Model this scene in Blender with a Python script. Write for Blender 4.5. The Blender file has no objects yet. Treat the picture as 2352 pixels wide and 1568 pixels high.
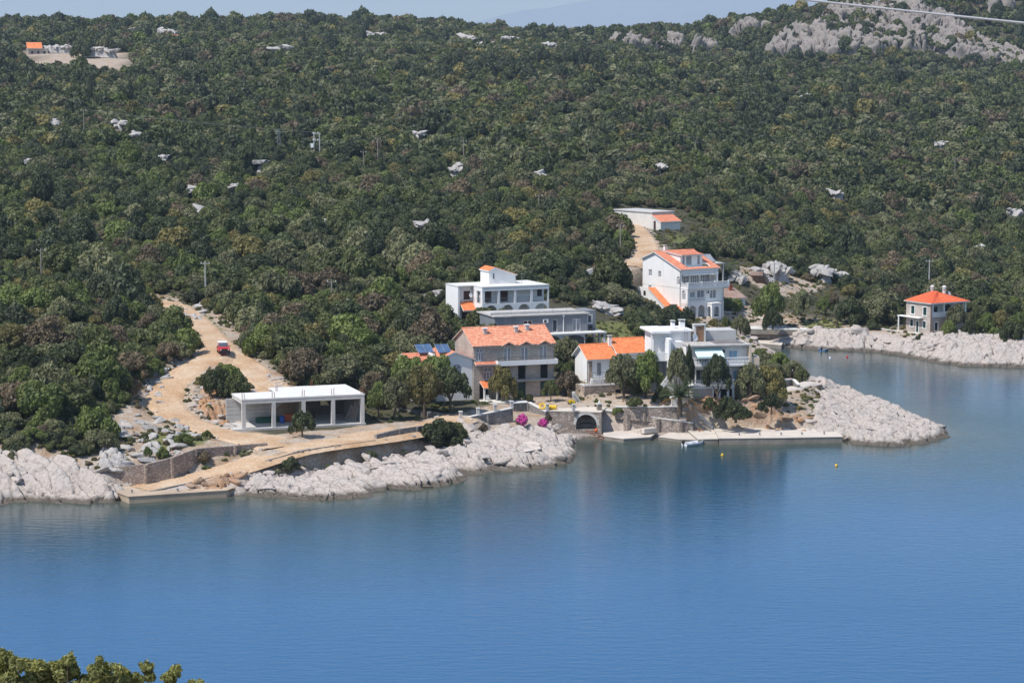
import bpy, math, random
import numpy as np
from mathutils import Vector
random.seed(7); rng = np.random.default_rng(11)
R = math.radians
scn = bpy.context.scene
col = scn.collection
# ---------------------------------------------------------------- camera
FPX, CAMZ, PITCH = 5400.0, 52.0, math.atan(627/5400)
cam = bpy.data.cameras.new('camera'); camo = bpy.data.objects.new('camera', cam); col.objects.link(camo)
cam.sensor_width = 36; cam.lens = 36*FPX/2352; cam.clip_start = 1; cam.clip_end = 90000
camo.location = (0, 0, CAMZ); camo.rotation_euler = (math.pi/2-PITCH, 0, 0)
scn.camera = camo
# ---------------------------------------------------------------- sky, sun, exposure
SUN_EL = R(56); SUN_AZ = math.atan2(-0.83, -0.56)          # from +Y towards +X
sdir = Vector((math.sin(SUN_AZ)*math.cos(SUN_EL), math.cos(SUN_AZ)*math.cos(SUN_EL), math.sin(SUN_EL)))
w = bpy.data.worlds.new('World'); scn.world = w; w.use_nodes = True
nt = w.node_tree; bg = nt.nodes['Background']
sky = nt.nodes.new('ShaderNodeTexSky'); sky.sky_type = 'NISHITA'; sky.sun_disc = False
sky.sun_elevation = SUN_EL; sky.sun_rotation = SUN_AZ; sky.altitude = 50
sky.air_density = 1.0; sky.dust_density = 0.25; sky.ozone_density = 1.6
nt.links.new(sky.outputs[0], bg.inputs[0]); bg.inputs[1].default_value = 0.15
sun = bpy.data.lights.new('sun', 'SUN'); suno = bpy.data.objects.new('sun', sun); col.objects.link(suno)
sun.energy = 4.5; sun.angle = R(0.55); sun.color = (1.0, 0.955, 0.89)
suno.rotation_euler = (-sdir).to_track_quat('-Z', 'Y').to_euler(); suno.location = (-200, -100, 300)
scn.view_settings.view_transform = 'Standard'; scn.view_settings.look = 'None'
scn.view_settings.exposure = 0.20; scn.view_settings.gamma = 1.0; scn.view_settings.use_curve_mapping = False
scn.render.engine = 'CYCLES'
cy = scn.cycles
cy.max_bounces = 5; cy.diffuse_bounces = 2; cy.glossy_bounces = 2; cy.transmission_bounces = 2; cy.volume_bounces = 0
cy.transparent_max_bounces = 6; cy.use_denoising = True; cy.caustics_reflective = False; cy.caustics_refractive = False
cy.sample_clamp_indirect = 4.0
# ---------------------------------------------------------------- photo pixel -> place
CP, SP = math.cos(PITCH), math.sin(PITCH)
def ray(px, py):
    a, b = px-1176.0, 784.0-py
    return np.array([a, FPX*CP+b*SP, -FPX*SP+b*CP])
def PZ(px, py, z):                       # where that direction meets height z
    r = ray(px, py); return np.array([0, 0, CAMZ])+r*((z-CAMZ)/r[2])
def PD(px, py, d):                       # where that direction is d metres out
    r = ray(px, py); return np.array([0, 0, CAMZ])+r*(d/r[1])
def proj(x, y, z):
    zz = z-CAMZ; dep = y*CP-zz*SP; up = y*SP+zz*CP
    return 1176+FPX*x/dep, 784-FPX*up/dep
# ---------------------------------------------------------------- materials
MATS = {}
def nodes(name):
    m = bpy.data.materials.new(name); m.use_nodes = True
    return m, m.node_tree, m.node_tree.nodes['Principled BSDF']
def N(t, kind, **kw):
    n = t.nodes.new(kind)
    for k, v in kw.items():
        if k.startswith('i_'): n.inputs[int(k[2:])].default_value = v
        else: setattr(n, k, v)
    return n
def ramp(t, fac, stops, interp='LINEAR'):
    r = t.nodes.new('ShaderNodeValToRGB'); r.color_ramp.interpolation = interp
    e = r.color_ramp.elements
    while len(e) < len(stops): e.new(0.5)
    for el, (p, c) in zip(e, stops): el.position = p; el.color = (*c, 1) if len(c) == 3 else c
    t.links.new(fac, r.inputs[0]); return r.outputs[0]
def mixc(t, fac, a, b, mode='MIX'):
    m = t.nodes.new('ShaderNodeMix'); m.data_type = 'RGBA'; m.blend_type = mode
    for sock, v in ((0, fac), (6, a), (7, b)):
        if hasattr(v, 'is_linked') or hasattr(v, 'links'): t.links.new(v, m.inputs[sock])
        elif sock == 0: m.inputs[0].default_value = v
        else: m.inputs[sock].default_value = (*v, 1)
    return m.outputs[2]
def math_(t, op, a, b=None, clamp=False):
    m = t.nodes.new('ShaderNodeMath'); m.operation = op; m.use_clamp = clamp
    for i, v in enumerate((a, b)):
        if v is None: continue
        if hasattr(v, 'links'): t.links.new(v, m.inputs[i])
        else: m.inputs[i].default_value = v
    return m.outputs[0]
def noise(t, scale, detail=3, rough=0.55, vec=None, dist=0.0):
    n = N(t, 'ShaderNodeTexNoise'); n.inputs['Scale'].default_value = scale; n.inputs['Detail'].default_value = detail
    n.inputs['Roughness'].default_value = rough; n.inputs['Distortion'].default_value = dist
    if vec is not None: t.links.new(vec, n.inputs['Vector'])
    return n.outputs['Fac']
def coord(t, which='Object'): return N(t, 'ShaderNodeTexCoord').outputs[which]
def position(t): return N(t, 'ShaderNodeNewGeometry').outputs['Position']
def bump(t, b, h, strength, dist):
    n = N(t, 'ShaderNodeBump'); n.inputs['Strength'].default_value = strength; n.inputs['Distance'].default_value = dist
    t.links.new(h, n.inputs['Height']); t.links.new(n.outputs[0], b.inputs['Normal'])
def simple(name, c, rough=0.7, var=0.12, scale=1.5, bmp=0.0, metal=0.0, streak=0.0):
    m, t, b = nodes(name); p = position(t)
    n = noise(t, scale, 4, 0.6, p)
    lo = tuple(x*(1-var) for x in c); hi = tuple(min(1, x*(1+var)) for x in c)
    cc = ramp(t, n, [(0.3, lo), (0.7, hi)])
    if streak:                                       # rain streaks and grime down a wall
        mp = N(t, 'ShaderNodeMapping'); mp.inputs['Scale'].default_value = (1.6, 1.6, 0.16); t.links.new(p, mp.inputs[0])
        s = ramp(t, noise(t, 1.2, 5, 0.7, mp.outputs[0]), [(0.5, (0, 0, 0)), (0.75, (1, 1, 1))])
        cc = mixc(t, math_(t, 'MULTIPLY', s, streak), cc, tuple(x*0.62 for x in c))
    t.links.new(cc, b.inputs['Base Color']); b.inputs['Roughness'].default_value = rough; b.inputs['Metallic'].default_value = metal
    if bmp: bump(t, b, noise(t, scale*7, 3, 0.6, p), bmp, 0.05)
    MATS[name] = m; return m
def stone(name, cols, mortar, scale, sz=1.0, bmp=0.6, joint=0.06, rough=0.85):
    """irregular stones with recessed joints, too small in the picture to pick apart"""
    m, t, b = nodes(name); p = position(t)
    mp = N(t, 'ShaderNodeMapping'); mp.inputs['Scale'].default_value = (1, 1, sz); t.links.new(p, mp.inputs[0])
    v = N(t, 'ShaderNodeTexVoronoi'); v.inputs['Scale'].default_value = scale; t.links.new(mp.outputs[0], v.inputs['Vector'])
    e = N(t, 'ShaderNodeTexVoronoi', feature='DISTANCE_TO_EDGE'); e.inputs['Scale'].default_value = scale; t.links.new(mp.outputs[0], e.inputs['Vector'])
    sep = N(t, 'ShaderNodeSeparateColor'); t.links.new(v.outputs['Color'], sep.inputs[0])
    k = len(cols); cc = ramp(t, sep.outputs[0], [((i+0.3)/k, c) for i, c in enumerate(cols)])
    n = noise(t, 9, 3, 0.6, p)
    cc = mixc(t, math_(t, 'MULTIPLY', n, 0.45), cc, tuple(x*0.55 for x in cols[0]))
    ed = ramp(t, e.outputs['Distance'], [(0.0, (0, 0, 0)), (joint, (1, 1, 1))])
    cc = mixc(t, ed, mortar, cc)
    big = ramp(t, noise(t, 0.35, 3, 0.6, p), [(0.35, (0.78, 0.78, 0.78)), (0.65, (1.08, 1.06, 1.03))])
    cc = mixc(t, 1.0, cc, big, 'MULTIPLY')
    t.links.new(cc, b.inputs['Base Color']); b.inputs['Roughness'].default_value = rough
    bump(t, b, ed, bmp, 0.06); MATS[name] = m; return m
def tiles(name, c1, c2, c3, dirt=0.25):
    m, t, b = nodes(name); p = position(t)
    v = N(t, 'ShaderNodeTexVoronoi'); v.inputs['Scale'].default_value = 4.2; t.links.new(p, v.inputs['Vector'])
    sep = N(t, 'ShaderNodeSeparateColor'); t.links.new(v.outputs['Color'], sep.inputs[0])
    cc = ramp(t, sep.outputs[0], [(0.1, c1), (0.5, c2), (0.9, c3)])
    d = ramp(t, noise(t, 0.9, 5, 0.7, p), [(0.45, (0, 0, 0)), (0.8, (1, 1, 1))])
    cc = mixc(t, math_(t, 'MULTIPLY', d, dirt), cc, tuple(x*0.45 for x in c2))
    t.links.new(cc, b.inputs['Base Color']); b.inputs['Roughness'].default_value = 0.8; MATS[name] = m; return m
simple('white', (0.82, 0.805, 0.78), 0.8, 0.03, 0.8, streak=0.28)
simple('white_clean', (0.83, 0.82, 0.80), 0.6, 0.02, 2)
simple('cream', (0.70, 0.55, 0.40), 0.8, 0.05, 1, streak=0.2)
simple('render_grey', (0.20, 0.21, 0.23), 0.9, 0.16, 0.5, streak=0.35)
simple('concrete', (0.50, 0.485, 0.46), 0.9, 0.10, 0.9, 0.25, streak=0.35)
simple('concrete_light', (0.66, 0.64, 0.60), 0.9, 0.07, 0.6, 0.15, streak=0.15)
simple('concrete_pier', (0.60, 0.53, 0.45), 0.9, 0.12, 0.5, 0.25, streak=0.3)
simple('concrete_shade_grey', (0.24, 0.215, 0.185), 0.85, 0.25, 0.8, 0.3, streak=0.4)  # dark concrete with shade put into its colour; also the dinghy cover's grey
simple('concrete_quay', (0.57, 0.50, 0.43), 0.9, 0.12, 0.5, 0.2)
simple('concrete_ochre', (0.45, 0.345, 0.25), 0.9, 0.2, 0.35, 0.25, streak=0.4)
simple('concrete_raw', (0.54, 0.52, 0.49), 0.9, 0.1, 0.9, 0.25, streak=0.35)
simple('roof_felt', (0.17, 0.155, 0.15), 0.95, 0.25, 0.8, 0.2)
simple('roof_slab', (0.46, 0.43, 0.40), 0.95, 0.2, 0.7, 0.15)
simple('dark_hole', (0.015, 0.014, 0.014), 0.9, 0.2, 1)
simple('dark_wood', (0.07, 0.03, 0.025), 0.7, 0.2, 3)
simple('brown_door', (0.27, 0.15, 0.08), 0.7, 0.2, 3)
simple('green_shutter', (0.012, 0.045, 0.042), 0.6, 0.2, 3)
simple('blue_shutter', (0.27, 0.46, 0.62), 0.6, 0.08, 3)
simple('metal_grey', (0.30, 0.31, 0.32), 0.45, 0.1, 3, metal=0.6)
simple('rail_dark', (0.05, 0.05, 0.055), 0.6, 0.1, 3)
simple('pole_wood', (0.24, 0.21, 0.18), 0.9, 0.2, 2)
simple('pole_concrete', (0.42, 0.41, 0.39), 0.9, 0.1, 2)
simple('awning', (0.62, 0.80, 0.76), 0.7, 0.03, 2)
simple('bark', (0.10, 0.075, 0.055), 0.95, 0.3, 4, 0.4)
simple('red_paint', (0.55, 0.022, 0.025), 0.32, 0.06, 1)
simple('black_plastic', (0.014, 0.014, 0.015), 0.55, 0.2, 3)
simple('tyre', (0.018, 0.018, 0.018), 0.9, 0.2, 6)
simple('car_white', (0.74, 0.72, 0.68), 0.4, 0.05, 1)
simple('lamp_glass', (0.7, 0.7, 0.66), 0.15, 0.02, 5)
simple('boat_white', (0.78, 0.79, 0.80), 0.35, 0.03, 3)
simple('boat_blue', (0.05, 0.20, 0.42), 0.35, 0.05, 3)
simple('yellow', (0.72, 0.46, 0.02), 0.55, 0.05, 3)
simple('orange_plastic', (0.62, 0.12, 0.03), 0.55, 0.08, 3)
simple('red_plastic', (0.55, 0.04, 0.03), 0.5, 0.08, 3)
simple('blue_plastic', (0.02, 0.10, 0.42), 0.45, 0.08, 3)
simple('green_tarp', (0.015, 0.09, 0.06), 0.6, 0.2, 3)
simple('wire', (0.12, 0.12, 0.12), 0.6, 0.05, 3)
simple('cable', (0.42, 0.42, 0.43), 0.6, 0.05, 3)
simple('rust', (0.20, 0.075, 0.04), 0.85, 0.25, 3)
simple('brick_red', (0.34, 0.085, 0.05), 0.85, 0.15, 5)
simple('flower_pink', (0.60, 0.05, 0.30), 0.7, 0.2, 4)
simple('flower_yellow', (0.75, 0.52, 0.02), 0.7, 0.15, 4)
simple('frond_old', (0.30, 0.15, 0.03), 0.8, 0.2, 4)
stone('stone_house', [(0.44, 0.385, 0.33), (0.51, 0.455, 0.39), (0.55, 0.50, 0.44), (0.41, 0.36, 0.315)], (0.46, 0.42, 0.375), 3.0, 1.9, 0.4, 0.05)
stone('stone_pale', [(0.50, 0.43, 0.38), (0.56, 0.49, 0.43), (0.60, 0.53, 0.47), (0.47, 0.40, 0.36)], (0.50, 0.45, 0.40), 3.0, 1.9, 0.35, 0.05)
stone('stone_wall', [(0.36, 0.29, 0.245), (0.46, 0.385, 0.325), (0.53, 0.46, 0.40), (0.31, 0.255, 0.225)], (0.21, 0.175, 0.15), 2.4, 1.4, 1.0, 0.10)
stone('stone_wall_red', [(0.40, 0.305, 0.25), (0.50, 0.40, 0.33), (0.56, 0.47, 0.40), (0.35, 0.27, 0.225)], (0.25, 0.19, 0.155), 2.6, 1.5, 1.0, 0.10)
stone('stone_wall_grey', [(0.28, 0.26, 0.245), (0.36, 0.335, 0.31), (0.42, 0.395, 0.37), (0.24, 0.225, 0.21)], (0.16, 0.15, 0.14), 3.0, 1.4, 1.0, 0.10)
stone('stone_roof', [(0.46, 0.30, 0.24), (0.52, 0.39, 0.32), (0.56, 0.46, 0.40), (0.44, 0.24, 0.17)], (0.28, 0.19, 0.15), 2.6, 1.0, 0.8, 0.06)
tiles('tile_orange', (0.66, 0.17, 0.055), (0.74, 0.225, 0.075), (0.78, 0.29, 0.12), 0.12)
tiles('tile_red', (0.66, 0.125, 0.045), (0.73, 0.15, 0.055), (0.76, 0.18, 0.075), 0.10)
tiles('tile_old', (0.60, 0.20, 0.11), (0.70, 0.29, 0.165), (0.74, 0.40, 0.26), 0.35)
tiles('tile_faded', (0.56, 0.19, 0.11), (0.66, 0.24, 0.14), (0.70, 0.30, 0.18), 0.15)
def glassy(name, c, rough=0.08):
    m, t, b = nodes(name); p = position(t)
    cc = ramp(t, noise(t, 0.9, 2, 0.5, p), [(0.3, tuple(x*0.6 for x in c)), (0.7, c)])
    t.links.new(cc, b.inputs['Base Color']); b.inputs['Roughness'].default_value = rough; b.inputs['Specular IOR Level'].default_value = 0.7
    MATS[name] = m
glassy('glass', (0.05, 0.06, 0.075)); glassy('glass_curtain', (0.34, 0.35, 0.37), 0.15); glassy('solar', (0.10, 0.17, 0.30), 0.12)
glassy('windscreen', (0.10, 0.12, 0.14), 0.06)
# limestone of the shore and of the outcrops
def rockmat(name, base, warm, dark, wet=True):
    m, t, b = nodes(name); p = position(t)
    n1 = noise(t, 0.28, 5, 0.6, p); n2 = noise(t, 2.2, 6, 0.68, p, 0.4)
    cc = mixc(t, ramp(t, n1, [(0.38, (0, 0, 0)), (0.66, (1, 1, 1))]), base, warm)
    cc = mixc(t, ramp(t, n2, [(0.30, (0.75, 0.75, 0.75)), (0.52, (0, 0, 0))]), cc, dark)
    sep = N(t, 'ShaderNodeSeparateXYZ'); t.links.new(p, sep.inputs[0])
    if wet:                                          # dark algae band at the waterline
        hz = math_(t, 'ADD', sep.outputs[2], math_(t, 'MULTIPLY', noise(t, 0.8, 3, 0.6, p), -0.75))
        wf = ramp(t, math_(t, 'ADD', math_(t, 'MULTIPLY', hz, 0.8), 0.16), [(0.12, (1, 1, 1)), (0.42, (0, 0, 0))])
        cc = mixc(t, math_(t, 'MULTIPLY', wf, 0.9), cc, (0.085, 0.068, 0.05))
    t.links.new(cc, b.inputs['Base Color']); b.inputs['Roughness'].default_value = 0.9
    bump(t, b, noise(t, 3.5, 6, 0.7, p, 0.3), 0.9, 0.25); MATS[name] = m
rockmat('limestone', (0.475, 0.425, 0.385), (0.52, 0.445, 0.39), (0.19, 0.165, 0.15))
rockmat('limestone_grey', (0.43, 0.405, 0.385), (0.50, 0.46, 0.425), (0.21, 0.20, 0.19), False)
rockmat('limestone_cliff', (0.24, 0.215, 0.20), (0.31, 0.265, 0.235), (0.085, 0.08, 0.07), False)
rockmat('limestone_ochre', (0.42, 0.30, 0.21), (0.46, 0.23, 0.10), (0.27, 0.16, 0.09), False)
# dirt road
m, t, b = nodes('dirt'); p = position(t)
cc = ramp(t, noise(t, 0.22, 4, 0.6, p), [(0.3, (0.45, 0.28, 0.155)), (0.5, (0.53, 0.375, 0.24)), (0.72, (0.60, 0.47, 0.345))])
g = ramp(t, noise(t, 3.0, 5, 0.7, p), [(0.35, (0.72, 0.68, 0.64)), (0.6, (1.08, 1.06, 1.04))])
cc = mixc(t, 1.0, cc, g, 'MULTIPLY'); t.links.new(cc, b.inputs['Base Color']); b.inputs['Roughness'].default_value = 0.95
bump(t, b, noise(t, 2.5, 5, 0.7, p), 0.6, 0.12); MATS['dirt'] = m
# ground under the scrub: red earth, stones, dry grass; 'soil' attribute marks bare gardens and yards
m, t, b = nodes('ground'); p = position(t)
a = N(t, 'ShaderNodeAttribute', attribute_name='bare').outputs['Fac']
g2 = N(t, 'ShaderNodeAttribute', attribute_name='grass').outputs['Fac']
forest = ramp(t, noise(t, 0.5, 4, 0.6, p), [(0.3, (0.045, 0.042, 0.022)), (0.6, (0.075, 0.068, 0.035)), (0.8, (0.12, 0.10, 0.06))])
soil = ramp(t, noise(t, 0.4, 5, 0.65, p), [(0.30, (0.36, 0.20, 0.105)), (0.48, (0.47, 0.36, 0.26)), (0.60, (0.52, 0.45, 0.385)), (0.75, (0.30, 0.255, 0.13))])
soil = mixc(t, ramp(t, noise(t, 3.2, 5, 0.7, p), [(0.4, (0.6, 0.6, 0.6)), (0.6, (0, 0, 0))]), soil, (0.26, 0.19, 0.13))
grs = ramp(t, noise(t, 1.6, 5, 0.7, p), [(0.3, (0.10, 0.12, 0.025)), (0.55, (0.16, 0.17, 0.045)), (0.8, (0.27, 0.22, 0.09))])
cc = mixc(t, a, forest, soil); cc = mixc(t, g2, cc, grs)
rk = N(t, 'ShaderNodeAttribute', attribute_name='rocky').outputs['Fac']
rc_ = ramp(t, noise(t, 1.8, 6, 0.68, p, 0.4), [(0.3, (0.25, 0.21, 0.185)), (0.5, (0.45, 0.385, 0.34)), (0.7, (0.51, 0.43, 0.37))])
sep = N(t, 'ShaderNodeSeparateXYZ'); t.links.new(p, sep.inputs[0])
wt = ramp(t, math_(t, 'ADD', math_(t, 'MULTIPLY', sep.outputs[2], 0.6), 0.3), [(0.25, (1, 1, 1)), (0.55, (0, 0, 0))])
rc_ = mixc(t, wt, rc_, (0.085, 0.07, 0.055)); cc = mixc(t, rk, cc, rc_)
t.links.new(cc, b.inputs['Base Color']); b.inputs['Roughness'].default_value = 0.95
bump(t, b, noise(t, 2.0, 6, 0.7, p), 0.9, 0.3); MATS['ground'] = m
# foliage
def leaf(name, c, spread=0.24):
    m, t, b = nodes(name)
    rnd = N(t, 'ShaderNodeObjectInfo').outputs['Random']
    c0 = tuple(x*(1-spread) for x in c); c1 = tuple(x*(1+spread) for x in c)
    cc = ramp(t, rnd, [(0.0, c0), (1.0, c1)])
    v = N(t, 'ShaderNodeTexNoise'); v.inputs['Scale'].default_value = 3.3; v.inputs['Detail'].default_value = 4; t.links.new(coord(t), v.inputs['Vector'])
    cc = mixc(t, 1.0, cc, ramp(t, v.outputs['Fac'], [(0.3, (0.55, 0.58, 0.55)), (0.7, (1.45, 1.4, 1.25))]), 'MULTIPLY')
    t.links.new(cc, b.inputs['Base Color']); b.inputs['Roughness'].default_value = 0.62; b.inputs['Specular IOR Level'].default_value = 0.35
    tr = N(t, 'ShaderNodeBsdfTranslucent'); t.links.new(mixc(t, 1.0, cc, (1.3, 1.35, 0.7), 'MULTIPLY'), tr.inputs[0])
    mx = N(t, 'ShaderNodeMixShader'); mx.inputs[0].default_value = 0.22
    out = t.nodes['Material Output']; t.links.new(b.outputs[0], mx.inputs[1]); t.links.new(tr.outputs[0], mx.inputs[2]); t.links.new(mx.outputs[0], out.inputs[0])
    MATS[name] = m
leaf('leaf_dark', (0.066, 0.080, 0.035)); leaf('leaf_mid', (0.106, 0.120, 0.046)); leaf('leaf_bright', (0.130, 0.160, 0.048))
leaf('leaf_olive', (0.165, 0.168, 0.092)); leaf('leaf_gold', (0.190, 0.165, 0.064)); leaf('leaf_brown', (0.150, 0.116, 0.078))
leaf('leaf_pine', (0.060, 0.072, 0.038)); leaf('leaf_near', (0.20, 0.205, 0.075), 0.1); leaf('frond', (0.075, 0.105, 0.045))
# ---------------------------------------------------------------- mesh helpers
def tag(o, label=None, cat=None, group=None, kind=None):
    if label: o['label'] = label
    if cat: o['category'] = cat
    if group: o['group'] = group
    if kind: o['kind'] = kind
    return o
def link(o, parent=None):
    col.objects.link(o)
    if parent: o.parent = parent
    return o
def empty(name, loc, rz=0.0):
    o = bpy.data.objects.new(name, None); o.empty_display_size = 0.5; o.location = loc; o.rotation_euler = (0, 0, rz); return link(o)
def mesh_from(name, verts, faces, mat, smooth=False):
    me = bpy.data.meshes.new(name); me.from_pydata([tuple(v) for v in verts], [], faces); me.materials.append(MATS[mat])
    if smooth: me.polygons.foreach_set('use_smooth', [True]*len(me.polygons))
    me.update(); return me
class Fr:                                   # a wall line: s along it, o outwards (right-hand side), z up
    def __init__(s, p0, p1):
        s.p = np.array(p0, float); d = np.array(p1, float)-s.p; s.L = float(np.hypot(*d)); s.u = d/s.L; s.n = np.array([s.u[1], -s.u[0]])
    def __call__(s, a, o, z): q = s.p+s.u*a+s.n*o; return (q[0], q[1], z)
class MB:
    def __init__(s): s.v = []; s.f = []
    def add(s, vs, fs):
        k = len(s.v); s.v += [tuple(v) for v in vs]; s.f += [tuple(i+k for i in f) for f in fs]; return s
    def hexa(s, c):                         # 8 corners: bottom 4 then top 4
        return s.add(c, [(3, 2, 1, 0), (4, 5, 6, 7), (0, 1, 5, 4), (1, 2, 6, 5), (2, 3, 7, 6), (3, 0, 4, 7)])
    def box(s, x0, x1, y0, y1, z0, z1):
        return s.hexa([(x0, y0, z0), (x1, y0, z0), (x1, y1, z0), (x0, y1, z0), (x0, y0, z1), (x1, y0, z1), (x1, y1, z1), (x0, y1, z1)])
    def fbox(s, fr, s0, s1, o0, o1, z0, z1):
        return s.hexa([fr(s0, o1, z0), fr(s1, o1, z0), fr(s1, o0, z0), fr(s0, o0, z0), fr(s0, o1, z1), fr(s1, o1, z1), fr(s1, o0, z1), fr(s0, o0, z1)])
    def prism(s, poly, z0, z1):
        n = len(poly); vs = [(x, y, z0) for x, y in poly]+[(x, y, z1) for x, y in poly]
        return s.add(vs, [tuple(range(n-1, -1, -1)), tuple(range(n, 2*n))]+[(i, (i+1) % n, n+(i+1) % n, n+i) for i in range(n)])
    def slab(s, pts, th):                   # any flat polygon in space, thickened downwards
        n = len(pts); vs = list(pts)+[(x, y, z-th) for x, y, z in pts]
        return s.add(vs, [tuple(range(n)), tuple(range(2*n-1, n-1, -1))]+[(i, n+i, n+(i+1) % n, (i+1) % n) for i in range(n)])
    def fpoly(s, fr, poly, o0, o1):         # polygon in (s, z) of a wall line, thickened between two offsets
        n = len(poly); vs = [fr(a, o1, z) for a, z in poly]+[fr(a, o0, z) for a, z in poly]
        return s.add(vs, [tuple(range(n)), tuple(range(2*n-1, n-1, -1))]+[(i, n+i, n+(i+1) % n, (i+1) % n) for i in range(n)])
    def tube(s, pts, rs, n=8, cap=True):
        pts = [np.array(q, float) for q in pts]; k0 = len(s.v)
        if not hasattr(rs, '__len__'): rs = [rs]*len(pts)
        for i, q in enumerate(pts):
            d = pts[min(i+1, len(pts)-1)]-pts[max(i-1, 0)]; d = d/(np.linalg.norm(d)+1e-9)
            a = np.cross(d, (0, 0, 1) if abs(d[2]) < 0.9 else (1, 0, 0)); a /= np.linalg.norm(a); b_ = np.cross(d, a)
            for j in range(n):
                th = 2*math.pi*j/n; s.v.append(tuple(q+rs[i]*(math.cos(th)*a+math.sin(th)*b_)))
        for i in range(len(pts)-1):
            for j in range(n):
                s.f.append((k0+i*n+j, k0+i*n+(j+1) % n, k0+(i+1)*n+(j+1) % n, k0+(i+1)*n+j))
        if cap: s.f.append(tuple(k0+j for j in range(n-1, -1, -1))); s.f.append(tuple(k0+(len(pts)-1)*n+j for j in range(n)))
        return s
    def lathe(s, prof, n=16, c=(0, 0, 0)):
        k0 = len(s.v)
        for r, z in prof:
            for j in range(n): th = 2*math.pi*j/n; s.v.append((c[0]+r*math.cos(th), c[1]+r*math.sin(th), c[2]+z))
        for i in range(len(prof)-1):
            for j in range(n): s.f.append((k0+i*n+j, k0+i*n+(j+1) % n, k0+(i+1)*n+(j+1) % n, k0+(i+1)*n+j))
        s.f.append(tuple(k0+j for j in range(n-1, -1, -1))); s.f.append(tuple(k0+(len(prof)-1)*n+j for j in range(n))); return s
    def wall(s, fr, s0, s1, z0, z1, t, holes=(), o=0.0):
        """wall face with real openings: holes (a0,a1,b0,b1[,'arch'|rise])"""
        xs = sorted({s0, s1, *[h[0] for h in holes], *[h[1] for h in holes]}); zs = sorted({z0, z1, *[h[2] for h in holes], *[h[3] for h in holes]})
        for i in range(len(xs)-1):
            for j in range(len(zs)-1):
                cx, cz = (xs[i]+xs[i+1])/2, (zs[j]+zs[j+1])/2
                if any(h[0] < cx < h[1] and h[2] < cz < h[3] for h in holes): continue
                q = [(xs[i], zs[j]), (xs[i+1], zs[j]), (xs[i+1], zs[j+1]), (xs[i], zs[j+1])]
                s.add([fr(a, o, z) for a, z in q], [(0, 1, 2, 3)]); s.add([fr(a, o-t, z) for a, z in q], [(3, 2, 1, 0)])
        def rev(a, b): s.add([fr(a[0], o, a[1]), fr(b[0], o, b[1]), fr(b[0], o-t, b[1]), fr(a[0], o-t, a[1])], [(3, 2, 1, 0)])
        rev((s0, z0), (s1, z0)); rev((s1, z0), (s1, z1)); rev((s1, z1), (s0, z1)); rev((s0, z1), (s0, z0))
        for h in holes:
            a0, a1, b0, b1 = h[:4]
            if len(h) > 4:
                rise = (a1-a0)/2 if h[4] == 'arch' else h[4]; sp = b1-rise; n = 12; c = (a0+a1)/2; hw = (a1-a0)/2
                arc = [(c-hw*math.cos(math.pi*k/n), sp+rise*math.sin(math.pi*k/n)) for k in range(n+1)]
                for k in range(n):
                    q = [arc[k], arc[k+1], (arc[k+1][0], b1), (arc[k][0], b1)]
                    s.add([fr(x, o, z) for x, z in q], [(0, 1, 2, 3)]); s.add([fr(x, o-t, z) for x, z in q], [(3, 2, 1, 0)]); rev(arc[k+1], arc[k])
                rev((a0, sp), (a0, b0)); rev((a1, b0), (a1, sp)); rev((a1, b0), (a0, b0))
            else:
                rev((a1, b1), (a0, b1)); rev((a0, b1), (a0, b0)); rev((a1, b0), (a1, b1)); rev((a1, b0), (a0, b0))
        return s
    def build(s, name, mat, parent=None, smooth=False):
        return link(bpy.data.objects.new(name, mesh_from(name, s.v, s.f, mat, smooth)), parent)
def box_part(name, mat, parent, *b): return MB().box(*b).build(name, mat, parent)
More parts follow.
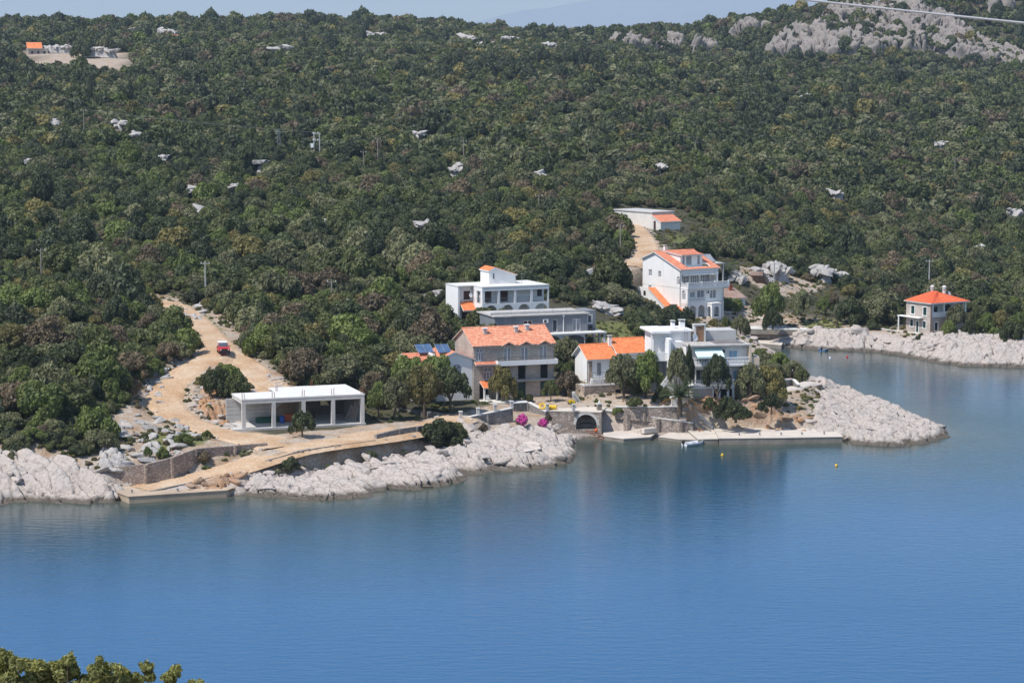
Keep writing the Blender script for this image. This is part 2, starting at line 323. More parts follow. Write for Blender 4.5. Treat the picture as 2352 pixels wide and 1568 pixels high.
def window(parent, fr, s0, s1, z0, z1, inset=0.14, frame='white_clean', pane='glass', mull=1, arch=False, fw=0.075, bars=0, surround=None, open_=False):
    """frame (thing's part) with its pane or panes as sub-part"""
    m = MB(); t0, t1 = -inset-0.05, -inset+0.03; top = z1
    if arch:
        r = (s1-s0)/2; sp = z1-r; c = (s0+s1)/2; n = 12
        for k in range(n):
            a, b_ = math.pi*k/n, math.pi*(k+1)/n
            q = [(c-r*math.cos(a), sp+r*math.sin(a)), (c-r*math.cos(b_), sp+r*math.sin(b_)), (c-(r-fw)*math.cos(b_), sp+(r-fw)*math.sin(b_)), (c-(r-fw)*math.cos(a), sp+(r-fw)*math.sin(a))]
            m.fpoly(fr, q[::-1], t0, t1)
        top = sp; m.fbox(fr, s0+fw, s1-fw, t0, t1, sp-fw/2, sp+fw/2)
        for a in (0.5,): m.fbox(fr, c-fw/2, c+fw/2, t0+0.003, t1-0.003, sp+fw/2, z1-fw)
    else: m.fbox(fr, s0, s1, t0, t1, z1-fw, z1)
    zt = top-fw/2 if arch else z1-fw
    m.fbox(fr, s0, s0+fw, t0, t1, z0, zt if not arch else sp); m.fbox(fr, s1-fw, s1, t0, t1, z0, zt if not arch else sp); m.fbox(fr, s0+fw, s1-fw, t0, t1, z0, z0+fw)
    for k in range(mull):
        x = s0+(s1-s0)*(k+1)/(mull+1); m.fbox(fr, x-fw*0.6, x+fw*0.6, t0+0.004, t1+0.008, z0+fw, zt)
    for k in range(bars):
        z = z0+(zt-z0)*(k+1)/(bars+1); m.fbox(fr, s0+fw, s1-fw, t0+0.006, t1-0.006, z-fw*0.35, z+fw*0.35)
    o = m.build('window', frame, parent)
    g = MB()
    if arch:
        n = 12; poly = [(s0+0.02, z0+0.02), (s1-0.02, z0+0.02)]+[(c+(r-0.02)*math.cos(math.pi*k/n), sp+(r-0.02)*math.sin(math.pi*k/n)) for k in range(n+1)]
        g.fpoly(fr, poly, t0-0.02, t0+0.02)
    else: g.fbox(fr, s0+0.02, s1-0.02, t0+0.01, t0+0.035, z0+0.02, z1-0.02)
    g.build('pane', pane, o)
    if surround:
        u = MB(); q = 0.13
        u.fbox(fr, s0-q, s0, 0.002, 0.04, z0, z1); u.fbox(fr, s1, s1+q, 0.002, 0.04, z0, z1); u.fbox(fr, s0-q, s1+q, 0.002, 0.045, z1, z1+q); u.fbox(fr, s0-q-0.04, s1+q+0.04, 0.002, 0.09, z0-q, z0)
        u.build('surround', surround, o)
    return o
def door(parent, fr, s0, s1, z0, z1, mat, inset=0.15, name='door'):
    m = MB().fbox(fr, s0+0.01, s1-0.01, -inset-0.06, -inset, z0+0.01, z1-0.01)
    n = 2 if s1-s0 > 1.1 else 1
    for k in range(n):
        a0 = s0+(s1-s0)*k/n; a1 = s0+(s1-s0)*(k+1)/n
        m.fbox(fr, a0+0.1, a1-0.1, -inset+0.002, -inset+0.03, z0+0.15, z0+(z1-z0)*0.45); m.fbox(fr, a0+0.1, a1-0.1, -inset+0.002, -inset+0.03, z0+(z1-z0)*0.52, z1-0.12)
    o = m.build(name, mat, parent)
    MB().fbox(fr, s1-0.16, s1-0.10, -inset+0.002, -inset+0.06, z0+(z1-z0)*0.46, z0+(z1-z0)*0.51).build('handle', 'metal_grey', o); return o
def shutter(parent, fr, s0, s1, z0, z1, mat):
    m = MB().fbox(fr, s0, s1, 0.004, 0.035, z0, z1); k = int((z1-z0)/0.16)
    for i in range(k): zz = z0+0.05+i*(z1-z0-0.1)/k; m.fbox(fr, s0+0.05, s1-0.05, 0.037, 0.06, zz, zz+0.09)
    return m.build('shutter', mat, parent)
def balustrade(parent, fr, s0, s1, z, h=0.95, mat='white_clean', style='bal', step=0.21, o=0.0, posts=0, name='balustrade'):
    m = MB()
    if style == 'bal':
        m.fbox(fr, s0, s1, o-0.13, o, z, z+0.10); m.fbox(fr, s0, s1, o-0.15, o+0.02, z+h-0.12, z+h)
        n = max(2, int((s1-s0)/step)); bw = 0.055
        for i in range(n):
            c = s0+(s1-s0)*(i+0.5)/n
            m.add([fr(c+dx*k, o-0.065+dy*k, zz) for zz, k in ((z+0.10, bw*1.1), (z+h*0.38, bw*1.35), (z+h*0.62, bw*0.7), (z+h-0.12, bw)) for dx, dy in ((-1, 1), (1, 1), (1, -1), (-1, -1))],
                  [(4*a+j, 4*a+(j+1) % 4, 4*a+4+(j+1) % 4, 4*a+4+j) for a in range(3) for j in range(4)])
        for i in range(posts+1 if posts else 0):
            c = s0+(s1-s0)*i/posts; m.fbox(fr, c-0.13, c+0.13, o-0.2, o+0.06, z+0.002, z+h+0.12)
    else:
        m.fbox(fr, s0, s1, o-0.06, o-0.01, z+h-0.05, z+h); m.fbox(fr, s0, s1, o-0.055, o-0.015, z+0.08, z+0.12)
        n = max(2, int((s1-s0)/step))
        for i in range(n+1): c = s0+(s1-s0)*i/n; w_ = 0.02 if i % 8 else 0.04; m.fbox(fr, c-w_/2, c+w_/2, o-0.035-w_/2, o-0.035+w_/2, z, z+h-0.05)
    return m.build(name, mat, parent)
def tiled(parent, el, er, rr, rl, mat, th=0.14, tile=0.27, course=0.42, name='roof', verge=None):
    """tiled slope between eave-left, eave-right, ridge-right, ridge-left: barrel rows and stepped courses"""
    el, er, rr, rl = [np.array(q, float) for q in (el, er, rr, rl)]
    nu = max(3, int(np.linalg.norm(er-el)/tile)); nv = max(3, int(np.linalg.norm(rl-el)/course))
    nrm = np.cross(er-el, rl-el); nrm = nrm/np.linalg.norm(nrm); nrm = nrm if nrm[2] > 0 else -nrm
    U = np.linspace(0, 1, nu*4+1); prof = 0.055*np.abs(np.sin(np.arange(nu*4+1)*math.pi/4))
    V = []; H = []
    for j in range(nv): V += [j/nv, (j+1)/nv]; H += [0.035, 0.0]
    V, H = np.array(V), np.array(H)
    base = (1-V)[:, None, None]*((1-U)[None, :, None]*el+U[None, :, None]*er)+V[:, None, None]*((1-U)[None, :, None]*rl+U[None, :, None]*rr)
    P = base+nrm*(prof[None, :, None]+H[:, None, None]+0.01)
    nr, nc = len(V), len(U); vs = P.reshape(-1, 3); m = MB()
    m.add([tuple(q) for q in vs], [(r*nc+c, r*nc+c+1, (r+1)*nc+c+1, (r+1)*nc+c) for r in range(nr-1) for c in range(nc-1)])
    o = m.build(name, mat, parent)
    b_ = MB(); top = [tuple(el), tuple(er), tuple(rr), tuple(rl)]; b_.slab(top, th); b_.build('roof_edge', verge or 'white', o)
    return o
def chimney(parent, x, y, z0, h, w_=0.55, mat='white', cap='concrete'):
    m = MB().box(x-w_/2, x+w_/2, y-w_/2, y+w_/2, z0, z0+h); o = m.build('chimney', mat, parent); c = MB()
    for dx in (-1, 1):
        for dy in (-1, 1): c.box(x+dx*w_*0.4-0.05, x+dx*w_*0.4+0.05, y+dy*w_*0.4-0.05, y+dy*w_*0.4+0.05, z0+h, z0+h+0.22)
    c.box(x-w_*0.65, x+w_*0.65, y-w_*0.65, y+w_*0.65, z0+h+0.22, z0+h+0.32); c.build('chimney_cap', cap, o); return o
def dish(parent, at, r=0.42, face=(0.5, -0.8, 0.35)):
    d = Vector(face).normalized(); q = d.to_track_quat('Z', 'Y'); m = MB()
    prof = [(0.02, 0), (r*0.5, 0.05*r), (r*0.85, 0.18*r), (r, 0.28*r), (r*0.97, 0.30*r), (r*0.5, 0.09*r), (0.02, 0.04*r)]; m.lathe(prof, 18)
    m.v = [tuple(q @ Vector(v)+Vector(at)) for v in m.v]; o = m.build('satellite_dish', 'white_clean', parent, True)
    e = Vector(at)+d*r*0.8; MB().tube([Vector(at)+q @ Vector((r, 0, 0.28*r)), e], 0.025, 5).build('receiver_arm', 'metal_grey', o)
    MB().tube([Vector(at), Vector(at)+Vector((0, 0.15, -0.5)), Vector(at)+Vector((0, 0.15, -1.0))], 0.03, 5).build('mount', 'metal_grey', o); return o
HAZE_DENSITY = 6.5e-5
# ================================================================ the land
SHORE_PX = [(-900, 1165), (-200, 1150), (0, 1152), (60, 1147), (140, 1149), (200, 1147), (285, 1150), (300, 1148), (520, 1138), (560, 1137), (600, 1135), (690, 1143), (760, 1145), (820, 1139),
    (840, 1126), (900, 1120), (950, 1122), (1010, 1114), (1045, 1106), (1050, 1094), (1035, 1084), (1095, 1085), (1130, 1073), (1180, 1078), (1230, 1073), (1290, 1060), (1312, 1046), (1300, 1030),
    (1325, 1014), (1350, 1002), (1390, 1008), (1450, 1011), (1490, 1006), (1515, 1003), (1560, 1012), (1610, 1016), (1640, 1016), (1940, 1012), (1960, 1017), (2000, 1019), (2050, 1021), (2090, 1016),
    (2135, 1010), (2164, 1002), (2150, 988), (2105, 970), (2050, 948), (1990, 928), (1942, 912), (1894, 890), (1868, 875), (1856, 858), (1830, 840), (1790, 824), (1745, 806), (1722, 795), (1738, 790), (1800, 795),
    (1870, 800), (1920, 803), (1990, 805), (2050, 812), (2100, 818), (2140, 826), (2170, 831), (2220, 838), (2300, 841), (2352, 843), (2600, 850), (3100, 880)]
SH = np.array([PZ(a, b, 0)[:2] for a, b in SHORE_PX])
LANDPOLY = np.vstack([SH, [[2500, 440], [2500, 2250], [-2500, 2250], [-2500, SH[0, 1]]]])
def inpoly(x, y, poly):
    x = np.asarray(x, float); y = np.asarray(y, float); ins = np.zeros(x.shape, bool); n = len(poly)
    for i in range(n):
        x0, y0 = poly[i]; x1, y1 = poly[(i+1) % n]
        if y0 == y1: continue
        c = ((y0 > y) != (y1 > y)) & (x < (x1-x0)*(y-y0)/(y1-y0)+x0); ins ^= c
    return ins
def segdist(x, y, pts, vals=None):
    """distance to a polyline and, with vals, the value interpolated along it"""
    best = np.full(x.shape, 1e9); bv = np.zeros(x.shape)
    for i in range(len(pts)-1):
        ax, ay = pts[i][:2]; bx, by = pts[i+1][:2]; dx, dy = bx-ax, by-ay; L2 = dx*dx+dy*dy+1e-9
        t_ = np.clip(((x-ax)*dx+(y-ay)*dy)/L2, 0, 1); d = np.hypot(x-ax-t_*dx, y-ay-t_*dy); k = d < best
        best = np.where(k, d, best)
        if vals is not None: bv = np.where(k, vals[i]*(1-t_)+vals[i+1]*t_, bv)
    return (best, bv) if vals is not None else best
def shore(x, y):                              # metres inland (+) or out at sea (-)
    x = np.asarray(x, float); y = np.asarray(y, float); d = segdist(x, y, SH); return np.where(inpoly(x, y, LANDPOLY), d, -d)
_h = np.random.default_rng(5).random(65536)
def hsh(ix, iy, k=0): return _h[(ix*1619+iy*31337+k*6971) & 65535]
def vnoise(x, y, k=0):
    ix = np.floor(x).astype(np.int64); iy = np.floor(y).astype(np.int64); fx = x-ix; fy = y-iy; fx = fx*fx*(3-2*fx); fy = fy*fy*(3-2*fy)
    return (hsh(ix, iy, k)*(1-fx)+hsh(ix+1, iy, k)*fx)*(1-fy)+(hsh(ix, iy+1, k)*(1-fx)+hsh(ix+1, iy+1, k)*fx)*fy
def fbm(x, y, k=0, o=4):
    s = 0.0; a = 0.5
    for i in range(o): s = s+a*vnoise(x*2**i, y*2**i, k+i); a *= 0.5
    return s
def pxpoly(q): return [PZ(a[0], a[1], max(a[2], 0.0))[:2] for a in q]
CTRL = [PZ(*q) for q in [(-300, 1060, 4), (0, 1065, 3.2), (100, 1085, 2.6), (200, 1098, 2.0), (100, 1020, 5.2), (0, 1000, 6.5), (-300, 980, 7.5), (250, 1012, 4.7), (350, 1050, 3.8), (200, 1060, 3.4), (450, 1015, 4.2), (400, 985, 4.8), (560, 1003, 4.0),
    (650, 1018, 3.8), (760, 1008, 4.0), (850, 990, 4.0), (950, 975, 4.1), (700, 1060, 1.7), (800, 1060, 1.5), (900, 1040, 2.0), (640, 1090, 1.0), (850, 1085, 1.0), (980, 1060, 1.2), (1000, 1020, 2.2), (1100, 1030, 1.6), (1200, 1020, 1.5), (1100, 995, 2.3), (1180, 985, 2.3), (1260, 1010, 1.3),
    (1290, 1025, 0.9), (1250, 985, 1.9), (1050, 945, 4.0), (1150, 925, 4.3), (1100, 915, 4.0), (1250, 912, 4.0), (1230, 960, 2.8), (1340, 938, 3.7), (1450, 940, 3.6), (1345, 992, 0.8), (1440, 995, 0.6), (1500, 925, 4.0), (1600, 908, 4.6), (1700, 908, 4.6), (1620, 985, 0.7), (1750, 985, 0.7), (1880, 985, 0.7), (1580, 985, 0.8),
    (1680, 955, 2.2), (1800, 950, 2.9), (1800, 920, 3.9), (1780, 890, 4.4), (1850, 890, 2.8), (1900, 905, 1.9), (1950, 940, 1.3), (2000, 965, 0.9), (2080, 988, 0.5), (1830, 870, 2.2), (1780, 850, 2.5), (1740, 830, 2.6), (1700, 810, 3.0),
    (900, 895, 5.3), (850, 945, 4.3), (950, 932, 4.2), (800, 855, 7.4), (700, 805, 9.4), (900, 805, 8.2), (1000, 762, 9.0), (1060, 744, 9.1), (1180, 760, 8.6), (1280, 800, 7.0), (1350, 800, 7.0), (1400, 780, 6.8), (1450, 760, 6.4), (1530, 742, 5.8),
    (1583, 728, 5.5), (1650, 722, 5.2), (1700, 745, 3.4), (1800, 745, 3.2), (1770, 725, 4.4), (1900, 738, 3.8), (2000, 748, 3.1), (2080, 757, 3.0), (2150, 768, 2.9), (2230, 765, 2.9), (2300, 772, 2.5), (2352, 778, 2.4), (2600, 790, 3),
    (410, 960, 5.0), (375, 925, 6.2), (385, 885, 7.6), (430, 848, 9.0), (490, 820, 9.9), (520, 815, 10.1), (480, 765, 11), (430, 720, 11.8), (335, 687, 12.6), (620, 882, 7.8), (300, 930, 7.0), (200, 950, 6.6), (520, 900, 7.4), (470, 930, 6.0)]]
CTRL += [PD(*q) for q in [(-300, 850, 330), (100, 900, 310), (100, 800, 340), (100, 700, 380), (100, 600, 430), (100, 500, 500), (100, 400, 590), (100, 300, 710), (100, 210, 880), (100, 140, 1050), (100, 95, 1250), (100, 62, 1450), (-500, 500, 500), (-500, 200, 900), (-500, 60, 1450),
    (600, 700, 395), (600, 610, 440), (600, 510, 510), (600, 410, 600), (600, 310, 720), (600, 210, 890), (600, 130, 1080), (600, 85, 1300), (500, 58, 1480), (900, 47, 1500), (700, 56, 1500), (1150, 82, 1500),
    (900, 700, 400), (900, 610, 450), (900, 500, 525), (900, 400, 620), (900, 300, 745), (900, 210, 900), (900, 140, 1060), (900, 95, 1280),
    (1300, 640, 430), (1300, 560, 480), (1300, 455, 570), (1300, 355, 680), (1300, 260, 830), (1300, 180, 990), (1200, 128, 1150), (1250, 88, 1480), (1480, 540, 505), (1500, 520, 525), (1600, 580, 475), (1600, 480, 570), (1600, 380, 690), (1600, 280, 850), (1600, 190, 1000), (1600, 158, 1110), (1600, 78, 1430),
    (1750, 650, 470), (1900, 690, 475), (1900, 610, 540), (1900, 500, 620), (1900, 400, 730), (1900, 300, 880), (1900, 200, 1030), (1900, 170, 1120), (1850, 30, 1420), (2050, 12, 1420), (2352, 2, 1420), (2352, 60, 1390), (2800, 20, 1430),
    (2250, 700, 480), (2250, 610, 560), (2250, 510, 650), (2250, 410, 760), (2250, 310, 900), (2250, 220, 1050), (2250, 198, 1120), (2700, 640, 540), (2700, 400, 800), (2700, 230, 1080)]]
CTRL += [np.array(q, float) for q in [(-260, 1800, 30), (0, 1800, 40), (260, 1800, 40), (-260, 2300, -6), (0, 2300, -6), (300, 2300, -6), (900, 2300, -6), (-900, 2300, -6), (800, 1400, 60), (-800, 1400, 60), (100, 1250, 50), (160, 1250, 47), (260, 1250, 46), (330, 1250, 45), (420, 1250, 45), (160, 1305, 52), (260, 1305, 52), (330, 1305, 50), (420, 1305, 50), (800, 700, 25), (-700, 600, 25),
    (0, 290, 0.5), (-40, 272, 0), (60, 310, 0), (130, 405, 0), (200, 410, 2)]]
CTRL = np.array(CTRL)
_c = CTRL[:, :2]; _n = len(_c)
_K = np.hypot(_c[:, None, 0]-_c[None, :, 0], _c[:, None, 1]-_c[None, :, 1])-np.eye(_n)*1.5
_A = np.zeros((_n+3, _n+3)); _A[:_n, :_n] = _K; _A[:_n, _n] = 1; _A[:_n, _n+1:] = _c; _A[_n, :_n] = 1; _A[_n+1:, :_n] = _c.T
_w = np.linalg.solve(_A, np.concatenate([CTRL[:, 2], [0, 0, 0]]))
def rbf(x, y):
    s = _w[_n]+_w[_n+1]*x+_w[_n+2]*y
    for i in range(_n): s = s+_w[i]*np.hypot(x-_c[i, 0], y-_c[i, 1])
    return s
ROADS = {}                                     # name: (points, half width)
def road(name, px, hw): ROADS[name] = (np.array([PZ(*q) for q in px]), hw)
road('ramp', [(318, 1120, 0.95), (400, 1104, 1.25), (490, 1084, 1.95), (560, 1063, 2.7), (620, 1041, 3.4), (680, 1025, 3.8), (760, 1013, 3.95), (850, 1002, 4.0), (940, 988, 4.0), (1000, 972, 4.0), (1050, 955, 4.1)], 2.2)
road('track', [(640, 1026, 3.75), (560, 1006, 3.9), (480, 985, 4.2), (410, 960, 5.0), (375, 925, 6.2), (385, 885, 7.6), (430, 848, 9.0), (490, 818, 9.9), (505, 795, 10.4), (470, 760, 11.1), (430, 720, 11.8), (390, 697, 12.3), (335, 687, 12.6), (300, 686, 12.7)], 2.3)
road('spur', [(505, 800, 10.3), (560, 832, 9.2), (600, 865, 8.3), (625, 885, 7.8), (650, 905, 7.4)], 2.2)
road('lane', [(1405, 490, 19.2), (1430, 505, 18.2), (1455, 520, 17.6), (1478, 545, 16.6), (1490, 570, 15.6), (1480, 590, 14.6), (1440, 610, 13.8)], 2.0)
road('spitpath', [(1722, 848, 4.6), (1752, 868, 4.55), (1782, 888, 4.4), (1812, 893, 4.1), (1838, 884, 3.6), (1862, 876, 3.0)], 1.1)
PADS = []                                      # (centre x, y, half x, half y, angle, z, falloff)
def pad(o, th, x0, x1, y0, y1, z, fall=2.5):
    c, s_ = math.cos(th), math.sin(th); mx, my = (x0+x1)/2, (y0+y1)/2
    PADS.append((o[0]+c*mx-s_*my, o[1]+s_*mx+c*my, (x1-x0)/2, (y1-y0)/2, th, z, fall))
# frames of the buildings: corner, yaw
GARAGE = (PZ(556.6, 988.6, 4.0), R(19)); pad(*GARAGE, -1.5, 18, -8, 7, 3.95); pad(*GARAGE, 8, 18, 3, 11, 3.95, 1.5)
VILLA = (PZ(1107.8, 661.7, 15.5)*np.array([1, 1, 0])+np.array([0, 0, 9.0]), R(24)); pad(*VILLA, -5, 13, -1, 10, 8.9)
GREYH = (PZ(1256, 767.4, 9.9)*np.array([1, 1, 0])+np.array([0, 0, 6.9]), R(20)); pad(*GREYH, -8, 11, 0, 8, 6.85)
STONEH = (PZ(1088, 917, 4.0), R(20)); pad(*STONEH, -9, 15, -3, 9, 3.95)
SMALLH = (PZ(1352.2, 823.6, 9.7)*np.array([1, 1, 0])+np.array([0, 0, 6.2]), R(19.5)); pad(*SMALLH, -1, 11, -1.5, 7, 6.1, 1.0)
FLATH = (PZ(1583, 793.6, 12.4)*np.array([1, 1, 0])+np.array([0, 0, 4.7]), R(11)); pad(*FLATH, -8, 11, -2.5, 11, 4.65)
TALLH = (PZ(1579.5, 661.6, 11.0)*np.array([1, 1, 0])+np.array([0, 0, 5.4]), R(34)); pad(*TALLH, -1, 11, -1, 14, 5.35, 3)
SHED = (PZ(1517.8, 528.4, 17.0), R(36)); pad(*SHED, -1, 8, -1, 18, 16.95, 5)
COVEH = (PZ(2136.9, 767.1, 3.1), R(31)); pad(*COVEH, -1, 9, -1, 9, 3.05)
CLAMP = [(1.9, [PZ(*a)[:2] for a in [(560, 1080, 2.3), (620, 1055, 3.2), (693, 1034, 3.8), (778, 1021, 3.95), (863, 1011, 4.0), (870, 1006, 4.3), (917, 992, 4.5), (958, 988, 4.5), (1012, 983, 4.3), (1012, 1200, 0), (560, 1200, 0)]]), (0.35, [PZ(a, b_, 0.7)[:2] for a, b_ in [(1262, 987), (1323, 985.4), (1381, 985.6), (1592, 986), (1640, 985), (1915, 985), (1950, 1040), (1290, 1040)]])]
def sstep(a, b_, x): t_ = np.clip((x-a)/(b_-a), 0, 1); return t_*t_*(3-2*t_)
def ground(x, y, rough=True):
    x = np.asarray(x, float); y = np.asarray(y, float); z = rbf(x, y)
    far = sstep(420, 700, y)
    if rough: z = z+(fbm(x*0.06, y*0.06, 3)-0.47)*(1.2+3.5*far)+(fbm(x*0.35, y*0.35, 9)-0.47)*0.9
    for cx, cy_, hx, hy, th, pz, fall in PADS:
        c, s_ = math.cos(th), math.sin(th); lx = c*(x-cx)+s_*(y-cy_); ly = -s_*(x-cx)+c*(y-cy_)
        d = np.hypot(np.maximum(np.abs(lx)-hx, 0), np.maximum(np.abs(ly)-hy, 0)); k = 1-sstep(0, fall, d); z = z*(1-k)+pz*k
    for nme, (pts, hw) in ROADS.items():
        d, rz = segdist(x, y, pts, pts[:, 2]); k = 1-sstep(hw+0.2, hw+2.6, d); z = z*(1-k)+(rz-0.22)*k
    s_ = shore(x, y); sl = 0.75; land = np.minimum(z, 0.12+sl*np.maximum(s_, 0)); sea = np.maximum(-9, -0.15+s_*0.5)
    z = np.where(s_ > 0, land, sea)
    for zq, wq in CLAMP: z = np.where(inpoly(x, y, wq), np.minimum(z, zq), z)
    near = 50.3-0.36*np.maximum(y, 0)-0.0004*y*y+0.6*(fbm(x*0.3, y*0.3, 21)-0.5)+np.where(y < 0, -0.1*y, 0)   # the slope under the camera
    return np.where(y < 185, np.maximum(near, -9), z)
def axis(a, b_, step, lo, hi, g=1.10, mx=24):
    c = list(np.arange(a, b_+1e-6, step)); s_ = step
    while c[-1] < hi: s_ = min(s_*g, mx); c.append(c[-1]+s_)
    s_ = step; L = []; v = a
    while v > lo: s_ = min(s_*g, mx); v -= s_; L.append(v)
    return np.array(L[::-1]+c)
def grid_obj(name, X, Y, Z, mat, smooth=True):
    nx, ny = len(X), len(Y); xx, yy = np.meshgrid(X, Y); co = np.stack([xx, yy, Z], -1).reshape(-1, 3).astype(np.float32)
    i = np.arange(nx-1)[None, :]+np.arange(ny-1)[:, None]*nx; q = np.stack([i, i+1, i+nx+1, i+nx], -1).reshape(-1, 4)
    return raw_mesh(name, co, q, mat, smooth)
def raw_mesh(name, co, q, mat, smooth=False):
    me = bpy.data.meshes.new(name); me.vertices.add(len(co)); me.vertices.foreach_set('co', np.asarray(co, np.float32).ravel())
    k = q.shape[1]; me.loops.add(q.size); me.loops.foreach_set('vertex_index', q.ravel().astype(np.int32)); me.polygons.add(len(q))
    me.polygons.foreach_set('loop_start', np.arange(0, q.size, k, dtype=np.int32))
    if smooth: me.polygons.foreach_set('use_smooth', np.ones(len(q), bool))
    me.materials.append(MATS[mat]); me.update(calc_edges=True); me.validate(); return me
def attr(me, name, v): a = me.attributes.new(name, 'FLOAT', 'POINT'); a.data.foreach_set('value', np.asarray(v, np.float32).ravel())
GX = axis(-76, 112, 0.8, -1500, 1500); GY = axis(266, 475, 0.8, -60, 2400, 1.06, 26)
gx, gy = np.meshgrid(GX, GY); gz = ground(gx, gy)
BARE_PX = [[(540, 1010), (850, 975), (960, 965), (1060, 945), (1180, 915), (1290, 905), (1340, 930), (1180, 990), (980, 1000), (700, 1050)], [(260, 960), (340, 880), (420, 830), (470, 930), (560, 1000), (640, 1020), (420, 1060), (230, 1075)],
    [(470, 900), (560, 930), (560, 1000), (440, 960)], [(1640, 985), (1720, 930), (1800, 900), (1860, 870), (1960, 900), (2060, 960), (1960, 1010), (1640, 1000)], [(1330, 925), (1650, 915), (1660, 985), (1400, 990)], [(600, 840), (680, 880), (650, 930), (590, 900)],
    [(1700, 720), (1990, 740), (1990, 760), (1700, 760)], [(1850, 850), (1700, 870), (1690, 840), (1760, 830)], [(330, 675), (470, 690), (520, 790), (600, 800), (560, 760), (480, 700)], [(1690, 610), (1780, 620), (1900, 660), (1830, 690), (1720, 650)], [(45, 108), (300, 122), (310, 168), (60, 160)]]
GRASS_PX = [[(1350, 735), (1440, 740), (1470, 790), (1400, 800), (1350, 760)], [(1530, 540), (1640, 545), (1640, 560), (1545, 562)], [(1840, 735), (1940, 735), (1930, 760), (1850, 760)], [(330, 1000), (470, 985), (480, 1020), (340, 1040)], [(1640, 912), (1700, 905), (1720, 930), (1640, 940)], [(430, 715), (470, 720), (520, 770), (500, 780)], [(1745, 815), (1850, 835), (1850, 865), (1760, 860)]]
gpx, gpy = proj(gx, gy, gz); gsh = shore(gx, gy)
wob = (fbm(gx*0.25, gy*0.25, 14)-0.47)*40
bare = 1-sstep(7, 17, gsh+wob*0.15); grass = np.zeros_like(bare)
for q in BARE_PX: bare = np.maximum(bare, np.where((gy > 200) & inpoly(gpx+wob*0.4, gpy+wob*0.2, q), 1.0, 0))
for q in GRASS_PX: grass = np.maximum(grass, np.where((gy > 200) & inpoly(gpx+wob*0.4, gpy+wob*0.2, q), 0.9, 0))
for nme, (pts, hw) in ROADS.items(): bare = np.maximum(bare, 1-sstep(hw+0.5, hw+3, segdist(gx, gy, pts)))
SINKPX = [[(-60, 1200, -2), (-60, 1068, 3.0), (60, 1068, 3.0), (150, 1084, 2.4), (215, 1106, 1.4), (280, 1124, 0.8), (300, 1175, -2), (150, 1190, -2)],
    [(535, 1160, -2), (560, 1112, 0.9), (610, 1084, 1.5), (700, 1060, 2.1), (790, 1044, 2.4), (880, 1030, 2.4), (960, 1016, 2.4), (1060, 996, 2.4), (1180, 986, 2.3), (1265, 993, 1.5), (1318, 1004, 0.7), (1328, 1016, 0), (1335, 1068, -2), (1240, 1102, -2), (1140, 1108, -2), (1075, 1126, -2), (1000, 1146, -2), (850, 1166, -2), (700, 1178, -2)],
    [(1880, 1004, 0.3), (1870, 958, 1.9), (1896, 910, 2.3), (1876, 874, 2.0), (1885, 856, -1.5), (1965, 890, -1.5), (2065, 926, -1.5), (2150, 954, -1.5), (2240, 992, -2), (2215, 1026, -2), (2060, 1050, -2), (1945, 1046, -2)],
    [(1722, 806, -1.5), (1715, 784, 1.2), (1760, 780, 1.2), (1890, 782, 1.1), (1990, 786, 0.9), (2012, 802, 0.2), (2060, 804, 0.6), (2120, 803, 0.9), (2165, 793, 1.6), (2205, 788, 1.9), (2300, 792, 1.9), (2420, 800, 1.9), (2420, 870, -2), (2300, 868, -2), (2200, 862, -2), (2100, 843, -2), (1990, 828, -2), (1860, 822, -2)]]
for q in SINKPX:                                  # bedrock is laid over these stretches
    W_ = np.array(pxpoly(q)); ins = inpoly(gx, gy, W_); dd_ = segdist(gx, gy, np.vstack([W_, W_[:1]])); gz = gz-np.where(ins, 1.5*sstep(0, 1.6, dd_), 0)
terr = grid_obj('ground', GX, GY, gz, 'ground'); attr(terr, 'bare', bare); attr(terr, 'grass', grass); attr(terr, 'rocky', 1-sstep(3, 8, gsh+wob*0.08))
GROUND = tag(link(bpy.data.objects.new('ground', terr)), kind='structure')
# ---- sea
WX = axis(-80, 120, 2.0, -13000, 13000, 1.25, 900); WY = axis(190, 470, 2.0, 60, 32000, 1.25, 1500)
wx, wy = np.meshgrid(WX, WY); wme = grid_obj('sea', WX, WY, np.zeros_like(wx), 'ground'); attr(wme, 'off', np.clip(-shore(wx, wy), 0, 60))
m, t, b = nodes('sea'); p = position(t)
off = N(t, 'ShaderNodeAttribute', attribute_name='off').outputs['Fac']
oo = math_(t, 'ADD', off, math_(t, 'MULTIPLY', math_(t, 'SUBTRACT', noise(t, 0.10, 4, 0.6, p), 0.5), 12))
deep = ramp(t, math_(t, 'MULTIPLY', oo, 1/60), [(0.0, (0.085, 0.085, 0.062)), (0.06, (0.035, 0.06, 0.055)), (0.22, (0.013, 0.052, 0.075)), (0.55, (0.013, 0.068, 0.135)), (0.95, (0.017, 0.090, 0.205))])
weed = ramp(t, noise(t, 0.09, 4, 0.65, p), [(0.52, (0, 0, 0)), (0.66, (1, 1, 1))])
shal = math_(t, 'SUBTRACT', 1.0, math_(t, 'MULTIPLY', off, 1/18), True)
deep = mixc(t, math_(t, 'MULTIPLY', math_(t, 'MULTIPLY', weed, shal), 0.8), deep, (0.012, 0.035, 0.03))
t.links.new(deep, b.inputs['Base Color']); t.links.new(ramp(t, noise(t, 0.025, 3, 0.6, p), [(0.35, (0.06, 0.06, 0.06)), (0.65, (0.16, 0.16, 0.16))]), b.inputs['Roughness']); b.inputs['IOR'].default_value = 1.33; b.inputs['Specular IOR Level'].default_value = 0.40
mp = N(t, 'ShaderNodeMapping'); mp.inputs['Scale'].default_value = (0.35, 1.0, 1); t.links.new(p, mp.inputs[0])
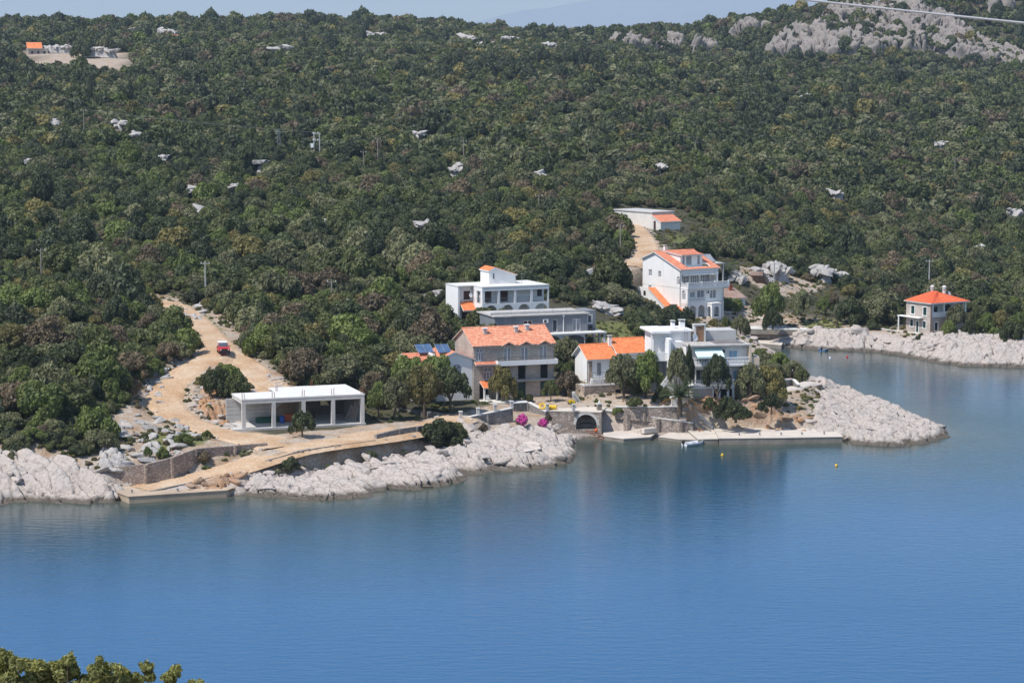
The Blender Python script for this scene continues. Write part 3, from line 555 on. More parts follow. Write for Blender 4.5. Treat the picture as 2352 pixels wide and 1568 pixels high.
bump(t, b, math_(t, 'ADD', noise(t, 1.1, 4, 0.6, mp.outputs[0]), math_(t, 'MULTIPLY', noise(t, 0.05, 2, 0.5, p), 0.6)), 0.28, 0.22); MATS['sea'] = m
wme.materials[0] = m; tag(link(bpy.data.objects.new('sea', wme)), kind='structure')
# ---- mountain range far across the channel
mx_ = np.linspace(-3500, 13000, 150); my_ = np.linspace(27500, 31500, 40); MX, MY = np.meshgrid(mx_, my_)
rid = np.interp(MX, [PD(q, 0, 30000)[0] for q in (700, 1000, 1176, 1300, 1500, 2000, 2600, 3400)], [PD(1176, q, 30000)[2] for q in (130, 62, 24, 2, -38, -58, -20, 60)])
MZ = rid*np.clip(1-np.abs(MY-30000)/2600, 0, 1)**0.8*(0.93+0.14*fbm(MX/700, MY/700, 40))-30
tag(link(bpy.data.objects.new('mountains', grid_obj('mountains', mx_, my_, MZ, 'limestone_grey'))), kind='structure')
# ---- roads as their own sheets
def road_mesh(name, key, mat='dirt'):
    pts, hw = ROADS[key]; P = []
    for i in range(len(pts)-1):
        n = max(2, int(np.hypot(*(pts[i+1]-pts[i])[:2])/0.7))
        for k in range(n): P.append(pts[i]+(pts[i+1]-pts[i])*k/n)
    P.append(pts[-1]); P = np.array(P)
    for _ in range(14): P[1:-1] = (P[:-2]+2*P[1:-1]+P[2:])/4
    T = np.gradient(P[:, :2], axis=0); T /= np.linalg.norm(T, axis=1)[:, None]; Nn = np.stack([-T[:, 1], T[:, 0]], 1)
    off_ = np.linspace(-1.5, 1.5, 17); vs = []
    for i, q in enumerate(P):
        for o in off_:
            xy = q[:2]+Nn[i]*o*hw; edge = max(0, abs(o)-0.92)
            zz = q[2]-edge*0.9+0.10*(fbm(np.array(xy[0]*0.9), np.array(xy[1]*0.9), 31)-0.47)-0.06*math.exp(-((abs(o)-0.5)/0.13)**2)
            vs.append((xy[0], xy[1], zz))
    n = len(off_); fs = np.array([(r*n+c, r*n+c+1, (r+1)*n+c+1, (r+1)*n+c) for r in range(len(P)-1) for c in range(n-1)])
    o = link(bpy.data.objects.new(name, raw_mesh(name, vs, fs, mat, True))); return tag(o, kind='structure')
road_mesh('dirt_ramp', 'ramp'); road_mesh('dirt_track', 'track'); road_mesh('dirt_spur', 'spur'); road_mesh('dirt_lane', 'lane'); road_mesh('spit_path', 'spitpath', 'concrete_quay')
# garage yard: sheet of pale dirt just over the levelled ground
gO, gT = GARAGE; c_, s_ = math.cos(gT), math.sin(gT)
yx = np.linspace(-3, 22, 50); yy_ = np.linspace(-9.5, 0.5, 24); YX, YY = np.meshgrid(yx, yy_)
wxx = gO[0]+c_*YX-s_*YY; wyy = gO[1]+s_*YX+c_*YY; ed = np.minimum.reduce([YX+3, 22-YX, YY+9.5, 0.5-YY])
zz = 3.90+0.10*(fbm(wxx*0.5, wyy*0.5, 8)-0.3)-0.5*(1-sstep(0, 2.2, ed+1.5*(fbm(wxx*0.4, wyy*0.4, 5)-0.5)))
i_ = np.arange(49)[None, :]+np.arange(23)[:, None]*50
tag(link(bpy.data.objects.new('yard', raw_mesh('yard', np.stack([wxx, wyy, zz], -1).reshape(-1, 3), np.stack([i_, i_+1, i_+51, i_+50], -1).reshape(-1, 4), 'dirt', True))), kind='structure')
# ---------------------------------------------------------------- bedrock of the shore: broken, tilted beds
def voro(s, t_, k):
    i0 = np.floor(s).astype(np.int64); j0 = np.floor(t_).astype(np.int64); f1 = np.full(s.shape, 9.0); f2 = np.full(s.shape, 9.0)
    ci = np.zeros(s.shape, np.int64); cj = np.zeros(s.shape, np.int64); cs = np.zeros(s.shape); ct = np.zeros(s.shape)
    for di in (-1, 0, 1):
        for dj in (-1, 0, 1):
            a, b2 = i0+di, j0+dj; ps = a+0.1+0.8*hsh(a, b2, k); pt = b2+0.15+0.7*hsh(a, b2, k+1); d = np.hypot(s-ps, t_-pt); new = d < f1
            f2 = np.where(new, f1, np.minimum(f2, d)); f1 = np.where(new, d, f1); ci = np.where(new, a, ci); cj = np.where(new, b2, cj); cs = np.where(new, ps, cs); ct = np.where(new, pt, ct)
    return f1, f2, ci, cj, s-cs, t_-ct
def bedrock(name, poly, e1, ls, lt, amp, res, k, mat='limestone', dip=0.5, lift=0.15, soft=1.6, gfun=None, bed=0.0, crack=1.1, push=0.0):
    e1 = np.array(e1, float); e1 /= np.linalg.norm(e1); e2 = np.array([-e1[1], e1[0]]); poly = np.array(poly)
    S, T = poly@e1, poly@e2; s = np.arange(S.min(), S.max(), res); t_ = np.arange(T.min(), T.max(), res); ss, tt = np.meshgrid(s, t_)
    x = ss*e1[0]+tt*e2[0]; y = ss*e1[1]+tt*e2[1]
    cl = np.vstack([poly, poly[:1]]); d = segdist(x, y, cl); ins = inpoly(x, y, poly); sd = np.where(ins, d, -d)
    keep = sd > -res*1.5
    wb = 0.9*(fbm(x*0.35, y*0.35, k+3)-0.47)
    f1, f2, ci, cj, ds, dt = voro(ss/ls+wb*0.7, tt/lt+wb*1.2, k)
    r1 = hsh(ci, cj, k+5); r2 = hsh(ci, cj, k+6)-0.5; r3 = hsh(ci, cj, k+7)-0.5
    h = amp*(0.9*r1+np.clip(dip*dt*0.9+r2*ds*0.5+r3*dt*0.4, -0.6, 0.5))-crack*np.clip(1-(f2-f1)/0.085, 0, 1)
    g1, g2, gi, gj, _, gdt = voro(ss/(ls*0.33)+5, tt/(lt*0.42)+3, k+20)
    h = h+amp*0.22*(hsh(gi, gj, k+9)+0.6*gdt)-crack*0.35*np.clip(1-(g2-g1)/0.11, 0, 1)*(hsh(gi, gj, k+31) > 0.35)+amp*0.35*(fbm(x*1.1, y*1.1, k+11)-0.47)
    if bed:                                  # long bedding planes: each sheet rises, then breaks off along a deep joint
        bt = tt/bed+0.9*(fbm(ss*0.06, tt*0.10, k+17)-0.47)+0.35*(fbm(ss*0.4, tt*0.4, k+18)-0.47); fr_ = bt-np.floor(bt); bi = np.floor(bt).astype(np.int64)
        h = h*0.75+amp*(0.9*fr_+0.7*hsh(bi, bi*0, k+19)-0.4)-crack*np.clip(1-np.minimum(fr_, 1-fr_)*bed/0.2, 0, 1)*(0.4+0.6*(fbm(ss*0.2, tt*0.2, k+23) > 0.42))
    m_ = sstep(0, soft, sd+1.2*(fbm(x*0.5, y*0.5, k+15)-0.5)); gz_ = (gfun or ground)(x, y)
    z = gz_-0.5+m_*(0.5+lift+h)
    if push: y = y-m_*h*push
    idx = -np.ones(x.shape, np.int64); idx[keep] = np.arange(keep.sum()); co = np.stack([x, y, z], -1)[keep]
    a, b2, c2, d2 = idx[:-1, :-1], idx[:-1, 1:], idx[1:, 1:], idx[1:, :-1]; ok = (a >= 0) & (b2 >= 0) & (c2 >= 0) & (d2 >= 0)
    q = np.stack([a[ok], b2[ok], c2[ok], d2[ok]], -1)
    o = link(bpy.data.objects.new(name, raw_mesh(name, co, q, mat))); tag(o, kind='structure'); return o
import bmesh
def rock_mesh(seed, mat, flat=0.62):
    r = np.random.default_rng(seed); bm = bmesh.new()
    for q in r.normal(size=(15, 3)):
        q = q/np.linalg.norm(q)**0.8; q = np.sign(q)*np.abs(q)**0.75; bm.verts.new((q[0]*1.25, q[1]*0.9, q[2]*flat))
    g = bmesh.ops.convex_hull(bm, input=bm.verts); junk = [v for v in g['geom_interior'] if isinstance(v, bmesh.types.BMVert)]
    bmesh.ops.delete(bm, geom=junk, context='VERTS'); bmesh.ops.bevel(bm, geom=bm.edges[:], offset=0.07, segments=1, affect='EDGES')
    me = bpy.data.meshes.new('rock'); bm.to_mesh(me); bm.free(); me.materials.append(MATS[mat]); return me
ROCKS = {mt: [rock_mesh(i+j*40, mt) for i in range(9)] for j, mt in enumerate(('limestone', 'limestone_grey', 'limestone_ochre'))}
def rocks_on(parent, poly, n, smin, smax, mat, e1, seed, sink=0.25, zmin=-0.3, spread=0.5, up=0.0):
    r = np.random.default_rng(seed); poly = np.array(poly); lo, hi = poly.min(0), poly.max(0); P = lo+(hi-lo)*r.random((n*6, 2)); P = P[inpoly(P[:, 0], P[:, 1], poly)]
    Z = ground(P[:, 0], P[:, 1]); P, Z = P[Z > zmin][:n], Z[Z > zmin][:n]; ang = math.atan2(e1[1], e1[0])
    for (x, y), z in zip(P, Z):
        s_ = smin+(smax-smin)*r.random()**2.2; o = bpy.data.objects.new('rock', ROCKS[mat][r.integers(9)])
        o.location = (x, y, z+s_*(0.35-sink)+0.1+up); o.rotation_euler = (r.normal()*0.25, r.normal()*0.25, ang+r.normal()*spread); o.scale = (s_*(0.9+0.6*r.random()), s_*(0.6+0.35*r.random()), s_*(0.6+0.4*r.random())); link(o, parent)
E1 = (0.72, -0.69); ROCKPOLY = []
pl = pxpoly([(-60, 1200, -2), (-60, 1062, 3.2), (60, 1062, 3.2), (150, 1078, 2.6), (215, 1100, 1.6), (280, 1120, 1.0), (300, 1175, -2), (150, 1190, -2)])
o = bedrock('shore_bedrock', pl, (0.75, -0.66), 4.2, 1.7, 0.85, 0.18, 100, bed=2.6, lift=0.3); rocks_on(o, pl, 110, 0.3, 1.1, 'limestone', (0.75, -0.66), 1)
pl = pxpoly([(535, 1160, -2), (560, 1083, 2.2), (620, 1061, 3.1), (693, 1040, 3.7), (778, 1027, 3.85), (863, 1016, 3.9), (872, 1011, 4.3), (917, 998, 4.5), (958, 994, 4.5), (1012, 990, 4.3), (1060, 987, 2.7), (1180, 976, 2.6), (1270, 983, 1.7), (1330, 996, 0.8), (1335, 1012, 0), (1335, 1068, -2), (1240, 1102, -2), (1140, 1108, -2), (1075, 1126, -2), (1000, 1146, -2), (850, 1166, -2), (700, 1178, -2)])
ROCKPOLY.append(pl); o = bedrock('shore_bedrock', pl, E1, 6.5, 1.6, 0.62, 0.15, 200, dip=0.8, lift=0.2, bed=2.3, crack=1.3); rocks_on(o, pl, 300, 0.28, 1.15, 'limestone', E1, 2)
pl = pxpoly([(1560, 975, 1.2), (1650, 968, 1.5), (1750, 962, 1.8), (1850, 955, 2.2), (1880, 990, 0.9), (1700, 986, 0.9), (1600, 988, 0.8)])
o = bedrock('bank_rock', pl, (1, 0.1), 1.8, 1.0, 0.4, 0.2, 300, 'limestone_ochre'); rocks_on(o, pl, 60, 0.3, 1.0, 'limestone_ochre', (1, 0), 3)
pl = pxpoly([(1860, 1000, 0.5), (1850, 955, 2.0), (1880, 905, 2.6), (1862, 868, 2.2), (1885, 856, -1.5), (1965, 890, -1.5), (2065, 926, -1.5), (2150, 954, -1.5), (2240, 992, -2), (2215, 1026, -2), (2060, 1050, -2), (1940, 1046, -2), (1935, 1003, 0.4)])
ROCKPOLY.append(pl); o = bedrock('spit_bedrock', pl, (0.92, -0.38), 3.0, 1.5, 0.62, 0.17, 400, dip=0.6, bed=3.2, lift=0.3, crack=1.4); rocks_on(o, pl, 300, 0.28, 1.1, 'limestone', (0.9, -0.4), 4)
pl = pxpoly([(1715, 808, -1.5), (1700, 776, 1.7), (1760, 773, 1.6), (1890, 775, 1.5), (1990, 778, 1.3), (2008, 795, 0.6), (2060, 798, 0.9), (2120, 796, 1.2), (2160, 786, 1.9), (2205, 780, 2.3), (2300, 782, 2.3), (2420, 790, 2.3), (2420, 870, -2), (2300, 868, -2), (2200, 862, -2), (2100, 843, -2), (1990, 828, -2), (1860, 822, -2)])
ROCKPOLY.append(pl); o = bedrock('cove_bedrock', pl, (0.90, -0.44), 2.2, 1.5, 1.0, 0.2, 500, dip=0.4, lift=0.3, crack=1.5); rocks_on(o, pl, 300, 0.4, 1.5, 'limestone', (0.9, -0.44), 5)
pl = pxpoly([(430, 945, 5.2), (450, 905, 6.8), (480, 890, 7.4), (530, 905, 7.2), (560, 925, 6.4), (530, 985, 4.3), (480, 968, 4.6)])
o = bedrock('bank_rock', pl, (0.4, -0.9), 1.5, 1.0, 0.45, 0.2, 600, 'limestone_ochre'); rocks_on(o, pl, 55, 0.3, 0.9, 'limestone', (1, 0), 6)
pl = pxpoly([(400, 1118, 1.2), (480, 1098, 1.7), (560, 1078, 2.2), (575, 1105, 1.0), (520, 1130, 0.6), (430, 1128, 0.7)])
o = bedrock('bank_rock', pl, (1, 0.1), 1.8, 1.2, 0.5, 0.25, 700, 'limestone_ochre', lift=0.05); rocks_on(o, pl, 30, 0.3, 0.8, 'limestone_ochre', (1, 0), 7)
# loose stones on the bare slopes left of the track
for k, (poly, n) in enumerate([([(215, 1000, 5.2), (330, 940, 6.6), (360, 900, 7.2), (400, 965, 4.9), (470, 1000, 4.2), (400, 1050, 3.8), (250, 1065, 3.6)], 130), ([(600, 850, 8.6), (640, 870, 8), (665, 905, 7.2), (640, 925, 6.6), (615, 890, 7.6)], 40), ([(330, 850, 9), (390, 830, 9.6), (380, 890, 7.6), (330, 900, 7.4)], 30), ([(420, 690, 12.4), (470, 700, 12), (470, 740, 11.4), (430, 735, 11.4)], 25)]):
    rocks_on(GROUND, pxpoly(poly), n, 0.25, 1.0, 'limestone_grey' if k != 1 else 'limestone', (1, 0), 20+k, 0.3, spread=2)
vr = np.random.default_rng(77)
for nme in ('ramp', 'track', 'spur', 'lane'):                 # stones thrown to the verges
    pts_, hw_ = ROADS[nme]
    for i in range(len(pts_)-1):
        d_ = (pts_[i+1]-pts_[i])[:2]; L_ = np.hypot(*d_); nn_ = np.array([-d_[1], d_[0]])/L_
        for j in range(int(L_*0.55)):
            q = pts_[i][:2]+d_*vr.random()+nn_*vr.choice([-1, 1])*(hw_*(0.95+0.35*vr.random())); o = bpy.data.objects.new('rock', ROCKS['limestone'][vr.integers(9)]); s_ = 0.12+0.25*vr.random()**2
            o.location = (q[0], q[1], float(ground(q[0], q[1]))+0.12); o.scale = (s_, s_, s_*0.8); o.rotation_euler = (0.2*vr.normal(), 0.2*vr.normal(), 6*vr.random()); link(o, GROUND)
# big grey outcrop right of the scrub above the red wall
pl = pxpoly([(200, 1000, 5.4), (240, 985, 5.8), (300, 1035, 4.2), (310, 1070, 3.4), (215, 1068, 3.4)]); bedrock('rock_outcrop', pl, (0.8, -0.6), 3, 1.4, 1.1, 0.25, 800, 'limestone_grey')
# outcrops showing through the scrub, placed where the slope meets the sight line
def on_slope(px, py, off=0.0):
    r = ray(px, py); ts = np.linspace(270, 2200, 1500)/r[1]; X, Y, Zr = r[0]*ts, r[1]*ts, CAMZ+r[2]*ts; g = ground(X, Y, False)+off; k = np.argmax(Zr < g)
    return np.array([X[k], Y[k], g[k]-off])
OUT = [(125, 300, 16, 8), (275, 305, 26, 8), (365, 385, 22, 14), (450, 458, 24, 10), (540, 455, 20, 9), (470, 505, 20, 8), (655, 562, 22, 9), (770, 540, 24, 12), (75, 395, 28, 7), (310, 325, 16, 6), (1050, 407, 30, 7), (1510, 400, 26, 10), (1035, 575, 42, 12), (980, 545, 34, 14), (1365, 640, 60, 20), (1390, 720, 56, 14), (1790, 640, 45, 22), (1895, 650, 30, 16), (1240, 420, 20, 6), (2330, 515, 26, 20), (1690, 640, 40, 14), (960, 323, 26, 8), (320, 78, 40, 8), (385, 90, 40, 6), (870, 95, 36, 6), (1080, 103, 60, 10), (1175, 102, 30, 8), (1262, 117, 26, 5), (1840, 240, 12, 10), (130, 126, 60, 10), (235, 132, 70, 7), (2160, 350, 20, 6), (2250, 590, 14, 10), (1920, 650, 18, 14), (1750, 640, 30, 20), (1920, 465, 40, 6), (1005, 690, 20, 18), (600, 395, 20, 6), (1120, 118, 40, 6), (640, 130, 40, 5)]
OUTC = []
for k, (px, py, wpx, hpx) in enumerate(OUT):
    c = on_slope(px, py); sc_ = c[1]/FPX; rx = wpx*sc_*0.6; ry = max(1.5, hpx*sc_*0.6/0.22); OUTC.append((c[0], c[1], rx, ry))
    th = np.linspace(0, 2*math.pi, 14)[:-1]; rr_ = np.random.default_rng(k); poly = [(c[0]+rx*math.cos(a)*(0.8+0.4*rr_.random()), c[1]+ry*math.sin(a)*(0.8+0.4*rr_.random())) for a in th]
    big = 1+c[1]/900
    ob_ = bedrock('rock_outcrop', poly, (0.8, -0.6), 1.7*big, 0.9*big, (0.7*big if c[1] > 480 else 0.3), 0.25*big, 900+k*31, 'limestone_grey', lift=(1.2*big if c[1] > 480 else 0.0), soft=0.8*big)
    rocks_on(ob_, poly, int(min(80, 16+rx*ry*0.8)), 0.3*big, 0.95*big, 'limestone_grey', (0.8, -0.6), 60+k, -0.1, spread=0.8, up=(1.0*big if c[1] > 480 else 0.0))
# the bare cliff on the ridge
CLIFF_PX = [[(1740, 128), (1790, 70), (1850, 65), (1905, 20), (1960, 5), (2080, 8), (2190, 50), (2250, 90), (2352, 130), (2420, 175), (2330, 165), (2230, 140), (2130, 122), (2000, 128), (1880, 126)], [(1385, 95), (1460, 78), (1540, 74), (1580, 95), (1540, 118), (1440, 122)], [(1640, 60), (1690, 36), (1780, 36), (1770, 60), (1700, 50)], [(1580, 105), (1640, 102), (1660, 122), (1590, 124)], [(2260, 10), (2330, 12), (2340, 24), (2270, 26)]]
CLIFFS = []
for k, q in enumerate(CLIFF_PX):
    poly = [(PD(a, b2, np.interp(b2, [5, 130, 180], [1425, 1325, 1285]))[:2]) for a, b2 in q]; CLIFFS.append(np.array(poly))
    bedrock('cliff', poly, (0.55, -0.84), 26, 6, 4.0, 0.9, 3000+k*77, 'limestone_cliff', dip=0.9, lift=1.0, soft=2.5, crack=7.0, bed=9.0, push=1.0)
# ================================================================ walls, quays, stairs
def stone_wall(label, pts, mat, t=0.5, dig=0.8, coping='concrete_light', cat='wall', name='retaining_wall', group=None, cop_h=0.12):
    """pts: (px, py of the top edge, z of the top, py of the foot)"""
    T = [PZ(a, b_, z) for a, b_, z, f in pts]; B = [PD(a, f, T[i][1])[2]-dig for i, (a, b_, z, f) in enumerate(pts)]
    base = T[0].copy(); root = empty(name, (base[0], base[1], B[0])); r0 = np.array([base[0], base[1], B[0]])
    m = MB(); c = MB()
    for i in range(len(T)-1):
        d = (T[i+1]-T[i])[:2]; L = np.hypot(*d); fr = Fr(T[i][:2]-base[:2], T[i+1][:2]-base[:2]); n = max(1, int(L/0.9)); prev = None
        if i: 
            for zz in (0,): m.tube([(*(T[i][:2]-base[:2]+0.0), B[i]-r0[2]), (*(T[i][:2]-base[:2]), T[i][2]-r0[2]-0.06)], t*0.55, 8)
        for k in range(n):
            a0, a1 = L*k/n, L*(k+1)/n; z0 = (T[i][2]+(T[i+1][2]-T[i][2])*k/n)-r0[2]; z1 = (T[i][2]+(T[i+1][2]-T[i][2])*(k+1)/n)-r0[2]
            b0 = (B[i]+(B[i+1]-B[i])*k/n)-r0[2]; b1 = (B[i]+(B[i+1]-B[i])*(k+1)/n)-r0[2]; bt = 0.12*(1+0.1*(z0-b0))
            m.hexa([fr(a0, bt, b0), fr(a1, bt, b1), fr(a1, -t, b1), fr(a0, -t, b0), fr(a0, 0, z0-0.02), fr(a1, 0, z1-0.02), fr(a1, -t, z1-0.02), fr(a0, -t, z0-0.02)])
            if coping: c.hexa([fr(a0, 0.05, z0), fr(a1, 0.05, z1), fr(a1, -t-0.05, z1), fr(a0, -t-0.05, z0), fr(a0, 0.05, z0+cop_h), fr(a1, 0.05, z1+cop_h), fr(a1, -t-0.05, z1+cop_h), fr(a0, -t-0.05, z0+cop_h)])
    m.build('masonry', mat, root)
    if coping: c.build('coping', coping, root)
    return tag(root, label, cat, group)
stone_wall('long reddish dry stone wall beside the dirt ramp to the jetty', [(150, 1073, 2.75, 1088), (218, 1077, 2.9, 1106), (335, 1066, 3.45, 1107), (395, 1051, 3.9, 1098), (449, 1030, 4.4, 1086), (540, 1023, 4.2, 1063), (614, 1017, 4.1, 1030)], 'stone_wall_red', coping=None)
stone_wall('grey concrete wall holding up the dirt ramp above ochre rock', [(335, 1130, 0.85, 1132), (440, 1107, 1.4, 1120), (540, 1080, 2.25, 1094), (620, 1055, 3.1, 1070), (693, 1034, 3.7, 1050), (778, 1021, 3.85, 1036), (863, 1010, 3.9, 1028)], 'stone_wall_grey', 0.4, dig=2.0, coping=None)
stone_wall('low grey parapet wall at the end of the garage yard above white slab rocks', [(865, 998, 4.5, 1022), (917, 985, 4.7, 1010), (958, 979, 4.7, 997), (1010, 974, 4.6, 990)], 'stone_wall_grey', 0.4, dig=2.2, coping=None)
stone_wall('grey stone terrace wall topped by square posts below the stone house', [(1024, 965, 3.8, 980), (1062, 962, 3.9, 980), (1120, 950, 4.2, 977), (1178, 938, 4.6, 972)], 'stone_wall_grey')
stone_wall('grey stone wall beside the pink bougainvillea with sloping top', [(1179, 927, 4.5, 955), (1213, 925, 4.4, 957), (1253, 946, 3.4, 966)], 'stone_wall_grey')
stone_wall('upper stone garden wall beside the palm trunk', [(1413, 935, 3.9, 948), (1480, 936, 3.9, 954), (1556, 935, 3.9, 958)], 'stone_wall')
stone_wall('stone quay wall sloping down from the boathouse arch to the stairs', [(1381, 941.5, 3.4, 988), (1440, 950, 2.95, 986), (1507, 960, 2.4, 984), (1560, 968, 1.95, 984), (1592, 972, 1.7, 986)], 'stone_wall', 1.1)
stone_wall('pale stone sea wall around the cove with a walkway on top', [(1657, 752, 3.1, 768), (1734, 754, 3.0, 766), (1810, 755, 3.0, 768), (1884, 757, 2.95, 770), (1990, 757, 2.9, 772)], 'stone_wall')
stone_wall('stone terrace wall in front of the cove house beside a flight of steps', [(1996, 753, 3.2, 790), (2030, 757, 3.15, 792), (2090, 764, 3.1, 792), (2148, 771, 3.05, 785)], 'stone_pale', 0.4)
stone_wall('curved pale stone terrace wall below the four storey white house', [(1606, 722, 5.6, 742), (1650, 718, 5.5, 742), (1692, 717, 5.3, 744), (1730, 725, 4.6, 748), (1772, 738, 3.7, 750)], 'stone_pale', 0.5)
stone_wall('low white wall on the spit by the round bush', [(1790, 874, 4.9, 892), (1820, 872, 4.6, 890), (1832, 884, 4.2, 898)], 'stone_wall_grey', 0.4)
stone_wall('old dry stone field wall in the wood behind the red car', [(545, 732, 12.3, 742), (575, 742, 11.6, 752), (602, 748, 11.2, 758)], 'stone_wall_grey', 0.7, coping=None)
stone_wall('low stone wall beside the little tree and the long garden of the stone house', [(900, 935, 4.6, 948), (985, 945, 4.4, 955), (1030, 952, 4.2, 962)], 'stone_wall_grey', 0.5, coping=None)
# square posts along the terrace wall
POST = None
for i, (px, pb, z) in enumerate([(1058, 962, 3.95), (1098, 954, 4.1), (1137, 946, 4.35), (1175, 938, 4.6), (1257, 944, 3.5), (1317.5, 945, 3.6)]):
    q = PZ(px, pb, z); r_ = empty('gate_post', (q[0], q[1]+0.25, q[2]-0.05), R(15)); m = MB().box(-0.2, 0.2, -0.2, 0.2, 0, 1.0); m.build('shaft', 'concrete', r_); MB().box(-0.26, 0.26, -0.26, 0.26, 1.0, 1.12).build('cap', 'concrete_light', r_)
    tag(r_, 'short square stone post on the grey terrace wall' if i < 4 else 'short capped stone post on the terrace above the boathouse', 'post', 'terrace wall posts' if i < 4 else 'boathouse terrace posts')
q = PZ(1376.5, 944, 3.45); r_ = empty('gate_post', (q[0], q[1]+0.1, q[2]-2.6), R(15)); MB().box(-0.32, 0.32, -0.3, 0.3, 0, 3.6).build('shaft', 'stone_wall', r_); MB().box(-0.38, 0.38, -0.36, 0.36, 3.6, 3.72).lathe([(0.12, 3.72), (0.2, 3.85), (0.1, 4.02), (0.03, 4.2)], 8).build('cap', 'concrete_light', r_)
tag(r_, 'tall stone pillar with a finial right of the boathouse arch', 'pillar')
# boathouse: arched opening in a stone wall under the terrace
A, B_ = PZ(1249, 983, 1.0), PZ(1381, 987, 1.0); root = empty('boathouse', (A[0], A[1], 0.2), math.atan2(B_[1]-A[1], B_[0]-A[0])); L = np.hypot(*(B_-A)[:2]); fr = Fr((0, 0), (L, 0))
sc = L/132.0; a0, a1 = (1323-1249)*sc, (1370.5-1249)*sc
m = MB().wall(fr, 0, L, 0, 3.25, 0.5, [(a0, a1, 0.75, 2.95, 'arch')]); m.build('masonry', 'stone_wall', root)
n = 14; c, r1, r2 = (a0+a1)/2, (a1-a0)/2, (a1-a0)/2+0.38; sp = 2.95-r1; m = MB()
for k in range(n):
    u, v = math.pi*k/n, math.pi*(k+1)/n; m.fpoly(fr, [(c-r2*math.cos(u), sp+r2*math.sin(u)), (c-r1*math.cos(u), sp+r1*math.sin(u)), (c-r1*math.cos(v), sp+r1*math.sin(v)), (c-r2*math.cos(v), sp+r2*math.sin(v))], -0.1, 0.03)
m.build('arch_ring', 'concrete', root)
m = MB(); D = 9.0
for k in range(n):
    u, v = math.pi*k/n, math.pi*(k+1)/n; m.add([(c-r1*math.cos(u), 0.5, sp+r1*math.sin(u)), (c-r1*math.cos(v), 0.5, sp+r1*math.sin(v)), (c-r1*math.cos(v), D, sp+r1*math.sin(v)), (c-r1*math.cos(u), D, sp+r1*math.sin(u))], [(0, 1, 2, 3)])
m.add([(a0, 0.5, 0.75), (a0, D, 0.75), (a0, D, sp), (a0, 0.5, sp)], [(0, 1, 2, 3)]); m.add([(a1, 0.5, 0.75), (a1, D, 0.75), (a1, D, sp), (a1, 0.5, sp)], [(0, 1, 2, 3)]); m.add([(a0, D, 0.75), (a1, D, 0.75), (a1, D, 2.95), (a0, D, 2.95)], [(0, 1, 2, 3)]); m.add([(a0, 0.5, 0.76), (a1, 0.5, 0.76), (a1, D, 0.76), (a0, D, 0.76)], [(0, 1, 2, 3)])
m.build('vault', 'concrete_shade_grey', root); m = MB().hexa([(0, 0.06, 3.25), (L, 0.06, 3.25), (L, 5.5, 3.25), (0, 5.5, 3.25), (0, 0.06, 3.4), (L, 0.06, 3.4), (L, 5.5, 3.4), (0, 5.5, 3.4)]); m.v = [(x, y-0.12, z) for x, y, z in m.v]; m.build('terrace_slab', 'concrete_pier', root)  # vault coloured dark: the tunnel's shade is put into its concrete
tag(root, 'stone boathouse with a dark round arch under the garden terrace', 'boathouse')
# dinghy under a grey cover inside the arch
q = root.matrix_world if False else None; th = root.rotation_euler[2]; ctr = (A[0]+math.cos(th)*c-math.sin(th)*2.4, A[1]+math.sin(th)*c+math.cos(th)*2.4, 0.98)
dk = empty('covered_dinghy', ctr, th+0.3); m = MB(); secs = [(-1.3, 0.45, 0.5), (-0.6, 0.6, 0.62), (0.2, 0.62, 0.72), (0.9, 0.42, 0.6), (1.35, 0.08, 0.5)]; k0 = []
for x, w_, h in secs: m.v += [(x, -w_, 0.25), (x, -w_*0.8, 0.45), (x, 0, h+0.1), (x, w_*0.8, 0.45), (x, w_, 0.25), (x, w_*0.5, 0.0), (x, -w_*0.5, 0.0)]
m.f += [(i*7+j, i*7+(j+1) % 7, (i+1)*7+(j+1) % 7, (i+1)*7+j) for i in range(4) for j in range(7)]; m.f += [tuple(range(6, -1, -1)), tuple(range(28, 35))]; m.build('cover', 'concrete_shade_grey', dk, True); tag(dk, 'small boat under a grey cover inside the boathouse arch', 'boat')
# slip rails
sl = empty('slipway_rails', tuple(PZ(1346, 988, 1.0))); o0 = PZ(1346, 988, 1.0); m = MB(); ra, rb = PZ(1346, 987, 1.05)-o0, PZ(1381, 1010, -0.1)-o0; rc, rd = PZ(1361, 987, 1.05)-o0, PZ(1397, 1010, -0.1)-o0
MB().tube([ra, rb], 0.06, 6).build('rail', 'rust', sl); MB().tube([rc, rd], 0.06, 6).build('rail', 'rust', sl)
for k in range(5): u = (k+0.5)/5; MB().tube([ra+(rb-ra)*u, rc+(rd-rc)*u], 0.05, 5).build('sleeper', 'rust', sl)
tag(sl, 'rusty slipway rails running from the arch into the water', 'slipway')
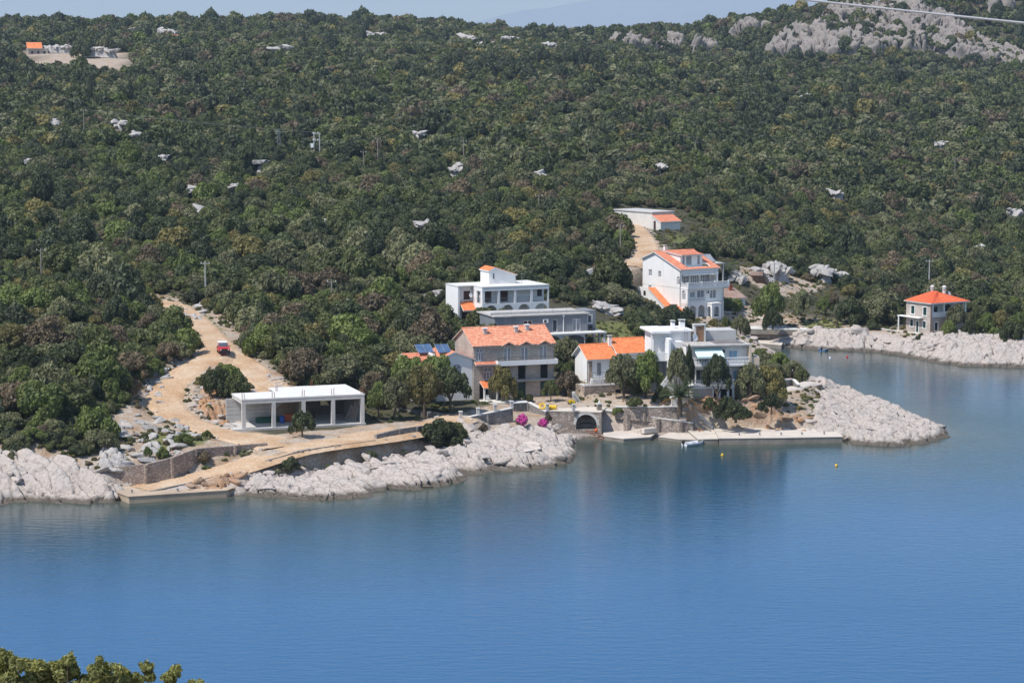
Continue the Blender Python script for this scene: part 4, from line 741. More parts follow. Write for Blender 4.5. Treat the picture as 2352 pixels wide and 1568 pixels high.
# quays
def quay(name, label, px, z, zb=-1.2, mat='concrete_pier', cat='quay', bollards=(), foot='concrete_shade_grey'):
    P = [PZ(a, b_, z) for a, b_ in px]; o = P[0]; root = empty(name, (o[0], o[1], zb)); xy = [(q[0]-o[0], q[1]-o[1]) for q in P]; cxy = np.mean(xy, 0); MB().prism([tuple(cxy+(np.array(q)-cxy)*0.985) for q in xy], 0, z-zb-0.1).build('footing', foot, root); MB().prism(xy, z-zb-0.1, z-zb).build('slab', mat, root)  # footing darker than the slab: shade of the front put into its colour
    for a, b_ in bollards: q = PZ(a, b_, z); MB().lathe([(0.11, 0), (0.09, 0.22), (0.15, 0.26), (0.15, 0.34), (0.05, 0.38)], 8, (q[0]-o[0], q[1]-o[1], z-zb)).build('bollard', 'metal_grey', root)
    return tag(root, label, cat)
quay('jetty', 'low ochre stained concrete jetty at the foot of the dirt ramp', [(295, 1139.7), (522, 1125), (556, 1112), (420, 1112), (330, 1112), (249, 1122)], 0.88, bollards=[(303, 1131), (408, 1128)], foot='concrete_ochre', mat='concrete_ochre')
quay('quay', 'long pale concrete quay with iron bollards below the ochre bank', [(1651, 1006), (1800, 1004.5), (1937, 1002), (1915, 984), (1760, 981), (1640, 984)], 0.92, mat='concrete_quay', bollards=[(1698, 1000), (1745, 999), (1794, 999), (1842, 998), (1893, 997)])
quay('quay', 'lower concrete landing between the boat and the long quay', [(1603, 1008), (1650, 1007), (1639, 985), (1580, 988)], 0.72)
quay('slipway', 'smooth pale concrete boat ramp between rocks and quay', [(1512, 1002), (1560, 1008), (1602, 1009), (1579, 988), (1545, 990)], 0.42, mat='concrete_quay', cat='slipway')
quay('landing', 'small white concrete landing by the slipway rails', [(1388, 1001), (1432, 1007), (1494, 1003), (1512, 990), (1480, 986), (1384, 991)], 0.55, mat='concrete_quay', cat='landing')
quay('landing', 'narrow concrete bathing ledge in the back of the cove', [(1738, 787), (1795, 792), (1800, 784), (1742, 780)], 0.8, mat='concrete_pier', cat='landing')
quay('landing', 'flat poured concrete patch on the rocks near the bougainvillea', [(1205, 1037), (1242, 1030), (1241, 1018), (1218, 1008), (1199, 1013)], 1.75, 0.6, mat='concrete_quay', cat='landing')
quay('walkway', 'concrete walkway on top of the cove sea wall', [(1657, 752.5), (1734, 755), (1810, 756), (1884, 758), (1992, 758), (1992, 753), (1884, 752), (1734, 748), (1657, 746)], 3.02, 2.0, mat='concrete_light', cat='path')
quay('terrace', 'pale paved terrace at the front door of the stone house', [(1110, 926), (1165, 924), (1214, 923), (1202, 916), (1100, 918)], 4.1, 3.4, mat='concrete_light', cat='terrace')
def stairs(label, a, b_, width, n, mat='concrete_light', name='stone_stairs'):
    A, B = PZ(*a), PZ(*b_); d = (B-A)[:2]; L = np.hypot(*d); root = empty(name, tuple(A), math.atan2(d[1], d[0])); h = (B[2]-A[2])
    for k in range(n): MB().box(L*k/n, L*(k+1)/n+0.25, -width/2, width/2, h*k/n-0.5, h*(k+1)/n-0.012*(k % 2)).build('step', mat, root)
    return tag(root, label, 'stairs')
stairs('broad curved stone stairs climbing from the quay past the palm', (1640, 978, 1.0), (1588, 926, 4.2), 3.2, 11, 'concrete')
stairs('low pale steps from the landing up to the sloping quay wall', (1458, 990, 0.5), (1492, 983, 1.4), 2.2, 5, 'concrete_quay')
stairs('narrow stone steps between the stone house garden and the small house', (1334, 922, 4.0), (1318, 900, 5.4), 1.2, 7, 'concrete')
stairs('straight flight of steps down the sea wall to the cove', (2018, 795, 0.6), (1990, 760, 2.9), 1.5, 14, 'concrete')
stairs('reddish tiled steps climbing the rocks beside the four storey house', (1752, 644, 10.3), (1738, 624, 12.4), 2.6, 9, 'stone_roof')
# ================================================================ buildings
class Bld:
    def __init__(s, name, frame, label, cat='house'):
        o, th = frame; s.root = tag(empty(name, tuple(o), th), label, cat); s.o = o; s.th = th
    def loc(s, px, py, z):               # photo pixel at world height z -> local x, y
        q = PZ(px, py, z)-s.o; c, n_ = math.cos(s.th), math.sin(s.th); return c*q[0]+n_*q[1], -n_*q[0]+c*q[1]
    def part(s, name, mb, mat, parent=None, smooth=False): return mb.build(name, mat, parent or s.root, smooth)
def gable(fr, s0, s1, ze, sr, zr, t, m, o=0.0): m.fpoly(fr, [(s0, ze), (s1, ze), (sr, zr)], o-t, o)
# ---- concrete garage shell
g = Bld('garage_shell', GARAGE, 'unfinished concrete garage with four open bays and a flat white roof', 'garage'); W, D, Hh = 16.9, 6.1, 4.2
g.part('floor_slab', MB().box(-1.4, W+0.15, -0.15, D+0.3, -0.6, 0.22).box(W*0.5, W+0.15, D+0.3, D+4.4, -0.6, 0.215), 'concrete_raw')
for i in range(5):
    x = i*(W-0.5)/4; cc_ = g.part('column', MB().box(x, x+0.5, 0, 0.5, 0.22, 3.55), 'concrete_raw')
    m = MB()
    for dx, dy in ((0.1, 0.1), (0.4, 0.1), (0.1, 0.4), (0.4, 0.4)): m.tube([(x+dx, dy, 4.2), (x+dx+random.uniform(-.04, .04), dy, 5.0+random.uniform(-.1, .25))], 0.022, 4)
    g.part('rebar', m, 'rust', cc_)
g.part('beam', MB().box(0, W, 0.003, 0.497, 3.55, 4.0).box(0.003, 0.4, 0.5, D, 3.55, 4.0).box(W-0.403, W-0.003, 0.5, D+4, 3.55, 4.0), 'concrete_raw')
g.part('roof_slab', MB().box(-0.05, W+0.05, -0.03, D+0.2, 4.003, 4.2).box(W*0.35, W+0.05, D+0.2, D+4.2, 4.003, 4.2), 'concrete_light')
bw = MB()
for j in range(6): bw.box(-0.9, W*0.5, D-0.3+0.012*(j % 2), D, 0.225+j*0.555, 0.225+(j+1)*0.555-0.02)
g.part('board_marked_wall', bw, 'concrete')
g.part('partition_wall', MB().box(W*0.5, W*0.5+0.25, 2.6, D+4, 0.225, 3.55), 'concrete_shade_grey'); g.part('rear_wall', MB().wall(Fr((W*0.5+0.25, D+3.9), (W, D+3.9)), 0, W*0.5-0.3, 0.225, 3.55, 0.25, [(4.6, 6.2, 1.4, 3.0)]), 'concrete_shade_grey')  # both walls coloured dark, the shade of the deep bays painted in
g.part('side_wall', MB().box(W-0.3, W-0.06, 1.2, D+3.9, 0.225, 3.55), 'concrete')
for k in range(3):
    x = W*0.36+k*2.9; m = MB()
    for j in range(4): m.tube([(x+0.1*j, D+(0.3 if k == 0 else 3.8), 4.2), (x+0.1*j, D+(0.3 if k == 0 else 3.8), 5.0)], 0.02, 4)
    g.part('rebar', m, 'rust')
def local_pt(b, x, y, z): c, s_ = math.cos(b.th), math.sin(b.th); return (b.o[0]+c*x-s_*y, b.o[1]+s_*x+c*y, b.o[2]+z)
o = MB().lathe([(0.30, 0), (0.33, 0.05), (0.33, 0.3), (0.345, 0.33), (0.33, 0.36), (0.33, 0.62), (0.345, 0.65), (0.33, 0.68), (0.33, 0.92), (0.28, 0.97), (0.0, 0.97)], 16).build('barrel', 'blue_plastic'); o.location = local_pt(g, 6.3, 3.6, 0.22); tag(o, 'blue plastic barrel standing in the concrete garage', 'barrel')
o = MB().box(-0.6, 0.6, -0.5, 0.5, 0.0, 0.9).box(-0.64, 0.64, -0.54, 0.54, 0.9, 1.0).box(-0.5, -0.4, -0.545, -0.5, 0.1, 0.85).box(0.4, 0.5, -0.545, -0.5, 0.1, 0.85).build('crate', 'orange_plastic'); o.location = local_pt(g, 7.6, 4.9, 0.22); tag(o, 'orange crate behind the blue barrel in the garage', 'crate')
bt = empty('upturned_dinghy', local_pt(g, 4.6, 4.8, 0.22), g.th); m = MB(); secs = [(-1.6, 0.55), (-0.8, 0.7), (0.2, 0.7), (1.1, 0.5), (1.7, 0.05)]
for x, w_ in secs: m.v += [(x, -w_, 0), (x, -w_*0.9, 0.35), (x, -w_*0.4, 0.62), (x, 0, 0.72), (x, w_*0.4, 0.62), (x, w_*0.9, 0.35), (x, w_, 0)]
m.f += [(i*7+j, i*7+j+1, (i+1)*7+j+1, (i+1)*7+j) for i in range(4) for j in range(6)]+[tuple(range(6, -1, -1))]; m.build('hull', 'green_tarp', bt, True); MB().box(-1.5, 1.5, -0.03, 0.03, 0.73, 0.79).build('keel', 'green_tarp', bt); tag(bt, 'dark green upturned dinghy inside the concrete garage', 'boat')
for k in range(5):
    o = MB().box(-0.09, 0.09, -0.02, 0.02, 0, 2.2+0.3*(k % 3)).build('plank', 'pole_wood'); o.location = local_pt(g, W-1.0-0.28*k, 1.4+0.25*k, 0.22); o.rotation_euler = (0, R(12+3*k), g.th); tag(o, 'weathered plank leaning on the right wall of the garage', 'plank', 'planks in the garage')
# ---- white two storey villa with verandas
v = Bld('white_villa', VILLA, 'white flat roofed villa with upper veranda and a small tiled roof room'); W = 12.3; zr = 6.5; zf = 3.8; D = 9.0; vd = 2.0
fr0 = Fr((0, 0), (W, 0)); bays = [0.0, 3.05, 6.05, 9.1, W]
holes = [(bays[i]+0.55, bays[i+1]-0.35+(0.1 if i == 3 else 0), 0.1, 3.52, 'arch') for i in range(4)]
v.part('arcade', MB().wall(fr0, 0, W, 0, zf, 0.4, holes), 'white')
v.part('veranda_floor', MB().box(0.02, W-0.02, 0.42, vd+0.2, zf-0.25, zf), 'white')
for i, x in enumerate(bays): v.part('column', MB().box(max(0, x-0.2) if i else 0, (x+0.2 if i < 4 else W) if i else 0.45, 0.02, 0.42, zf, zr-0.55), 'white')
v.part('beam', MB().box(-0.03, W+0.03, -0.02, 0.45, zr-0.55, zr-0.03).box(-0.03, 0.4, 0.45, 4.4, zr-0.55, zr-0.03).box(W-0.4, W+0.03, 0.45, vd+0.2, zr-0.55, zr-0.03), 'white')
for i in range(4): balustrade(v.root, fr0, bays[i]+0.45, bays[i+1]-0.2, zf, 0.95, 'metal_grey', 'bar', 0.16, -0.12, name='railing')
frm = Fr((0.0, vd), (W, vd)); dh = [(1.1, 2.55, zf+0.05, zf+2.05), (4.15, 5.6, zf+0.05, zf+2.05), (11.0, 11.9, zf+0.7, zf+1.9)]
v.part('front_wall', MB().wall(frm, 0.45, W-0.02, 0, zr-0.1, 0.3, [h for h in dh]), 'white')
for h in dh[:2]: door(v.root, frm, *h, 'dark_wood')
window(v.root, frm, *dh[2], frame='dark_wood')
sidef = Fr((0, 4.4), (0, 0.42)); v.part('veranda_side_wall', MB().wall(sidef, 0, 3.98, 0, zr-0.56, 0.3, [(2.0, 3.6, zf+0.02, zf+2.05)]), 'white'); balustrade(v.root, sidef, 2.05, 3.55, zf, 0.95, 'metal_grey', 'bar', 0.16, -0.1, name='railing')
lx, ly = -2.55, 4.4; wf = Fr((lx, ly), (0, ly)); v.part('wing_front_wall', MB().wall(wf, 0, -lx, 0, zr-0.02, 0.3, [(1.0, 2.2, 4.2, 5.7), (0.7, 1.9, 0.1, 2.2)]), 'white'); window(v.root, wf, 1.0, 2.2, 4.2, 5.7, frame='dark_wood', pane='dark_wood', mull=1); door(v.root, wf, 0.7, 1.9, 0.1, 2.2, 'dark_wood')
v.part('side_wall', MB().box(lx-0.35, lx, ly-0.8, D, -0.8, zr-0.02), 'white'); v.part('rear_wall', MB().box(lx, W, D-0.3, D, -0.5, zr-0.1), 'white'); v.part('right_wall', MB().box(W-0.3, W-0.01, vd+0.3, D-0.3, -0.4, zr-0.1), 'white')
v.part('roof_slab', MB().prism([(-0.06, -0.06), (W+0.06, -0.06), (W+0.06, D+0.05), (lx-0.4, D+0.05), (lx-0.4, ly-0.85), (-0.06, ly-0.85)], zr, zr+0.18), 'concrete_light')
tiled(v.root, (lx+0.15, ly-2.0, 2.55), (-0.05, ly-2.0, 2.55), (-0.05, ly-0.05, 4.0), (lx+0.15, ly-0.05, 4.0), 'tile_orange', name='porch_roof')
v.part('porch_cheek', MB().add([(-0.06, ly, 2.4), (-0.06, ly-2.0, 2.4), (-0.06, ly, 4.1), (-0.26, ly, 2.4), (-0.26, ly-2.0, 2.4), (-0.26, ly, 4.1)], [(0, 1, 2), (3, 5, 4), (0, 3, 4, 1), (1, 4, 5, 2)]), 'white')
# room on the roof
rx0, rx1, ry0, ry1 = 3.1, 8.0, 4.3, 8.0; rf = Fr((rx0, ry0), (rx1, ry0)); m = MB(); zb = zr+0.18
m.fpoly(rf, [(0, zb), (rx1-rx0, zb), (rx1-rx0, zb+1.5), (0.95, zb+2.75), (0, zb+2.3)], -0.3, 0); m.fpoly(rf, [(0, zb), (rx1-rx0, zb), (rx1-rx0, zb+1.5), (0.95, zb+2.75), (0, zb+2.3)], -(ry1-ry0), -(ry1-ry0)+0.3)
m.box(rx0, rx0+0.3, ry0+0.3, ry1-0.3, zb, zb+2.3); m.box(rx1-0.3, rx1, ry0+0.3, ry1-0.3, zb, zb+1.5); rr_ = v.part('roof_room', m, 'white'); v.part('slit_window', MB().fbox(rf, 0.75, 0.95, 0.003, 0.03, zb+0.9, zb+1.8), 'glass', rr_)
tiled(v.root, (rx0-0.2, ry1+0.2, zb+2.28), (rx0-0.2, ry0-0.25, zb+2.28), (rx0+0.95, ry0-0.25, zb+2.85), (rx0+0.95, ry1+0.2, zb+2.85), 'tile_orange'); tiled(v.root, (rx1+0.25, ry0-0.25, zb+1.45), (rx1+0.25, ry1+0.2, zb+1.45), (rx0+0.95, ry1+0.2, zb+2.85), (rx0+0.95, ry0-0.25, zb+2.85), 'tile_orange')
v.part('vent_pipe', MB().tube([(rx1+0.5, 5.5, zb), (rx1+0.5, 5.5, zb+0.6)], 0.09, 8), 'white_clean'); dish(v.root, (0.55-1.2, ly-0.9, 5.0), 0.35, (0.2, -1, 0.3))
# ---- grey rendered house with a terrace on arches
h = Bld('grey_house', GREYH, 'grey cement rendered house with concrete terrace on arches below the white villa'); zt = 3.0; W = 10.2
af = Fr((-6, 0), (W, 0)); v_ = [(0.6+i*4.1, 4.3+i*4.1, 0.0, zt-0.32, 0.75) for i in range(3)]
h.part('arcade', MB().wall(af, 0, 12.6, 0, zt-0.2, 0.35, [(q[0], q[1], 0.01, q[3], q[4]) for q in v_]), 'concrete')
h.part('terrace_slab', MB().box(-6, W+0.1, -0.1, 6.5, zt-0.2, zt), 'concrete_light')
for x, y in ((W-0.4, 0.05), (W-0.4, 2.2), (W-0.4, 4.5), (7.6, 4.5), (W-3.6, 2.4)): h.part('column', MB().box(x, x+0.35, y, y+0.35, -0.2, zt-0.2), 'concrete')
wy0 = 2.3; gf = Fr((-8, wy0), (8.0, wy0)); hl = [(4.9, 6.4, zt+0.9, zt+2.05), (13.3, 14.7, zt+0.03, zt+2.05), (9.9, 10.7, zt+0.03, zt+2.05)]
h.part('front_wall', MB().wall(gf, 0, 15.9, zt-2.5, zt+2.75, 0.3, hl), 'render_grey'); window(h.root, gf, *hl[0], pane='dark_wood'); window(h.root, gf, *hl[1], pane='glass_curtain'); window(h.root, gf, *hl[2], mull=0)
gf2 = Fr((7.9, 3.0), (9.6, 3.0)); h.part('side_block', MB().wall(gf2, 0, 1.7, zt+0.003, zt+3.2, 0.3, [(0.35, 1.0, zt+1.2, zt+2.45)]).box(7.9, 9.6, 3.3, 7.5, zt+0.004, zt+3.2), 'render_grey'); window(h.root, gf2, 0.35, 1.0, zt+1.2, zt+2.45, mull=0, surround='white_clean')
h.part('roof_slab', MB().box(-8.2, 8.25, wy0-0.25, 10.5, zt+2.75, zt+2.95), 'roof_slab'); h.part('parapet', MB().box(-8.2, 7.9, 3.6, 3.85, zt+2.953, zt+3.35), 'concrete'); h.part('body', MB().box(-8, 7.7, wy0+0.3, 9.5, zt-2.5, zt+2.74), 'render_grey')
h.part('drainpipe', MB().tube([gf(11.7, 0.08, zt), gf(11.7, 0.08, zt+2.6)], 0.06, 6).box(3.55, 3.85, wy0-0.22, wy0-0.02, zt+2.5, zt+2.75), 'white_clean')
for k in range(6): h.part('railing_post', MB().tube([(-5+k*2.4, 3.1, zt+2.95), (-5+k*2.4, 3.1, zt+3.75)], 0.025, 5), 'metal_grey')
o = MB().box(-0.35, 0.35, -0.25, 0.25, 0.35, 0.42).box(-0.35, -0.3, -0.25, -0.2, 0, 0.35).box(0.3, 0.35, -0.25, -0.2, 0, 0.35).box(-0.35, -0.3, 0.2, 0.25, 0, 0.35).box(0.3, 0.35, 0.2, 0.25, 0, 0.35).box(-0.35, 0.35, 0.2, 0.25, 0.42, 0.85).build('chair', 'black_plastic'); o.location = local_pt(h, 8.7, 2.4, zt); o.rotation_euler = (0, 0, h.th+0.4); tag(o, 'black chair on the grey house terrace', 'chair')
# ---- long stone house
s = Bld('stone_house', STONEH, 'long stone house with faded tiled roof, balcony and white gabled annex'); W = 12.4; D = 8.6; z1, z2, ze = 2.55, 5.15, 7.75; rd = 4.4; zrg = 10.0
f0 = Fr((0, 0), (W, 0)); wins = [(0.35, 1.55, z2+0.45, z2+2.3, 'arch'), (1.55, 2.95, z1+0.25, z1+2.1, 'arch')]
bdo = [(4.65, 5.85, z2+0.03, z2+2.25), (7.35, 8.55, z2+0.03, z2+2.25), (10.25, 11.5, z2+0.03, z2+2.3)]; gdo = [(4.0, 5.5, z1+0.1, z1+2.1), (6.9, 8.1, z1+0.1, z1+2.15), (10.4, 11.6, z1+0.1, z1+2.15)]; gd0 = [(4.0, 5.5, 0.05, 2.2), (6.9, 8.1, 0.05, 2.2), (10.4, 11.6, 0.05, 2.2), (0.9, 2.3, 0.05, 2.2)]
s.part('front_wall', MB().wall(f0, 0, W, -0.5, ze+0.1, 0.45, wins+bdo+gdo+gd0), 'stone_house')
for q in wins: window(s.root, f0, *q[:4], arch=True, pane='glass_curtain', mull=2)
for q in wins:
    r1, r2 = (q[1]-q[0])/2, (q[1]-q[0])/2+0.28; c = (q[0]+q[1])/2; sp = q[3]-r1; m = MB()
    for k in range(12): u, w_ = math.pi*k/12, math.pi*(k+1)/12; m.fpoly(f0, [(c-r2*math.cos(u), sp+r2*math.sin(u)), (c-r1*math.cos(u), sp+r1*math.sin(u)), (c-r1*math.cos(w_), sp+r1*math.sin(w_)), (c-r2*math.cos(w_), sp+r2*math.sin(w_))], -0.1, 0.03)
    m.fbox(f0, q[0]-0.2, q[1]+0.2, 0.002, 0.1, q[2]-0.14, q[2]); s.part('window_arch', m, 'stone_pale')
for q in bdo: window(s.root, f0, *q, pane='glass_curtain', mull=1)
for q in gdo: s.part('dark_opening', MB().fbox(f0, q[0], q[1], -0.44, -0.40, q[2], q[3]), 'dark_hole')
for q in gd0[:3]: door(s.root, f0, *q, 'green_shutter', 0.3)
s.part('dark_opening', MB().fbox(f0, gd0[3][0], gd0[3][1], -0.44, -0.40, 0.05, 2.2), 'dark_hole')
s.part('string_course', MB().fbox(f0, 5.7, W+0.2, 0.003, 0.7, z1-0.1, z1+0.02), 'concrete')
s.part('body', MB().box(0.02, W-0.02, 0.46, D, -0.5, ze), 'stone_house'); m = MB(); fR = Fr((W-0.02, 0.1), (W-0.02, D)); gable(fR, 0, D-0.1, ze+0.002, rd, zrg-0.1, 0.3, m); fL = Fr((0.02, D), (0.02, 0.1)); gable(fL, 0, D-0.1, ze+0.002, D-rd, zrg-0.1, 0.3, m); s.part('gable', m, 'stone_house')
b0 = 3.35; s.part('balcony', MB().box(b0, W+0.3, -1.25, 0.0, z2-0.28, z2).box(b0, W+0.3, -1.25, -1.08, z2, z2+0.42).box(b0, b0+0.17, -1.08, 0, z2, z2+0.42).box(W+0.13, W+0.3, -1.08, 0, z2, z2+0.42), 'white'); balustrade(s.root, Fr((b0, -1.15), (W+0.3, -1.15)), 0.05, W+0.25-b0, z2+0.42, 0.55, 'rail_dark', 'bar', 0.22, 0, name='railing')
tiled(s.root, (-0.3, -0.45, ze+0.02), (W+0.4, -0.45, ze+0.02), (W+0.4, rd, zrg), (-0.3, rd, zrg), 'tile_old', verge='stone_pale'); tiled(s.root, (W+0.4, D+0.45, ze+0.1), (-0.3, D+0.45, ze+0.1), (-0.3, rd, zrg), (W+0.4, rd, zrg), 'tile_old', verge='stone_pale')
s.part('ridge_tiles', MB().tube([(-0.3, rd, zrg+0.03), (W+0.4, rd, zrg+0.03)], 0.13, 8), 'tile_old')
for c in (5.25, 7.95, 10.88):                        # small gables over the balcony doors
    dm = MB().fpoly(f0, [(c-0.95, ze+0.0), (c+0.95, ze+0.0), (c, ze+0.4)], -0.4, 0.06); dg = s.part('door_gable', dm, 'stone_house')
    yb = 1.35; tiled(dg, (c-1.15, -0.62, ze-0.06), (c-1.15, yb, ze-0.06), (c, yb, ze+0.86), (c, -0.62, ze+0.86), 'tile_old', 0.1, name='gable_roof', verge='stone_pale') if False else None
    for sg in (-1, 1):
        e0, e1_ = (c+sg*1.15, -0.62, ze-0.06), (c+sg*1.15, -0.2, ze-0.06); k0, k1 = (c, 0.75, ze+0.5), (c, -0.62, ze+0.5)
        tiled(dg, *( (e0, e1_, k0, k1) ), 'tile_old', 0.1, name='gable_roof', verge='stone_pale')
for x, y in ((2.7, 2.7), (7.6, 2.8), (9.5, 3.2)):
    zz = ze+(y+0.45)/(rd+0.45)*(zrg-ze); cm = s.part('roof_vent', MB().box(x-0.25, x+0.25, y-0.25, y+0.25, zz-0.2, zz+0.75), 'concrete'); s.part('vent_cap', MB().box(x-0.38, x+0.38, y-0.38, y+0.38, zz+0.8, zz+0.9).box(x-0.18, x+0.18, y-0.18, y+0.18, zz+0.75, zz+0.8), 'white_clean', cm)
tiled(s.root, (0.1, -0.75, z2-0.05), (b0-0.05, -0.75, z2-0.05), (b0-0.05, 0.03, z2+0.32), (0.1, 0.03, z2+0.32), 'tile_faded', 0.1, name='skirt_roof'); tiled(s.root, (0.9, -1.9, z1-0.75), (4.0, -1.9, z1-0.75), (4.0, 0.03, z1+0.05), (0.9, 0.03, z1+0.05), 'tile_orange', 0.1, name='porch_roof')
for x in (0.95, 2.9, 3.75): s.part('porch_post', MB().box(x, x+0.22, -1.8, -1.58, -0.1, z1-0.8), 'white')
# annex: white gable with an arched window
ax0, ax1, ay = -5.6, -0.05, 0.3; aze = 6.0; azr = 7.0; fa = Fr((ax0, ay), (ax1, ay)); aw = (2.3, 3.85, 3.3, 5.25, 'arch')
m = MB().wall(fa, 0, 5.55, -0.4, aze, 0.35, [aw]); gable(fa, 0, 5.55, aze, 2.75, azr, 0.35, m); s.part('annex_gable', m, 'white'); window(s.root, fa, *aw[:4], arch=True, pane='glass_curtain', mull=2)
s.part('annex_body', MB().box(ax0, ax1, ay+0.36, 7.6, -0.4, aze-0.1), 'white'); xm = ax0+2.75
tiled(s.root, (ax0-0.35, 7.6, aze-0.12), (ax0-0.35, ay-0.35, aze-0.12), (xm, ay-0.35, azr+0.1), (xm, 7.6, azr+0.1), 'tile_faded', 0.12, name='annex_roof'); tiled(s.root, (ax1+0.4, ay-0.35, aze-0.12), (ax1+0.4, 7.6, aze-0.12), (xm, 7.6, azr+0.1), (xm, ay-0.35, azr+0.1), 'tile_faded', 0.12, name='annex_roof')
# left wing with its own roof
lx0, lx1, ly0, ly1 = -9.4, -5.9, 1.6, 6.4; fw_ = Fr((lx0, ly0), (lx1, ly0)); s.part('wing_wall', MB().wall(fw_, 0, 3.5, 0, 5.6, 0.3, [(2.0, 2.65, 4.4, 5.1)]).box(lx0, lx1, ly0+0.3, ly1, 0, 5.55), 'white'); window(s.root, fw_, 2.0, 2.65, 4.4, 5.1, mull=0, surround='white_clean')
m = MB(); fg = Fr((lx0, ly1), (lx0, ly0)); gable(fg, 0, ly1-ly0, 5.56, 2.4, 6.55, 0.3, m, 0.003); s.part('wing_gable', m, 'white')
tiled(s.root, (lx0-0.35, ly0-0.35, 5.5), (lx1-0.05, ly0-0.35, 5.5), (lx1-0.05, 4.0, 6.7), (lx0-0.35, 4.0, 6.7), 'tile_faded', 0.12, name='wing_roof'); tiled(s.root, (lx1-0.05, ly1+0.35, 5.5), (lx0-0.35, ly1+0.35, 5.5), (lx0-0.35, 4.0, 6.7), (lx1-0.05, 4.0, 6.7), 'tile_faded', 0.12, name='wing_roof')
s.part('fire_wall', MB().box(lx1-0.02, ax0-0.36, ay-0.2, 4.5, 3.0, 6.9), 'white')
for (cx, cy_, w_, d_) in ((-6.3, 3.9, 2.3, 2.0), (-4.1, 1.9, 1.9, 2.0)):
    zz = 6.75 if cx < -5.9 else 6.9; sp_ = s.part('solar_panel', MB().hexa([(cx-w_/2, cy_-d_/2, zz), (cx+w_/2, cy_-d_/2, zz), (cx+w_/2, cy_+d_/2, zz+1.0), (cx-w_/2, cy_+d_/2, zz+1.0), (cx-w_/2, cy_-d_/2-0.04, zz+0.09), (cx+w_/2, cy_-d_/2-0.04, zz+0.09), (cx+w_/2, cy_+d_/2-0.04, zz+1.09), (cx-w_/2, cy_+d_/2-0.04, zz+1.09)]), 'solar')
    fm = MB()
    for x in (cx-w_/2-0.05, cx, cx+w_/2+0.05): fm.tube([(x, cy_-d_/2-0.05, zz+0.11), (x, cy_+d_/2-0.05, zz+1.11)], 0.035, 4)
    for x in (cx-w_/2+0.2, cx+w_/2-0.2): fm.tube([(x, cy_+d_/2-0.1, zz+1.0), (x, cy_+d_/2, zz-0.3)], 0.03, 4); fm.tube([(x, cy_-d_/2+0.1, zz+0.06), (x, cy_-d_/2+0.1, zz-0.5)], 0.03, 4)
    s.part('panel_frame', fm, 'metal_grey', sp_)
# ---- small house with two bright orange roofs
k_ = Bld('small_house', SMALLH, 'small white gabled house with two stepped bright orange roofs'); W1, D1 = 4.5, 5.6; zb, ze = -2.2, 3.45
fs = Fr((0, 0), (W1, 0)); kh = [(1.3, 2.1, 0.9, 2.9), (1.6, 2.6, -2.0, 0.0)]; k_.part('front_wall', MB().wall(fs, 0, W1, zb, ze, 0.35, [kh[0]]), 'white'); window(k_.root, fs, *kh[0], pane='glass_curtain', mull=0)
fl = Fr((0, D1), (0, 0)); m = MB().wall(fl, 0, D1, zb, ze, 0.35, []); gable(fl, 0, D1, ze, 2.6, 5.1, 0.35, m); k_.part('gable_wall', m, 'white'); k_.part('body', MB().box(0.36, W1, 0.36, D1, zb, ze-0.1), 'white')
fq = Fr((0, -0.1), (0.9, -0.1)); k_.part('stone_corner', MB().box(-0.02, 0.5, -0.12, -0.003, zb, ze-0.15), 'stone_wall_red')
tiled(k_.root, (-0.45, -0.5, ze-0.1), (W1, -0.5, ze-0.1), (W1, D1-2.6, 5.2), (-0.45, D1-2.6, 5.2), 'tile_orange'); tiled(k_.root, (W1, D1+0.4, ze-0.1), (-0.45, D1+0.4, ze-0.1), (-0.45, D1-2.6, 5.2), (W1, D1-2.6, 5.2), 'tile_orange')
x2, x3 = W1+0.05, W1+5.3; yo = 0.7; zo = 0.65; k_.part('rear_block', MB().box(x2, x3, yo, D1+yo, zb, ze+zo-0.1).fpoly(Fr((x3, yo), (x3, D1+yo)), [(0, ze+zo-0.1), (D1, ze+zo-0.1), (3.0, 5.1+zo)], -0.3, 0), 'white')
tiled(k_.root, (x2, yo-0.5, ze+zo-0.1), (x3+0.4, yo-0.5, ze+zo-0.1), (x3+0.4, D1-2.6+yo, 5.2+zo), (x2, D1-2.6+yo, 5.2+zo), 'tile_orange'); tiled(k_.root, (x3+0.4, D1+yo+0.4, ze+zo-0.1), (x2, D1+yo+0.4, ze+zo-0.1), (x2, D1-2.6+yo, 5.2+zo), (x3+0.4, D1-2.6+yo, 5.2+zo), 'tile_orange')
chimney(k_.root, x2-0.2, 2.6, 4.9, 1.3, 0.5); dish(k_.root, (3.6, 3.3, 5.75), 0.33)
k_.part('balcony', MB().box(0.2, 4.6, -1.1, -0.125, 0.45, 0.6), 'white'); balustrade(k_.root, Fr((0.2, -1.05), (4.6, -1.05)), 0.05, 4.3, 0.6, 0.95, 'rail_dark', 'bar', 0.5, 0, name='railing')
k_.part('porch_arch', MB().wall(Fr((-0.1, -1.0), (2.2, -1.0)), 0, 2.2, -2.2, 0.45, 0.25, [(0.4, 1.5, -2.19, -0.1, 'arch')]), 'white'); k_.part('porch_side', MB().box(2.2, 2.4, -1.2, -0.13, -2.2, 0.45), 'stone_wall_red')
